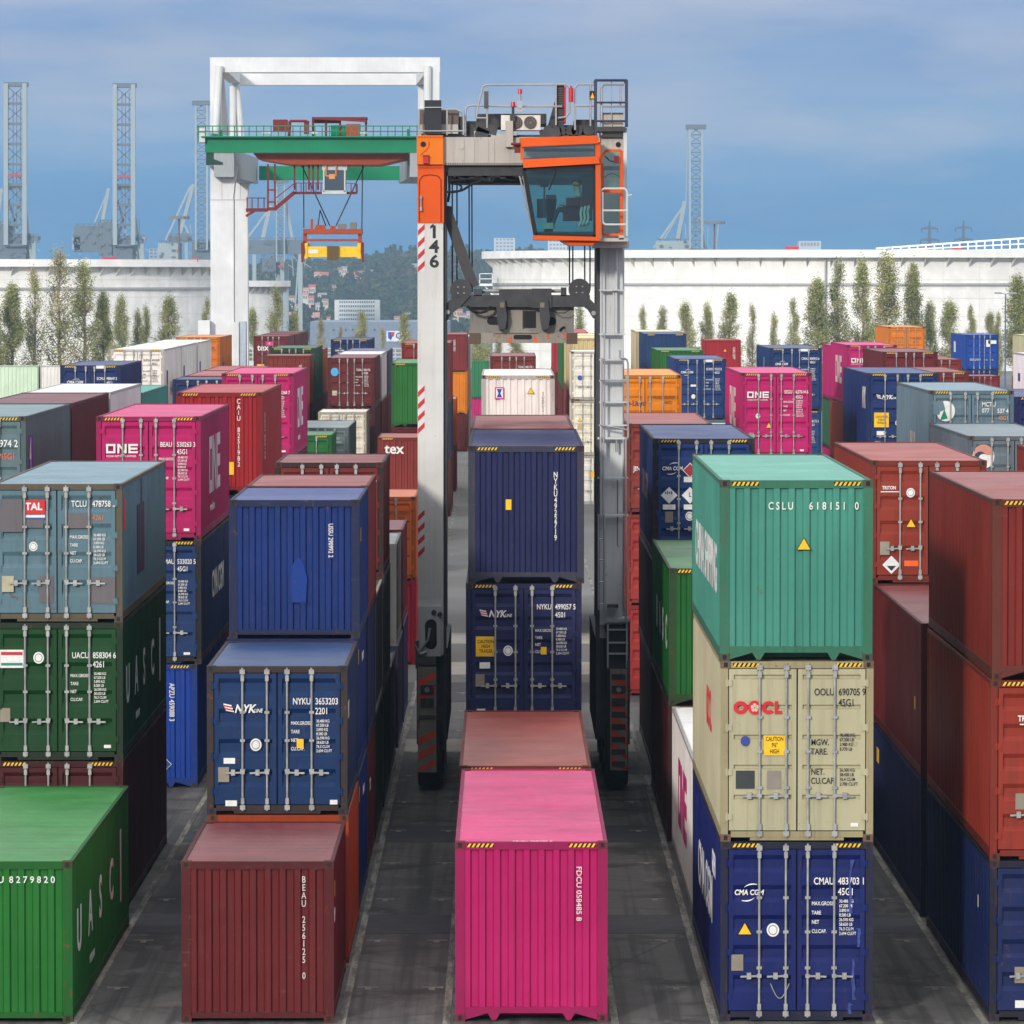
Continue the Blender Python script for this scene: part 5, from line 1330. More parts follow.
b = MB(); oval(b, 543, 556, 317, 325.5, YE); b.build('slot', BLACK, sp)
b = MB(); oval(b, 513.5, 532, 334.8, 339.5, YE - 0.05); b.build('slot', BLACK, sp)
b = MB(); bx(b, 524, 311, 536, 328, YE - 0.006, YE - 0.002, YE); b.build('slot', BLACK, sp)
b = MB()
for pts in (((506.5, 342.5), (512, 333.8), (512, 342.5)), ((533.5, 342.5), (533.5, 334), (539.5, 342.5)), ((546.5, 334.5), (549, 334), (549.5, 340), (547, 339)), ((562, 333.2), (565, 333.2), (569, 339), (566.5, 340.5)), ((497.5, 336), (500.5, 333.8), (500, 338))):
    b.prism([(at(x, y, YE).x, at(x, y, YE).z) for x, y in pts], 'y', YE - 0.056, YE - 0.052)
b.build('warning_mark', plain((210, 96, 60), 0.7, vary=0.3), sp)
b = MB(); bx(b, 469.2, 333, 480, 344, YE - 0.1, YE + 0.3, YE); bx(b, 566.5, 333, 577.5, 344, YE - 0.1, YE + 0.3, YE); b.build('corner_guide', paint((120, 104, 90), 1.0, 0.7), sp)
b = MB(); b.path(seg((559.5, 331), (562, 328), (564.5, 327), Y=YE - .02), 0.03); b.build('scrap_mark', BLACK, sp)

# ------------------------------------------------------------------ the driver (seated, looking to the left of the picture)
SKIN = plain((196, 146, 120), 0.6, vary=0.06)
SHIRT = plain((176, 182, 188), 0.8, vary=0.1)
SLEEVE = plain((84, 96, 116), 0.8)
TROUS = plain((52, 66, 62), 0.85, vary=0.15)
SHOE = plain((34, 32, 30), 0.7)
def person(origin):
    """skeleton grown into one continuous skin; faces -x"""
    V, E, Rr, Mt = [], [], [], []
    def v(x, y, z, r, m):
        V.append((x, y, z)); Rr.append(r); Mt.append(m); return len(V) - 1
    def chain(start, pts):
        p = start
        for q in pts:
            i = v(*q); E.append((p, i)); p = i
        return p
    pel = v(0, 0, 0.10, 0.15, 2)
    chest = chain(pel, [(0.0, 0, 0.24, 0.135, 1), (-0.01, 0, 0.38, 0.15, 1), (-0.01, 0, 0.50, 0.13, 1)])
    neck = chain(chest, [(-0.02, 0, 0.58, 0.058, 0)])
    head = chain(neck, [(-0.035, 0, 0.66, 0.085, 0), (-0.035, 0, 0.74, 0.098, 0), (-0.03, 0, 0.80, 0.075, 0)])
    jaw = chain(len(V) - 3, [(-0.11, 0, 0.655, 0.032, 0)])
    nose = chain(len(V) - 3, [(-0.145, 0, 0.715, 0.016, 0)])
    for sy in (-1, 1):
        hip = chain(pel, [(-0.05, sy * 0.10, 0.08, 0.095, 2), (-0.26, sy * 0.13, 0.12, 0.08, 2), (-0.46, sy * 0.14, 0.15, 0.062, 2),
                          (-0.52, sy * 0.14, 0.02, 0.055, 2), (-0.60, sy * 0.14, -0.24, 0.042, 2), (-0.62, sy * 0.14, -0.31, 0.04, 3), (-0.70, sy * 0.15, -0.335, 0.04, 3), (-0.80, sy * 0.16, -0.34, 0.03, 3)])
        sh = chain(chest, [(-0.01, sy * 0.17, 0.49, 0.07, 1), (-0.03, sy * 0.225, 0.36, 0.052, 4), (-0.06, sy * 0.24, 0.25, 0.043, 0), (-0.2, sy * 0.22, 0.235, 0.034, 0), (-0.31, sy * 0.19, 0.25, 0.026, 0), (-0.36, sy * 0.18, 0.255, 0.028, 0)])
        palm = chain(sh, [(-0.395, sy * 0.175, 0.25, 0.024, 0)])
        for k, ln in enumerate((0.9, 1.0, 0.95, 0.75)):
            dy = (k - 1.5) * 0.021
            chain(palm, [(-0.42, sy * 0.175 + dy, 0.248, 0.0095, 0), (-0.42 - 0.034 * ln, sy * 0.175 + dy, 0.24, 0.009, 0), (-0.42 - 0.052 * ln, sy * 0.175 + dy, 0.215, 0.0085, 0), (-0.42 - 0.046 * ln, sy * 0.175 + dy, 0.195, 0.008, 0)])
        chain(sh, [(-0.38, sy * 0.175 - sy * 0.035, 0.265, 0.011, 0), (-0.41, sy * 0.175 - sy * 0.05, 0.255, 0.01, 0), (-0.43, sy * 0.175 - sy * 0.045, 0.235, 0.009, 0)])
    me = bpy.data.meshes.new('person'); me.from_pydata(V, E, []); 
    o = bpy.data.objects.new('person', me); COL.objects.link(o)
    bpy.context.view_layer.objects.active = o
    sk = o.modifiers.new('skin', 'SKIN'); sk.use_smooth_shade = True
    if not me.skin_vertices:
        me.attributes.new('x', 'FLOAT', 'POINT')
    sv = me.skin_vertices[0].data
    for i, r in enumerate(Rr):
        sv[i].radius = (r, r); sv[i].use_root = (i == 0)
    o.modifiers.new('sub', 'SUBSURF').levels = 1
    dg = bpy.context.evaluated_depsgraph_get()
    m2 = bpy.data.meshes.new_from_object(o.evaluated_get(dg))
    o.modifiers.clear(); o.data = m2
    m2.materials.clear()
    for m in (SKIN, SHIRT, TROUS, SHOE, SLEEVE):
        m2.materials.append(m)
    vv = [Vector(p) for p in V]
    for f in m2.polygons:
        c_ = f.center; best = min(range(len(vv)), key=lambda i: (vv[i] - c_).length - Rr[i])
        f.material_index = Mt[best]; f.use_smooth = True
    o.location = origin
    return o
hp = at(578.5, 214, YS)
driver = person((hp.x, YS, hp.z - 0.04))
tag(driver, 'driver in a pale shirt sitting at the controls inside the glazed cab', 'person')
def ball(name, c0, rx, ry, rz, mat, par, zmin=None):
    bm = bmesh.new(); bmesh.ops.create_uvsphere(bm, u_segments=16, v_segments=12, radius=1)
    if zmin is not None:
        for w_ in bm.verts:
            if w_.co.z < zmin + (0.45 if w_.co.x < -0.2 else 0.0):
                w_.co.z = zmin + (0.45 if w_.co.x < -0.2 else 0.0)
    for w_ in bm.verts:
        w_.co = Vector((w_.co.x * rx, w_.co.y * ry, w_.co.z * rz))
    me = bpy.data.meshes.new(name); bm.to_mesh(me); bm.free(); me.materials.append(mat)
    me.polygons.foreach_set('use_smooth', [True] * len(me.polygons))
    o = bpy.data.objects.new(name, me); COL.objects.link(o); o.parent = par; o.location = c0
    return o
ball('hair', (-0.022, 0, 0.755), 0.108, 0.094, 0.098, plain((36, 28, 24), 0.8), driver, -0.15)
for sy in (-1, 1):
    ball('eye', (-0.122, sy * 0.034, 0.732), 0.012, 0.014, 0.01, plain((30, 28, 28), 0.3), driver)
    ball('ear', (-0.025, sy * 0.092, 0.715), 0.02, 0.012, 0.032, SKIN, driver)
ball('mouth', (-0.132, 0, 0.672), 0.008, 0.022, 0.006, plain((140, 70, 66), 0.5), driver)
# ------------------------------------------------------------------ gantry crane behind the stacks
YG, YG2 = 400.0, 433.0
GW = paint((222, 225, 226), 0.15, 0.5, dirt=0.2)
GGREEN = paint((0, 156, 112), 0.15, 0.5, dirt=0.2)
GOR = paint((196, 92, 44), 0.4, 0.55)
GRED = paint((150, 54, 46), 0.4, 0.55)
base = at(325, 420, YG)
gantry = thing('gantry_crane', 'white portal gantry crane with green girders and an orange trolley behind the left stacks', 'gantry crane', (base.x, 416, 0))
def gx(b, x0, y0, x1, y1, Y0, Y1, zb=None):
    p, q = at(x0, y0, Y0), at(x1, y1, Y0)
    b.box(p.x, q.x, Y0, Y1, q.z if zb is None else zb, p.z)
def gp(b, poly, Y0, Y1):
    b.prism([(at(x, y, Y0).x, at(x, y, Y0).z) for x, y in poly], 'y', Y0, Y1)
def gb(x, y, Y):
    return tuple(at(x, y, Y))
for (x0, x1, Y) in ((210.3, 233, YG), (420, 441, YG), (233.5, 247, YG2), (419, 440, YG2)):
    b = MB(); gx(b, x0, 199, x1, 0, Y, Y + 2.0, zb=0)
    gp(b, [(x0, 199), (x0, 166), (x1 + (4 if x0 < 300 else 0), 166), (x1 + 2, 180), (x1, 199)] if x0 < 300 else [(x0, 199), (x0 - 4, 170), (x1, 166), (x1, 199)], Y, Y + 2.0)
    c_ = b.build('column', GW, gantry)
    b = MB(); gx(b, x0, 199.6, x1, 200.2, Y - 0.02, Y, None); gx(b, (x0 + x1) / 2, 165, (x0 + x1) / 2 + .4, 199, Y - 0.02, Y, None); b.build('weld_seam', plain((150, 152, 152)), c_)
b = MB(); gx(b, 210, 57.5, 233, 0, YG, YG + 0.1, zb=at(0, 137, YG).z)
b = MB(); gx(b, 210, 72.3, 221, 137, YG, YG + 1.2); gx(b, 428, 72.3, 439.5, 137, YG, YG + 1.2); gx(b, 233.5, 85, 238, 150, YG2, YG2 + 1.4); gx(b, 418, 85, 424, 150, YG2, YG2 + 1.4); b.build('portal_post', GW, gantry)
b = MB(); gx(b, 210, 57.3, 440, 72.3, YG, YG + 1.2); b.build('portal_beam', GW, gantry)
b = MB(); gx(b, 232, 73.5, 423, 85, YG2, YG2 + 1.2); b.build('portal_beam', GW, gantry)
for p, q in (((219.5, 66, YG - 0.3), (215, 134, YG - 0.3)), ((219.5, 66, YG + 1), (226, 134, YG + 3)), ((233, 86, YG2 - .3), (233, 146, YG2 - .3)), ((236, 80, YG2), (242, 146, YG2)), ((427.5, 66, YG - 0.3), (427, 134, YG - .3)), ((423.5, 86, YG2 - 0.3), (421, 146, YG2 - .3))):
    b = MB(); b.tube(gb(*p), gb(*q), 0.29, 12); b.build('brace', GW, gantry)
b = MB(); b.bar(gb(221.5, 66, YG + .6), gb(235, 78, YG2 + .6), 0.9, 0.9); b.bar(gb(434, 64, YG + .6), gb(421, 80, YG2 + .6), 0.9, 0.9); b.build('tie_beam', GW, gantry)
# end beams that carry the girders
for (a, c_) in (((224, 163), (249, 171)), ((420, 163), (408, 171))):
    b = MB(); b.bar(gb(a[0], a[1], YG - 1.5), gb(c_[0], c_[1], YG2 + 3.0), 1.57, 2.15)
    b.build('end_beam', paint((186, 192, 196), 0.2), gantry)
# green girders with walkways
b = MB(); gx(b, 205, 137.3, 416.5, 152.5, YG - 1.6, YG - 0.4); gx(b, 201, 136, 418, 137.3, YG - 2.2, YG - 0.3); g1 = b.build('girder', GGREEN, gantry)
b = MB(); gx(b, 206, 152.6, 223, 165, YG - 1.5, YG - 0.3); gx(b, 409, 152.6, 416, 165, YG - 1.5, YG - .3); b.build('bracket', paint((40, 88, 72), 0.3), g1)
b = MB(); gx(b, 259, 166, 416, 180, YG2, YG2 + 1.2); b.build('girder', GGREEN, gantry)
b = MB()
for y in (126, 131.5):
    b.tube(gb(198, y, YG - 2.1), gb(418, y, YG - 2.1), 0.045, 6)
x = 198
while x < 419:
    b.tube(gb(x, 125.8, YG - 2.1), gb(x, 137, YG - 2.1), 0.04, 5); x += 7.3
b.tube(gb(198, 126, YG - 2.1), gb(198, 142, YG - 2.1), 0.05, 6); gx(b, 219, 130, 222.5, 137, YG - 2, YG - 1.6); gx(b, 407, 129, 410, 137, YG - 2, YG - 1.6)
b.build('railing', GGREEN, gantry)
b = MB(); gx(b, 199, 128, 205, 142, YG - 2, YG - 0.8); gx(b, 262, 131, 271, 134, YG - 1.5, YG - 1); gx(b, 311, 131, 318, 134, YG - 1.5, YG - 1); gx(b, 360, 131, 367, 134, YG - 1.5, YG - 1); b.build('lamp_bar', plain((210, 214, 212)), gantry)
# trolley
b = MB(); gp(b, [(253, 153), (408, 153), (408, 158), (380, 164.5), (290, 164.5), (258, 159)], YG, YG + 8); tr = b.build('trolley', GOR, gantry)
b = MB(); gx(b, 312, 117, 367, 119, YG + 1, YG + 4); gx(b, 313, 119.5, 340, 123, YG + 2, YG + 3)
for x in (313, 326, 340, 366):
    b.tube(gb(x, 117, YG + 1.5), gb(x, 137, YG + 1.5), 0.09, 6)
b.bar(gb(312, 118, YG + 1), gb(366, 121, YG + 1), 0.18); b.build('hoist_frame', GRED, tr)
b = MB(); p = gb(331, 132, YG + 2); b.tube(p, (p[0] + 1.6, p[1], p[2]), 0.55, 14); b.build('rope_drum', GGREEN, tr)
b = MB(); gx(b, 346, 124, 360, 137, YG + 1.2, YG + 3); b.build('motor_house', GOR, tr)
b = MB(); b.path([gb(289, 137, YG), gb(290, 121, YG), (gb(307, 121, YG)), gb(309, 123, YG)], 0.12); gx(b, 304, 122, 309, 134, YG, YG + .5); gx(b, 273, 119.5, 287, 131, YG + 4, YG + 6); b.build('davit', GRED, tr)
# operator cab with stairs under the trolley
b = MB(); gx(b, 322, 164.6, 347, 170, YG + 0.5, YG + 2.6); gx(b, 323, 170, 324.5, 192, YG + 0.5, YG + 2.6); gx(b, 344, 170, 345.5, 192, YG + 0.5, YG + 2.6); gx(b, 322, 190.5, 346.5, 194, YG + 0.5, YG + 2.6); gx(b, 324.6, 170, 344, 190.4, YG + 2.4, YG + 2.6)
oc = b.build('operator_cab', plain((206, 210, 206)), tr)
b = MB(); gx(b, 324.6, 170, 344, 190.4, YG + 0.6, YG + 0.64); b.build('window', glass((0.3, 0.42, 0.4, 1), 0.2), oc)
b = MB(); b.path([gb(326, 165, YG + .3), gb(326, 176, YG + .3), gb(336, 176, YG + .3), gb(336, 165, YG + .3)], 0.06); gx(b, 329, 174, 335, 179, YG + .2, YG + .4); b.build('headlight', plain((225, 150, 90)), oc)
b = MB()
for x in (268, 275, 294.5, 309, 313, 318):
    b.bar(gb(x, 164, YG + 1), gb(x, 210 if x < 280 else 190, YG + 1), 0.14)
for y in (178, 190, 208):
    b.bar(gb(267, y if y > 200 else y + 12, YG + .9), gb(276, y if y > 200 else y + 12, YG + .9), 0.12)
b.bar(gb(276, 208, YG + 1), gb(295, 192, YG + 1), 0.2, 0.3); b.bar(gb(276, 198, YG + .6), gb(295, 183, YG + .6), 0.07); b.bar(gb(268, 209, YG + 1), gb(277, 209, YG + 1), 0.25)
b.bar(gb(294, 193, YG + 1), gb(357, 193, YG + 1), 0.2); b.bar(gb(294, 183, YG + .5), gb(323, 183, YG + .5), 0.06); b.bar(gb(346, 183, YG + .5), gb(357, 184, YG + .5), 0.06)
x = 296
while x < 357:
    if x < 323 or x > 346:
        b.tube(gb(x, 183, YG + .5), gb(x, 193, YG + .5), 0.04, 5)
    x += 5
b.tube(gb(357, 184, YG + .5), gb(357, 193, YG + .5), 0.06, 5); b.build('stair', GRED, tr)
b = MB(); b.bar(gb(246, 210, YG2), gb(268, 210, YG2), 0.3)
for x in (247, 252, 258, 264):
    b.tube(gb(x, 198, YG2), gb(x, 210, YG2), 0.05, 5)
b.bar(gb(246, 198, YG2), gb(266, 198, YG2), 0.07); b.bar(gb(246, 216, YG2), gb(256, 210, YG2), 0.2); b.build('landing', GRED, gantry)
# spreader on its ropes
b = MB()
for p, q in (((303.5, 164), (303.8, 228)), ((362.5, 160), (361.8, 230)), ((302, 166), (330, 226)), ((364, 166), (336, 226)), ((320, 210), (318, 226)), ((320, 210), (326, 226))):
    b.tube(gb(*p, YG + 3), gb(*q, YG + 3), 0.05, 5)
b.build('rope', ROPE, gantry)
b = MB(); gx(b, 303, 229, 362, 234, YG + 1.5, YG + 4.5); gx(b, 304, 239, 361, 241, YG + 1.8, YG + 4.2); b.bar(gb(333, 226, YG + 2), gb(333, 231, YG + 2), 0.4)
for x in (305, 360):
    b.bar(gb(x, 229, YG + 2), gb(x, 243, YG + 2), 0.3)
gx(b, 310.5, 219, 313, 230, YG + 2, YG + 2.3); gp(b, [(314, 230), (326, 230), (324, 225), (316, 225)], YG + 2, YG + 3); gs = b.build('spreader', GOR, gantry)
b = MB(); gx(b, 338, 224, 346, 229, YG + 2, YG + 3); gx(b, 350, 222.5, 356.5, 229, YG + 2, YG + 3); b.build('power_pack', plain((120, 118, 110)), gs)
b = MB(); gx(b, 304, 246.5, 361, 257, YG + 1.6, YG + 2.2); gx(b, 304, 243, 307.5, 258.5, YG + 1.5, YG + 8); gx(b, 357.5, 243, 361, 258.5, YG + 1.5, YG + 8); gx(b, 304, 246.5, 361, 257, YG + 7.6, YG + 8.2); b.build('spreader_beam', plain((245, 200, 10)), gs)
b = MB(); gp(b, [(301, 243), (304, 241), (305, 252), (302.5, 262.5), (301.3, 262)], YG + 1.4, YG + 2); gp(b, [(364, 243), (361, 241), (360.5, 252), (362.5, 262.5), (363.8, 262)], YG + 1.4, YG + 2); b.build('flipper', GRED, gs)
b = MB(); gx(b, 327, 246, 338.5, 260.5, YG + 1.3, YG + 1.6); b.build('head_lock', plain((96, 74, 30)), gs)
b = MB(); gx(b, 308.5, 249.5, 318, 253.5, YG + 1.57, YG + 1.6); b.build('sign', WHITE, gs)
# base blocks of the crane legs
b = MB(); gx(b, 198, 320.5, 209.8, 356, YG - 1, YG + 2, zb=0); gx(b, 233, 322, 238, 0, YG - 0.6, YG + 1, zb=0); b.build('machine_house', GW, gantry)
b = MB(); gx(b, 238.4, 321.5, 245, 0, YG - .4, YG + 1.2, zb=0); b.build('cable_box', plain((176, 190, 202)), gantry)

# elevated white walkway behind the stacks
wk = thing('elevated_walkway', 'white elevated walkway with railings far back behind the left stacks', 'walkway', (at(320, 350, 440).x, 440, 0))
b = MB(); gx(b, 228, 361, 420, 367, 440, 442); b.build('deck', paint((212, 216, 216), 0.2), wk)
b = MB()
for y in (348.5, 353, 357):
    b.tube(gb(228, y, 440), gb(420, y, 440), 0.05, 5)
x = 228
while x <= 420:
    b.tube(gb(x, 348, 440), gb(x, 361, 440), 0.05, 5); x += 6.2
b.build('railing', plain((205, 208, 206)), wk)
b = MB()
for x in (232, 262, 320, 358, 390, 418):
    gx(b, x, 367, x + 3, 0, 440.4, 441.6, zb=0)
b.build('support', paint((200, 204, 204), 0.2), wk)

# ------------------------------------------------------------------ storage tanks
TANKM = paint((246, 246, 242), 0.0, 0.5, dirt=0.06)
def tank(label, cx, cy, r, h, ring=None, nbr=60, pipes=()):
    t = thing('storage_tank', label, 'storage tank', (cx, cy, 0))
    n = 180
    b = MB()
    P = lambda a, rr, z: (cx + rr * math.cos(a), cy + rr * math.sin(a), z)
    A = [2 * math.pi * k / n for k in range(n)]
    for k in range(n):
        a, c_ = A[k], A[(k + 1) % n]
        b.face([P(a, r, 0), P(c_, r, 0), P(c_, r, h), P(a, r, h)])
        b.face([P(a, r, h - .3), P(c_, r, h - .3), P(c_, 0.1, h - .2), P(a, 0.1, h - .2)])
    b.build('shell', TANKM, t)
    b = MB()
    for k in range(n):
        a, c_ = A[k], A[(k + 1) % n]
        q = [(r + 0.01, h - 0.95), (r + 1.5, h - 0.95), (r + 1.5, h + 0.05), (r + 0.01, h + 0.05)]
        for (r0, z0), (r1, z1) in zip(q, q[1:]):
            b.face([P(a, r0, z0), P(c_, r0, z0), P(c_, r1, z1), P(a, r1, z1)])
    b.build('wind_girder', TANKM, t)
    b = MB(); zz = 2.3
    while zz < h - 1.2:
        for k in range(n):
            a, c_ = A[k], A[(k + 1) % n]
            b.face([P(a, r + .03, zz), P(c_, r + .03, zz), P(c_, r + .03, zz + .07), P(a, r + .03, zz + .07)])
        zz += 2.35
    for k in range(0, n, 3):
        a, d = A[k], 0.0012
        b.face([P(a, r + .035, 0), P(a + d, r + .035, 0), P(a + d, r + .035, h - 1), P(a, r + .035, h - 1)])
    b.build('weld_seam', plain((228, 228, 223)), t)
    b = MB()
    for k in range(nbr):
        a = 2 * math.pi * (k + 0.5) / nbr
        d = 0.0009
        b.face([P(a, r, h - 0.96), P(a, r + 1.4, h - 0.96), P(a, r, h - 2.2)]); b.face([P(a + d, r, h - 0.96), P(a + d, r, h - 2.2), P(a + d, r + 1.4, h - 0.96)])
        b.face([P(a, r + 1.4, h - 0.96), P(a + d, r + 1.4, h - 0.96), P(a + d, r, h - 2.2), P(a, r, h - 2.2)])
    b.build('bracket', paint((214, 214, 208), 0.1), t)
    if ring:
        b = MB()
        for k in range(n):
            a, c_ = A[k], A[(k + 1) % n]
            for (r0, z0), (r1, z1) in (((r, ring), (r + .35, ring)), ((r + .35, ring), (r + .35, ring + .3)), ((r + .35, ring + .3), (r, ring + .3))):
                b.face([P(a, r0, z0), P(c_, r0, z0), P(c_, r1, z1), P(a, r1, z1)])
        b.build('ring', plain((170, 172, 172)), t)
    for dx_ in pipes:
        a = -math.pi / 2 + dx_ / r
        b = MB(); b.tube(P(a, r + .5, 0), P(a, r + .5, h - 1), 0.11, 8); b.build('pipe', plain((168, 170, 172)), t)
    return t
def tank_px(label, limb_l, limb_r, Yc, ytop_front, **k):
    xc = (limb_l + limb_r) / 2
    r = (limb_r - limb_l) / 2 * Yc / F_PX
    c_ = at(xc, 279, Yc)
    h = at(xc, ytop_front, Yc - r).z
    return tank(label, c_.x, Yc, r - 1.5, h, **k), c_, r, h
tR, cR, rR, hR = tank_px('huge white storage tank spanning the right half behind the poplars', 482, 1200, 700, 250, nbr=100, ring=11.0, pipes=(-5.1, -3.9))
tL, cL, rL, hL = tank_px('huge white storage tank at the left behind the bare poplars', -330, 243, 720, 259.5, nbr=96, ring=10.4)
tM, cM, rM, hM = tank_px('smaller white storage tank right of the gantry column', 120, 290.5, 860, 281)
b = MB(); p = at(486, 277, 690)
b.box(p.x - .9, p.x + .9, 689, 691, p.z - 1.2, p.z - .9); b.box(p.x - .9, p.x - .8, 689, 691, p.z - 1, p.z + .5); b.box(p.x + .8, p.x + .9, 689, 691, p.z - 1, p.z + .5); b.box(p.x - .9, p.x + .9, 689, 689.1, p.z + .4, p.z + .5); b.box(p.x - .9, p.x + .9, 689, 689.1, p.z - .3, p.z - .2); b.bar((p.x - .2, 690, p.z - 1.2), (p.x + 1.4, 690, p.z - 3), 0.2)
b.build('stair_platform', TANKM, tR)
b = MB(); rr_ = 675
for (y0, y1, r_) in ((248.5, 237, 0.13), (251, 243, 0.09), (252, 249, 0.1)):
    b.tube(tuple(at(876, y0, rr_)), tuple(at(1040, y1, rr_)), r_, 6)
for k in range(19):
    x = 884 + 8.4 * k
    t_ = (x - 876) / 164
    b.tube(tuple(at(x, 248.5 - 11.5 * t_, rr_)), tuple(at(x, 252 - 3 * t_, rr_)), 0.1, 5)
b.build('roof_ladder', TANKM, tR)
for (x0, x1, y0, y1, par, Y) in ((786, 799, 246.5, 249.6, tR, 660), (952, 962, 248, 250.8, tR, 660), (504, 512, 251.5, 255, tR, 690), (102, 116, 257, 259.6, tL, 690), (190, 198, 258.5, 261.5, tL, 700)):
    b = MB(); gx(b, x0, y0, x1, y1, Y, Y + 2); b.build('roof_hatch', plain((196, 50, 54)), par)

# ------------------------------------------------------------------ poplars
LEAF = [plain(c_, 0.7, 0, 0.2, 0.3, 0.25) for c_ in ((168, 168, 110), (148, 154, 96), (178, 168, 126), (130, 142, 86))]
BARK = plain((146, 130, 110), 0.9, 0, 0.1, 0.2)
def poplar_meshes(seed, dens, bare):
    """unit poplar 10 m tall, about 2.3 m wide: a column of upswept limbs set with small leaves"""
    rnd = random.Random(seed)
    t = MB(); pts = []
    x = y = 0
    for k in range(11):
        pts.append((x, y, k * 0.96)); x += rnd.uniform(-.05, .05); y += rnd.uniform(-.05, .05)
    for k in range(10):
        t.tube(pts[k], pts[k + 1], 0.11 * (1 - k / 10.5) + 0.012, 6, 0.11 * (1 - (k + 1) / 10.5) + 0.01)
    prof = lambda z: 1.12 * min(1.0, (z + 0.5) / 2.0) * max(0.06, min(1.0, (10.35 - z) / 6.2)) ** 0.72
    tips = []
    for k in range(64):
        z = rnd.uniform(0.9, 8.9); p = Vector(pts[min(int(z / 0.96), 10)]); p.z = z
        a = rnd.uniform(0, 6.283); ln = rnd.uniform(0.9, 1.9)
        e_z = min(9.95, z + ln); w = prof(e_z) * rnd.uniform(0.45, 1.0)
        e = Vector((math.cos(a) * w, math.sin(a) * w, e_z))
        m_ = p.lerp(e, 0.5) + Vector((math.cos(a) * .1, math.sin(a) * .1, -.12))
        t.tube(p, m_, 0.032, 4, 0.022, False); t.tube(m_, e, 0.022, 4, 0.006, False)
        tips.append((p, m_, e))
    c_ = MB()
    def leaf(p, s):
        n = Vector((rnd.gauss(0, 1), rnd.gauss(0, 1), rnd.gauss(0, .8))).normalized()
        a = n.orthogonal().normalized() * s; d = n.cross(a).normalized() * s * 0.75
        c_.face([p - a, p + d, p + a, p - d])
    for p, m_, e in tips:
        q = e.z / 10
        if rnd.random() < bare * (0.3 + .7 * q):
            nl = int(dens * .12)
        else:
            nl = int(dens * rnd.uniform(.6, 1.4))
        c_.m = rnd.choice((0, 0, 1, 1, 3, 2))
        for _ in range(nl):
            u = rnd.uniform(.25, 1.05)
            b2 = p.lerp(m_, u * 2) if u < .5 else m_.lerp(e, u * 2 - 1)
            leaf(b2 + Vector((rnd.gauss(0, .17), rnd.gauss(0, .17), rnd.gauss(0, .25))), rnd.uniform(.035, .07))
    return t.mesh('trunk'), c_.mesh('crown')
PV = [poplar_meshes(3, 230, 0.05), poplar_meshes(11, 190, 0.1), poplar_meshes(23, 150, 0.22), poplar_meshes(31, 105, 0.3), poplar_meshes(41, 240, 0.08), poplar_meshes(57, 170, 0.15), poplar_meshes(67, 125, 0.24)]
for tm, cm_ in PV:
    tm.materials.append(BARK)
    for m in LEAF:
        cm_.materials.append(m)
YT = 560.0
# (x, top y, width, variant, label)
TREES = [(-6, 300, 22, 0, 'poplar half cut by the left picture edge'), (12, 285, 24, 0, 'dark green poplar, first whole one on the far left'), (33, 269, 18, 3, 'thin nearly bare poplar left of the tallest bare one'),
 (60, 249, 28, 3, 'tallest bare poplar on the left, rising above the tank rim'), (84, 262, 26, 2, 'tall half bare poplar just right of the tallest bare one'), (103, 293, 19, 0, 'narrow green poplar right of the half bare pair'),
 (121, 296, 17, 0, 'small green poplar standing alone behind the white containers'), (138, 310, 13, 2, 'sparse small poplar in a close pair behind the white row'), (146, 306, 13, 2, 'slightly taller sparse poplar of the close pair behind the white row'), (168, 296, 21, 1, 'bushy green poplar left of the white gantry column'),
 (207, 298, 12, 1, 'poplar half hidden by the white gantry column'), (253, 308, 14, 1, 'slim poplar just right of the white gantry column'), (276, 288, 18, 2, 'thin poplar beside the pale blue grey post of the far crane'), (294, 310, 16, 2, 'short sparse poplar left of the grey warehouse'),
 (321, 318, 11, 3, 'small bare poplar at the left end of the grey warehouse'), (341, 326, 8, 3, 'tiny bare poplar before the middle of the grey warehouse'), (361, 311, 16, 2, 'brownish poplar before the grey warehouse front'), (382, 327, 8, 3, 'tiny bare poplar left of the warehouse sign'),
 (405, 313, 16, 2, 'brownish poplar beside the warehouse sign and carrier leg'), (479, 306, 20, 1, 'yellowish poplar seen through the carrier under its black headblock'), (498, 338, 12, 2, 'low sparse poplar under the left half of the spreader'), (515, 334, 18, 1, 'low bushy poplar under the spreader middle'),
 (579, 306, 13, 1, 'poplar framed between the spreader and right carrier leg'), (643, 306, 11, 2, 'small pale poplar nearest the right carrier leg'), (663, 307, 14, 1, 'small poplar above the steel blue container'), (686, 303, 19, 1, 'bushy poplar between the steel blue and red containers'),
 (707, 304, 15, 0, 'dense dark poplar left of the far red container'), (730, 293, 20, 1, 'broad poplar directly above the far red container'), (752, 304, 12, 3, 'nearly bare poplar right of the far red container'), (774, 313, 11, 2, 'short pale poplar between the bare one and bushy ones'),
 (793, 299, 15, 1, 'slim poplar before the two tank pipes'), (817, 280, 24, 0, 'full dark poplar just right of the two tank pipes'), (839, 260, 20, 1, 'very tall poplar, first of three reaching the tank rim'), (863, 259, 22, 1, 'very tall poplar, middle of three reaching the tank rim'),
 (887, 255, 27, 0, 'tallest and broadest poplar of three reaching the tank rim'), (913, 265, 22, 0, 'tall poplar behind the orange container right of the broadest one'), (930, 302, 15, 0, 'short dark poplar right of the orange container'), (950, 301, 19, 1, 'conical poplar in the gap left of the vivid blue container'),
 (971, 306, 12, 1, 'small poplar above the vivid blue container'), (990, 312, 13, 1, 'short poplar left of the twin lamp post'), (998, 313, 11, 1, 'shorter twin poplar touching the lamp post'), (1018, 277, 26, 0, 'large poplar at the right picture edge by the lamp post')]
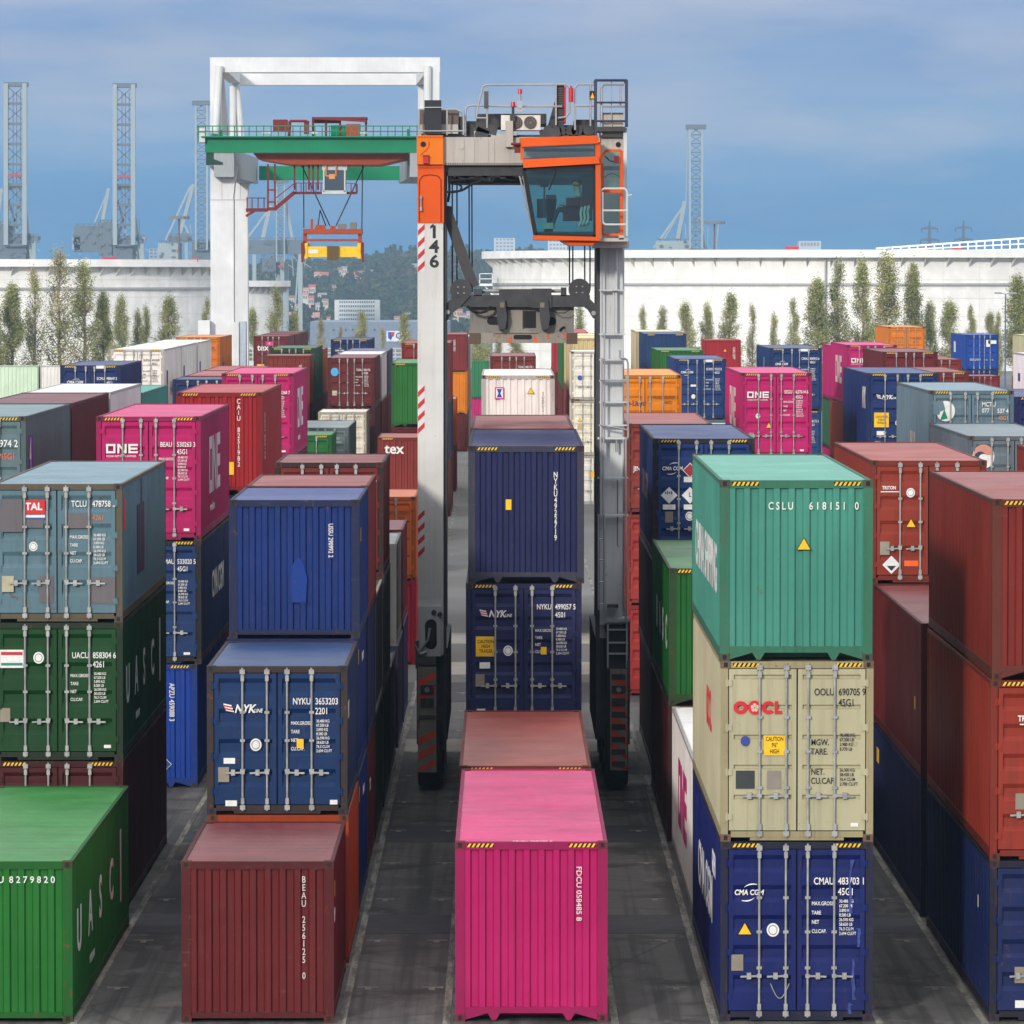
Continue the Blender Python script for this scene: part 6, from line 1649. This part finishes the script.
for i, (x, yt, w, vr, lab) in enumerate(TREES):
    Y = YT + ((i * 37) % 17)
    p = at(x, yt, Y)
    hgt = p.z
    t = thing('poplar_tree', lab, 'tree', (p.x, Y, 0), 'poplars before the tanks', rz=i * 1.7)
    sc = w * 1.5 / F_PX * Y / 2.2
    t.scale = (sc * (0.85 + 0.3 * ((i * 7) % 5) / 4), sc, hgt / 10)
    for nm, me in zip(('trunk', 'crown'), PV[vr if i % 2 else {0: 4, 1: 5, 2: 6, 3: 3}[vr]]):
        o = bpy.data.objects.new(nm, me); COL.objects.link(o); o.parent = t

# ------------------------------------------------------------------ lamp masts
def lamp_mast(label, x, yt, Y, col_, ring_r, r=0.22, arms=None):
    p = at(x, yt, Y)
    t = thing('lamp_mast', label, 'lamp mast', (p.x, Y, -6 if Y > 700 else 0))
    m = plain(col_, 0.5)
    b = MB(); b.tube((p.x, Y, t.location.z), (p.x, Y, p.z), r, 8, r * .7); b.build('pole', m, t)
    if arms:
        for sx in (-1, 1):
            b = MB(); b.bar((p.x, Y, p.z), (p.x + sx * arms, Y, p.z + .1), 0.09); b.box(p.x + sx * arms - .35, p.x + sx * arms + .35, Y - .2, Y + .2, p.z, p.z + .18); b.build('lamp', plain((150, 155, 160)), t)
    else:
        b = MB()
        for k in range(12):
            a = 2 * math.pi * k / 12
            b.bar((p.x, Y, p.z - .3), (p.x + ring_r * math.cos(a), Y + ring_r * math.sin(a), p.z - .2), 0.12)
            b.box(p.x + ring_r * math.cos(a) - .4, p.x + ring_r * math.cos(a) + .4, Y + ring_r * math.sin(a) - .4, Y + ring_r * math.sin(a) + .4, p.z - .6, p.z)
        b.build('lamp_ring', plain((120, 128, 138)), t)
lamp_mast('tall brown mast with a ring of lamps right of the far right crane', 714.5, 221, 1000, (120, 96, 92), 1.6)
lamp_mast('tall brown mast with a ring of lamps before the third quay crane', 179, 216, 1000, (120, 104, 98), 1.6, 0.26)
lamp_mast('slim blue grey post with two lamp arms at the far right', 1005.5, 294, 520, (84, 104, 150), 0, 0.09, arms=0.75)

# ------------------------------------------------------------------ quay cranes with raised booms
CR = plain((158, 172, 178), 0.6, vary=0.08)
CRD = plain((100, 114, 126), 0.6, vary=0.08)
def quay_crane(label, x0, x1, yt, yb, Y, body=None, frame=None, lattice=False, red=None, stays=None, ground=-14):
    p, q = at(x0, yt, Y), at(x1, yb, Y)
    t = thing('quay_crane', label, 'quay crane', (p.x, Y, ground))
    s_ = Y / F_PX
    Pt = lambda x, y, d=0: tuple(at(x, y, Y) + Vector((0, d, 0)))
    b = MB(); wd = (0.14 if lattice else 0.19) * (x1 - x0) * s_
    for x in (x0, x1):
        off = wd / 2 if x == x0 else -wd / 2
        a, c_ = Vector(Pt(x, yt)) + Vector((off, 0, 0)), Vector(Pt(x, yb)) + Vector((off, 0, 0))
        b.bar(a, c_, wd, wd * 2)
    bm_ = b.build('boom', CR, t)
    b = MB(); n = int((yb - yt) / ((x1 - x0) * (0.6 if lattice else 0.8)))
    for k in range(n + 1):
        y = yt + (yb - yt) * k / n
        b.bar(Pt(x0, y), Pt(x1, y), wd * .6)
        if k < n:
            y2 = yt + (yb - yt) * (k + 1) / n
            b.bar(Pt(x0, y), Pt(x1, y2), wd * (.38 if lattice else .2)); b.bar(Pt(x1, y), Pt(x0, y2), wd * (.38 if lattice else .2))
    for fx in (.4, .55, .72):
        if not lattice:
            x = x0 + (x1 - x0) * fx; b.bar(Pt(x, yt + 8), Pt(x, yb - 20), wd * .2)
    b.build('lattice', CRD, bm_)
    b = MB(); gx(b, x0 - 0.5 - (2.5 if lattice else 0), yt - 1.5, x1 + 0.5 + (2.5 if lattice else 0), yt + 3, Y - 1, Y + 4); b.build('boom_tip', CRD, bm_)
    if red:
        b = MB(); gx(b, x0 + 2, red, x1 - 2, red + 2.5, Y - 1.5, Y); b.build('red_beam', plain((186, 60, 66)), bm_)
    for r_ in (body or ()):
        b = MB(); gx(b, *r_, Y + 2, Y + 14)
        b.build('machinery_house', CR if r_[1] % 2 else CRD, t)
    rq = random.Random(int(x0))
    b = MB()
    for r_ in (body or ()):
        for _ in range(9):
            xx = rq.uniform(r_[0], r_[2]); yy = rq.uniform(r_[1] - 1, r_[3]); ww = rq.uniform(1, 4)
            gx(b, xx, yy, min(r_[2] + 1, xx + ww), yy + rq.uniform(.5, 3), Y + 1.4, Y + 3)
        for k in range(4):
            xx = r_[0] + (r_[2] - r_[0]) * (k + .5) / 4
            b.bar(Pt(xx, r_[1], 2), Pt(xx, r_[1] - 2, 2), .3)
        b.bar(Pt(r_[0], r_[1] - 2, 2), Pt(r_[2], r_[1] - 2, 2), .3)
    if body:
        b.build('fittings', CRD, bm_)
    b = MB()
    for a, c_, w_ in (frame or ()):
        b.bar(Pt(*a, 3), Pt(*c_, 3), w_ * s_)
    for k in range(5):       # splayed braces and rails round the foot of the boom
        xa = x0 - 10 + 9 * k; xb = xa + rq.uniform(-7, 9)
        b.bar(Pt(xa, yb + 14, 4), Pt(xb, yb - 22 - 4 * (k % 3), 4), 0.9 * s_)
        b.bar(Pt(xa, yb - 6 * (k % 2), 3), Pt(xa + 9, yb + 6, 3), 0.7 * s_)
    b.build('frame', CR, t)
    b = MB()
    for x in (x0 + 1, x1 - 1):
        pp = Vector(Pt(x, yb, 6)); b.bar((pp.x, pp.y, ground), tuple(pp), 1.6)
        b.bar((pp.x, pp.y + 18, ground), (pp.x, pp.y + 18, pp.z), 1.6)
    b.build('leg', CR, t)
    return t
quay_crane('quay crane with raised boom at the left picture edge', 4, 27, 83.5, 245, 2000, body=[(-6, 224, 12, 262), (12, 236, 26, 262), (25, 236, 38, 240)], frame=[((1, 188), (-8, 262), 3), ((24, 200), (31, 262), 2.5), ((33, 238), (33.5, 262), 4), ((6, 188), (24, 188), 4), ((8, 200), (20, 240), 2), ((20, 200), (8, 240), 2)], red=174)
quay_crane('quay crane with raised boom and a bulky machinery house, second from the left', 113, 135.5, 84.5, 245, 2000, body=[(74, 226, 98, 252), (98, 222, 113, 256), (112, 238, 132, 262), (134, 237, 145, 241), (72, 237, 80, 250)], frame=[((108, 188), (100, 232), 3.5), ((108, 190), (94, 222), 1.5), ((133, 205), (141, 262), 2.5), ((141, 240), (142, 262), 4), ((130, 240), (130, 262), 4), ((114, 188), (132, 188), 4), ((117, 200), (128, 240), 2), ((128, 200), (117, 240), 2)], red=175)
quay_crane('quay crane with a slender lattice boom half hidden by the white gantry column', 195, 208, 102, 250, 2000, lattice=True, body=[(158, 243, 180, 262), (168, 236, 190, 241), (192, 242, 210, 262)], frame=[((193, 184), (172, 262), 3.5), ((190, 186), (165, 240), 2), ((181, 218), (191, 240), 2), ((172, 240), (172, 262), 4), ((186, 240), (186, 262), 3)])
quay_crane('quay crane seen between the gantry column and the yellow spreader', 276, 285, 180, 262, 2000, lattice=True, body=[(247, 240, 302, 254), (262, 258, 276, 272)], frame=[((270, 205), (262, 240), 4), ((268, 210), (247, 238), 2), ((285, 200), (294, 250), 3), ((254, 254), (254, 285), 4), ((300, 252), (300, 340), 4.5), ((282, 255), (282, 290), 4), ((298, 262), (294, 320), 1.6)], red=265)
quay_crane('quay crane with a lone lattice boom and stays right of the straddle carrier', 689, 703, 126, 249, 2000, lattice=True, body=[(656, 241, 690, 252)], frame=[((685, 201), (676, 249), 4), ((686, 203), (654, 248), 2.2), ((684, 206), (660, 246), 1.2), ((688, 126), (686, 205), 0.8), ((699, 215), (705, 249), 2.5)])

# ------------------------------------------------------------------ pylons
def pylon(label, x, yt, yb, Y):
    p = at(x, yt, Y); s_ = Y / F_PX; q = at(x, yb, Y)
    t = thing('power_pylon', label, 'pylon', (p.x, Y, -14))
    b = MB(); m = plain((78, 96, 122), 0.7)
    hh = p.z + 14; w = 4.2 * s_ * 1.4
    for sx in (-1, 1):
        for sy in (-1, 1):
            b.bar((p.x + sx * w, Y + sy * w, -14), (p.x, Y, p.z), 0.75)
    for k in range(9):
        z0 = -14 + hh * k / 9.5; z1 = -14 + hh * (k + 1) / 9.5; w0 = w * (1 - k / 9.5); w1 = w * (1 - (k + 1) / 9.5)
        b.bar((p.x - w0, Y - w0, z0), (p.x + w1, Y - w1, z1), 0.4); b.bar((p.x + w0, Y - w0, z0), (p.x - w1, Y - w1, z1), 0.4)
    b.build('mast', m, t)
    for dy, ln in ((7.5, 8), (19, 9)):
        b = MB(); z = at(x, yt + dy, Y).z; l_ = ln * s_
        b.bar((p.x - l_, Y, z), (p.x + l_, Y, z), 0.7); b.bar((p.x - l_, Y, z), (p.x, Y, z + 2 * s_), 0.4); b.bar((p.x + l_, Y, z), (p.x, Y, z + 2 * s_), 0.4)
        for sx in (-1, 1):
            b.tube((p.x + sx * l_, Y, z), (p.x + sx * l_, Y, z - 4 * s_), 0.3, 5)
        b.build('cross_arm', m, t)
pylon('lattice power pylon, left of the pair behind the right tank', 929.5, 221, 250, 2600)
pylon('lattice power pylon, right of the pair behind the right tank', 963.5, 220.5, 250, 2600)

# ------------------------------------------------------------------ town: buildings beyond the valley
def building(label, x0, x1, yt, yb, Y, depth, wall, win, rows, cols, roof=None, name='apartment_building', cat='building', group=None, pane=(96, 110, 130), margin=0.06):
    p, q = at(x0, yt, Y), at(x1, yb, Y)
    t = thing(name, label, cat, ((p.x + q.x) / 2, Y, q.z - 2), group)
    b = MB(); b.box(p.x, q.x, Y, Y + depth, q.z - 2, p.z); b.build('wall', plain(wall, 0.7), t)
    if roof:
        b = MB(); mx_ = Y + depth / 2; e = (q.x - p.x) * 0.05; rh = (p.z - q.z) * .4
        b.face([(p.x - e, Y - e, p.z), (q.x + e, Y - e, p.z), (q.x + e, mx_, p.z + rh), (p.x - e, mx_, p.z + rh)]); b.face([(p.x - e, Y + depth + e, p.z), (q.x + e, Y + depth + e, p.z), (q.x + e, mx_, p.z + rh), (p.x - e, mx_, p.z + rh)])
        b.face([(p.x - e, Y - e, p.z), (p.x - e, mx_, p.z + rh), (p.x - e, Y + depth + e, p.z)]); b.face([(q.x + e, Y - e, p.z), (q.x + e, mx_, p.z + rh), (q.x + e, Y + depth + e, p.z)])
        b.build('roof', plain(roof, 0.8), t)
    if rows:
        wdt, hg = q.x - p.x, p.z - q.z
        for r_ in range(rows):
            b = MB()
            z0 = q.z + hg * (r_ + .3) / rows; z1 = q.z + hg * (r_ + .8) / rows
            for c_ in range(cols):
                a0 = p.x + wdt * (margin + (1 - 2 * margin) * (c_ + .15) / cols); a1 = p.x + wdt * (margin + (1 - 2 * margin) * (c_ + .8) / cols)
                b.box(a0, a1, Y - .06, Y + .05, z0, z1)
            b.build('window', plain(pane, 0.3), t)
    return t
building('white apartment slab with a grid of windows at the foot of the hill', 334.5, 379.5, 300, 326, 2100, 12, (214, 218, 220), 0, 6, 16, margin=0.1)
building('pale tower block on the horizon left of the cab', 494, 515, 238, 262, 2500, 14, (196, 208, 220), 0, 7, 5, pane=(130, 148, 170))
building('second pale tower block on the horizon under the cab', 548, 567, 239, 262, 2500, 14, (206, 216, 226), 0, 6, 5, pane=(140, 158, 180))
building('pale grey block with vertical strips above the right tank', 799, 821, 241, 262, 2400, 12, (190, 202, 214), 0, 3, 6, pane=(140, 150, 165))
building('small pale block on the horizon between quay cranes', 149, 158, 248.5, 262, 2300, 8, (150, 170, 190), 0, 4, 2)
wh = building('long grey warehouse with a blue lettered sign behind sparse poplars', 310, 448, 322, 372, 625, 30, (124, 140, 160), 0, 0, 0, name='warehouse', cat='warehouse')
b = MB()
for x in (333, 340, 345, 352, 374, 404):
    gx(b, x, 329, x + 1.2, 330.5, 624.9, 624.99)
b.build('vent', plain((70, 80, 96)), wh)
b = MB(); gx(b, 386.5, 331, 408, 341.5, 624.9, 625); sgn = b.build('sign', plain((216, 222, 230)), wh)
b = MB(); gp(b, [(388, 332), (394.5, 332), (391, 340), (388, 338)], 624.86, 624.89); b.build('logo', plain((50, 80, 170)), sgn)
b = MB(); gp(b, [(391.6, 332), (394.4, 332), (393.6, 336.5), (391.6, 336)], 624.82, 624.85); b.build('logo', plain((200, 50, 60)), sgn)
me = text_mesh('Ge', 1.0, 0.02, 0, 1.0)
o = child('lettering', me, plain((60, 90, 160)), sgn)
p = at(395.5, 336, 624.86); m = plane_mtx('front', p.x, p.z); m.translation.y = 624.86
o.matrix_basis = Matrix.Translation(-wh.location) @ m

rh = random.Random(5)
HOUSE = []
for (x, y) in ((318, 277), (324, 277.5), (338, 273), (344, 271), (350, 277), (355, 279), (362, 275), (369, 274.5), (306, 292), (312, 290), (335, 289), (322, 297), (304, 297), (311, 301), (325, 303), (320, 308), (316, 318), (300, 309), (291, 301), (415, 269), (310, 320), (327, 321), (397, 320), (408, 318), (288, 317), (455, 268), (462, 318), (470, 316), (452, 322), (458, 313)):
    HOUSE.append((x, y))
places = ('small %s house on the wooded hillside, %s')
roofn = (('pink roofed', (188, 130, 120)), ('red roofed', (172, 92, 78)), ('brown roofed', (140, 104, 94)), ('grey roofed', (140, 140, 150)))
walln = (('white', (220, 214, 204)), ('cream', (214, 200, 176)), ('pale pink', (210, 186, 174)))
for i, (x, y) in enumerate(HOUSE):
    w = rh.uniform(5.5, 9); hh = rh.uniform(3.8, 5.6)
    rn, rc = roofn[i % 4]; wn, wc = walln[(i * 2) % 3]
    Y = 2350 + (320 - y) * 13
    side = 'at the foot of the hill' if y > 312 else ('low on the slope' if y > 288 else 'high on the slope')
    where = 'left of the apartment slab' if x < 334 else ('above the apartment slab' if x < 382 else ('beside the left carrier leg' if x < 420 else 'seen through the carrier'))
    building('%s %s house %s, %s' % (wn, rn, side, where), x - w / 2, x + w / 2, y - hh / 2, y + hh / 2 + 1.5, Y, 9, wc, 0, 1, 3, roof=rc, name='house', cat='house', group='houses on the hillside', pane=(110, 112, 120))

# ------------------------------------------------------------------ ground, hill, forest
def ground_z(x, y):
    z = 0.0
    if y > 900:
        t = min(1, (y - 900) / 400); z = -16 * t * t * (3 - 2 * t)
    if y > 2250:
        t = min(1, (y - 2250) / 1050); t = t * t * (3 - 2 * t)
        fx = max(0, 1 - max(0, (x - 60) / 160)) * max(0, 1 - max(0, (-250 - x) / 150)); fx = fx * fx * (3 - 2 * fx)
        lx = 0.62 + 0.38 * min(1, max(0, (x + 190) / 120))
        z += (36 * lx * t + 3 * mnoise.noise(Vector((x / 60, y / 180, 3)))* t) * fx
    return z
GROUND, nt, bs = new_mat('asphalt')
v = world_vec(nt)
n1 = noise(nt, v, 0.09, 4); n2 = noise(nt, v, 1.1, 6, 0.65); n3 = noise(nt, v, 22, 3)
col = mixc(nt, ramp(nt, n1, 0.35, 0.65), (0.088, 0.084, 0.079, 1), (0.14, 0.133, 0.124, 1))
col = mixc(nt, ramp(nt, n2, 0.35, 0.72, 0, 0.5), col, (0.042, 0.041, 0.042, 1))
col = mixc(nt, ramp(nt, n3, 0.45, 0.75, 0, 0.25), col, (0.19, 0.185, 0.18, 1))
tyre = noise(nt, world_vec(nt, (2.6, 0.035, 1)), 1.0, 5, 0.6)
col = mixc(nt, ramp(nt, tyre, 0.45, 0.6, 0, 0.8), col, (0.035, 0.034, 0.034, 1))
oil = noise(nt, v, 0.55, 5, 0.6)
col = mixc(nt, ramp(nt, oil, 0.53, 0.63, 0, 0.8), col, (0.034, 0.031, 0.028, 1))
pale = noise(nt, world_vec(nt, (1.2, 0.5, 1), (7, 3, 0)), 1.0, 6, 0.7)
col = mixc(nt, ramp(nt, pale, 0.55, 0.7, 0, 0.65), col, (0.19, 0.18, 0.16, 1))
vor = nt.nodes.new('ShaderNodeTexVoronoi'); vor.feature = 'DISTANCE_TO_EDGE'; vor.inputs['Scale'].default_value = 0.22
nt.links.new(v, vor.inputs['Vector'])
col = mixc(nt, ramp(nt, vor.outputs['Distance'], 0.0, 0.012, 0.6, 0), col, (0.03, 0.03, 0.03, 1))
sep = nt.nodes.new('ShaderNodeSeparateXYZ'); nt.links.new(v, sep.inputs[0])
far = ramp(nt, sep.outputs['Y'], 118, 165)
col = mixc(nt, far, col, mixc(nt, ramp(nt, n1, 0.3, 0.7), (0.12, 0.117, 0.11, 1), (0.18, 0.176, 0.165, 1)))
far2 = ramp(nt, sep.outputs['Y'], 760, 1000)
col = mixc(nt, far2, col, (0.045, 0.06, 0.03, 1))
nt.links.new(col, bs.inputs['Base Color']); bs.inputs['Roughness'].default_value = 0.75; bs.inputs['Specular IOR Level'].default_value = 0.3
bp = nt.nodes.new('ShaderNodeBump'); bp.inputs['Strength'].default_value = 0.25; bp.inputs['Distance'].default_value = 0.01
nt.links.new(n3, bp.inputs['Height']); nt.links.new(bp.outputs['Normal'], bs.inputs['Normal'])
xs = [-3500, -2000, -1200, -800, -600] + [-500 + 14 * k for k in range(58)] + [400, 600, 1000, 2000, 3500]
ys = [-60, 40, 200, 500, 880] + [900 + 50 * k for k in range(27)] + [2270 + 26 * k for k in range(56)] + [3800, 3950]
b = MB()
b.v = [(x, y, ground_z(x, y)) for y in ys for x in xs]
nx = len(xs)
for j in range(len(ys) - 1):
    for i in range(nx - 1):
        b.f.append((j * nx + i, j * nx + i + 1, (j + 1) * nx + i + 1, (j + 1) * nx + i)); b.mi.append(0)
g = b.build('ground', GROUND); tag(g, 'dark worn asphalt of the container yard running back to a wooded hill', 'ground', None, 'structure')

# asphalt repair bands, lane lines and slot ticks
PATCH = plain((70, 70, 73), 0.8, vary=0.2, scale=2)
SLAB = plain((128, 124, 116), 0.8, vary=0.15, scale=1)
b = MB()
for y0, y1 in ((92.3, 95.0), (107.3, 110.6), (143, 150)):
    b.box(-7.2, 7.6, y0, y1, -0.05, 0.004)
o = b.build('asphalt_patch', PATCH); tag(o, 'darker bands of repaired asphalt across the lanes', 'asphalt', None, 'structure')
b = MB()
for y0, y1 in ((128, 131.5), (153, 158), (166, 171)):
    b.box(-2.6, 3.35, y0, y1, -0.05, 0.0045)
o = b.build('concrete_slab', plain((168, 164, 154), 0.8, vary=0.12, scale=1)); tag(o, 'pale concrete strips across the lane behind the carrier', 'concrete', None, 'structure')
LINE, nt, bs = new_mat('worn_line')
v = world_vec(nt)
wn = noise(nt, world_vec(nt, (5, 0.6, 1)), 1.0, 7, 0.7)
wc = mixc(nt, ramp(nt, wn, 0.42, 0.6), (0.3, 0.28, 0.235, 1), (0.075, 0.072, 0.068, 1))
nt.links.new(mixc(nt, ramp(nt, noise(nt, v, 9, 5), 0.45, 0.7, 0, .7), wc, (0.09, 0.085, 0.08, 1)), bs.inputs['Base Color'])
bs.inputs['Roughness'].default_value = 0.85
b = MB()
for xl in (-6.9, -2.62, -0.95, 1.75, 3.34, 5.98, 7.66, -11.15, 12.05):
    b.box(xl - 0.06, xl + 0.06, 60, 330, -0.05, 0.0085)
o = b.build('lane_line', LINE); tag(o, 'worn pale lines marking the edges of the container rows', 'lane line', None, 'structure')
b = MB()
y = 73.0
while y < 260:
    for xl, sx in ((-1.05, -1), (3.05, -1), (-2.5, 1), (7.4, -1), (-6.7, 1)):
        b.box(xl, xl + sx * 0.36, y, y + 0.1, -0.05, 0.0065)
        b.box(xl + sx * .14, xl + sx * 0.24, y - 0.25, y - 0.002, -0.05, 0.0065)
    y += 6.1
o = b.build('slot_mark', plain((140, 137, 128), 0.8, vary=0.3, scale=5)); tag(o, 'small pale tick marks for container slots on the asphalt', 'slot mark', None, 'structure')
b = MB()
for xc, w_ in ((0.41, 2.5), (4.66, 2.5), (8.97, 2.5)):
    b.box(xc - w_ / 2 - .25, xc + w_ / 2 + .25, 80.45, 80.95, -0.05, 0.0055)
o = b.build('row_line', LINE); tag(o, 'pale worn line across the near end of the rows', 'lane line', None, 'structure')

FOL = [plain(c_, 0.8, 0, 0.1, 0.25, 0.05) for c_ in ((50, 70, 44), (40, 60, 42), (66, 80, 48), (78, 76, 52))]
rf = random.Random(9)
b = MB()
def clump(cx, cy, z, h_, w_, con):
    n = int(44 + 20 * rf.random())
    for _ in range(n):
        u = rf.random(); a = rf.uniform(0, 6.283)
        rr_ = w_ * ((1 - u) ** .8 if con else math.sqrt(max(0, 1 - (2 * u - 1) ** 2))) * math.sqrt(rf.random())
        p = Vector((cx + rr_ * math.cos(a), cy + rr_ * math.sin(a) , z + h_ * (0.1 + .9 * u)))
        nrm = Vector((rf.gauss(0, 1), rf.gauss(-.3, 1), rf.gauss(.5, 1))).normalized(); s_ = rf.uniform(.8, 1.7)
        a_ = nrm.orthogonal().normalized() * s_; d_ = nrm.cross(a_).normalized() * s_
        b.face([p - a_, p + d_, p + a_, p - d_])
k = 0
while k < 2600:
    cy = rf.uniform(2260, 3330); cx = rf.uniform(-185, 30) * cy / 3000
    k += 1
    z = ground_z(cx, cy)
    h_ = rf.uniform(6, 11); con = rf.random() < .12
    clash = False
    for (x, y) in HOUSE:
        Yh = 2350 + (320 - y) * 13; ph = at(x, y, Yh)
        if abs(cx - ph.x) < 5.5 and Yh - 60 < cy < Yh + 8:
            clash = True
    if clash:
        continue
    b.m = rf.choice((0, 0, 1, 1, 1, 2, 3))
    clump(cx, cy, z, h_ * (1.35 if con else 1), rf.uniform(3, 5.5) * (.6 if con else 1), con)
p = at(387, 247, 3300)
b.m = 1
for d_, e_ in ((0, 0), (7, 3), (-9, 5)):
    clump(p.x + d_, 3300, p.z - 16 - e_, 16, 4, True)
o = b.build('forest', FOL); tag(o, 'dark wooded hillside beyond the yard', 'forest', None, 'stuff')

# ------------------------------------------------------------------ sky, sun, air
world = bpy.data.worlds.new('World'); scene.world = world; world.use_nodes = True
nt = world.node_tree; bg = nt.nodes['Background']
SUN_EL, SUN_AZ = 17.0, 202.0      # azimuth clockwise from +y: low and behind the camera, to the left
sky = nt.nodes.new('ShaderNodeTexSky'); sky.sky_type = 'NISHITA'; sky.sun_disc = False
sky.sun_elevation = R(SUN_EL); sky.sun_rotation = R(SUN_AZ); sky.air_density = 1.2; sky.dust_density = 1.5
tc = nt.nodes.new('ShaderNodeTexCoord')
sp_ = nt.nodes.new('ShaderNodeSeparateXYZ'); nt.links.new(tc.outputs['Generated'], sp_.inputs[0])
def wnoise(scale, loc, det):
    mp = nt.nodes.new('ShaderNodeMapping'); mp.inputs['Scale'].default_value = scale; mp.inputs['Location'].default_value = loc
    nt.links.new(tc.outputs['Generated'], mp.inputs['Vector'])
    return noise(nt, mp.outputs['Vector'], 1.0, det, 0.5)
cl1 = wnoise((16, 16, 70), (2.2, 0, 1.3), 5)
cl2 = wnoise((20, 20, 85), (0, 3, 0.9), 5)
el = sp_.outputs['Z']
# cloud deck: blue grey streaks low down, pale and bright overhead
rp = nt.nodes.new('ShaderNodeValToRGB')
mr = nt.nodes.new('ShaderNodeMapRange'); mr.inputs['From Max'].default_value = 0.07
wob = nt.nodes.new('ShaderNodeMath'); wob.operation = 'MULTIPLY_ADD'; nt.links.new(cl1, wob.inputs[0]); wob.inputs[1].default_value = 0.034
sub = nt.nodes.new('ShaderNodeMath'); sub.operation = 'SUBTRACT'; nt.links.new(el, sub.inputs[0]); sub.inputs[1].default_value = 0.018
nt.links.new(sub.outputs[0], wob.inputs[2]); nt.links.new(wob.outputs[0], mr.inputs['Value']); nt.links.new(mr.outputs['Result'], rp.inputs['Fac'])
er = rp.color_ramp
stops = [(0.0, (70, 150, 202)), (0.12, (36, 132, 196)), (0.26, (50, 138, 200)), (0.4, (98, 154, 208)), (0.55, (120, 158, 208)), (0.68, (104, 146, 204)), (0.8, (150, 172, 216)), (1.0, (166, 178, 214))]
er.elements[0].position = 0; er.elements[0].color = lin(stops[0][1]); er.elements[1].position = 1; er.elements[1].color = lin(stops[-1][1])
for ps, c_ in stops[1:-1]:
    e = er.elements.new(ps); e.color = lin(c_)
cc = mixc(nt, ramp(nt, el, 0.004, 0.03, 0, 1), rp.outputs['Color'], mixc(nt, ramp(nt, cl2, 0.42, 0.66, 0, 0.62), rp.outputs['Color'], lin((176, 184, 208))))
top_ = ramp(nt, el, 0.07, 0.5)
cl3 = wnoise((3, 3, 5), (1, 2, 0), 5)
over = mixc(nt, ramp(nt, cl3, 0.35, 0.65), (0.95, 1.0, 1.1, 1), (1.9, 1.88, 1.84, 1))
cc = mixc(nt, top_, cc, over)
bg2 = nt.nodes.new('ShaderNodeBackground'); nt.links.new(cc, bg2.inputs['Color']); bg2.inputs['Strength'].default_value = 1.0
nt.links.new(sky.outputs['Color'], bg.inputs['Color']); bg.inputs['Strength'].default_value = 0.1
mx = nt.nodes.new('ShaderNodeMixShader'); mx.inputs['Fac'].default_value = 0.86
nt.links.new(bg.outputs[0], mx.inputs[1]); nt.links.new(bg2.outputs[0], mx.inputs[2])
nt.links.new(mx.outputs[0], nt.nodes['World Output'].inputs['Surface'])

sd = bpy.data.lights.new('sun', 'SUN'); sd.energy = 2.5; sd.angle = R(5); sd.color = (1.0, 0.93, 0.84)
so = bpy.data.objects.new('sun', sd); COL.objects.link(so)
dirv = Vector((math.sin(R(SUN_AZ)) * math.cos(R(SUN_EL)), math.cos(R(SUN_AZ)) * math.cos(R(SUN_EL)), math.sin(R(SUN_EL))))
so.rotation_euler = dirv.to_track_quat('Z', 'Y').to_euler()
so.location = (-30, -20, 60)

HAZE = True
if HAZE:
    m = bpy.data.materials.new('haze'); m.use_nodes = True; nt = m.node_tree
    nt.nodes.remove(nt.nodes['Principled BSDF'])
    pv = nt.nodes.new('ShaderNodeVolumePrincipled'); pv.inputs['Color'].default_value = (0.55, 0.78, 1.0, 1); pv.inputs['Density'].default_value = 0.00014; pv.inputs['Anisotropy'].default_value = 0.2
    nt.links.new(pv.outputs[0], nt.nodes['Material Output'].inputs['Volume'])
    b = MB(); b.box(-3600, 3600, -80, 4000, -18, 125)
    o = b.build('haze', m); tag(o, 'thin bluish air over the harbour and hill', 'haze', None, 'stuff')

scene.render.engine = 'CYCLES'
scene.cycles.use_denoising = True
scene.cycles.max_bounces = 6
scene.cycles.transparent_max_bounces = 16
scene.cycles.volume_bounces = 0
scene.view_settings.view_transform = 'Standard'
scene.view_settings.look = 'None'
scene.view_settings.exposure = 0.1
scene.view_settings.gamma = 1.0
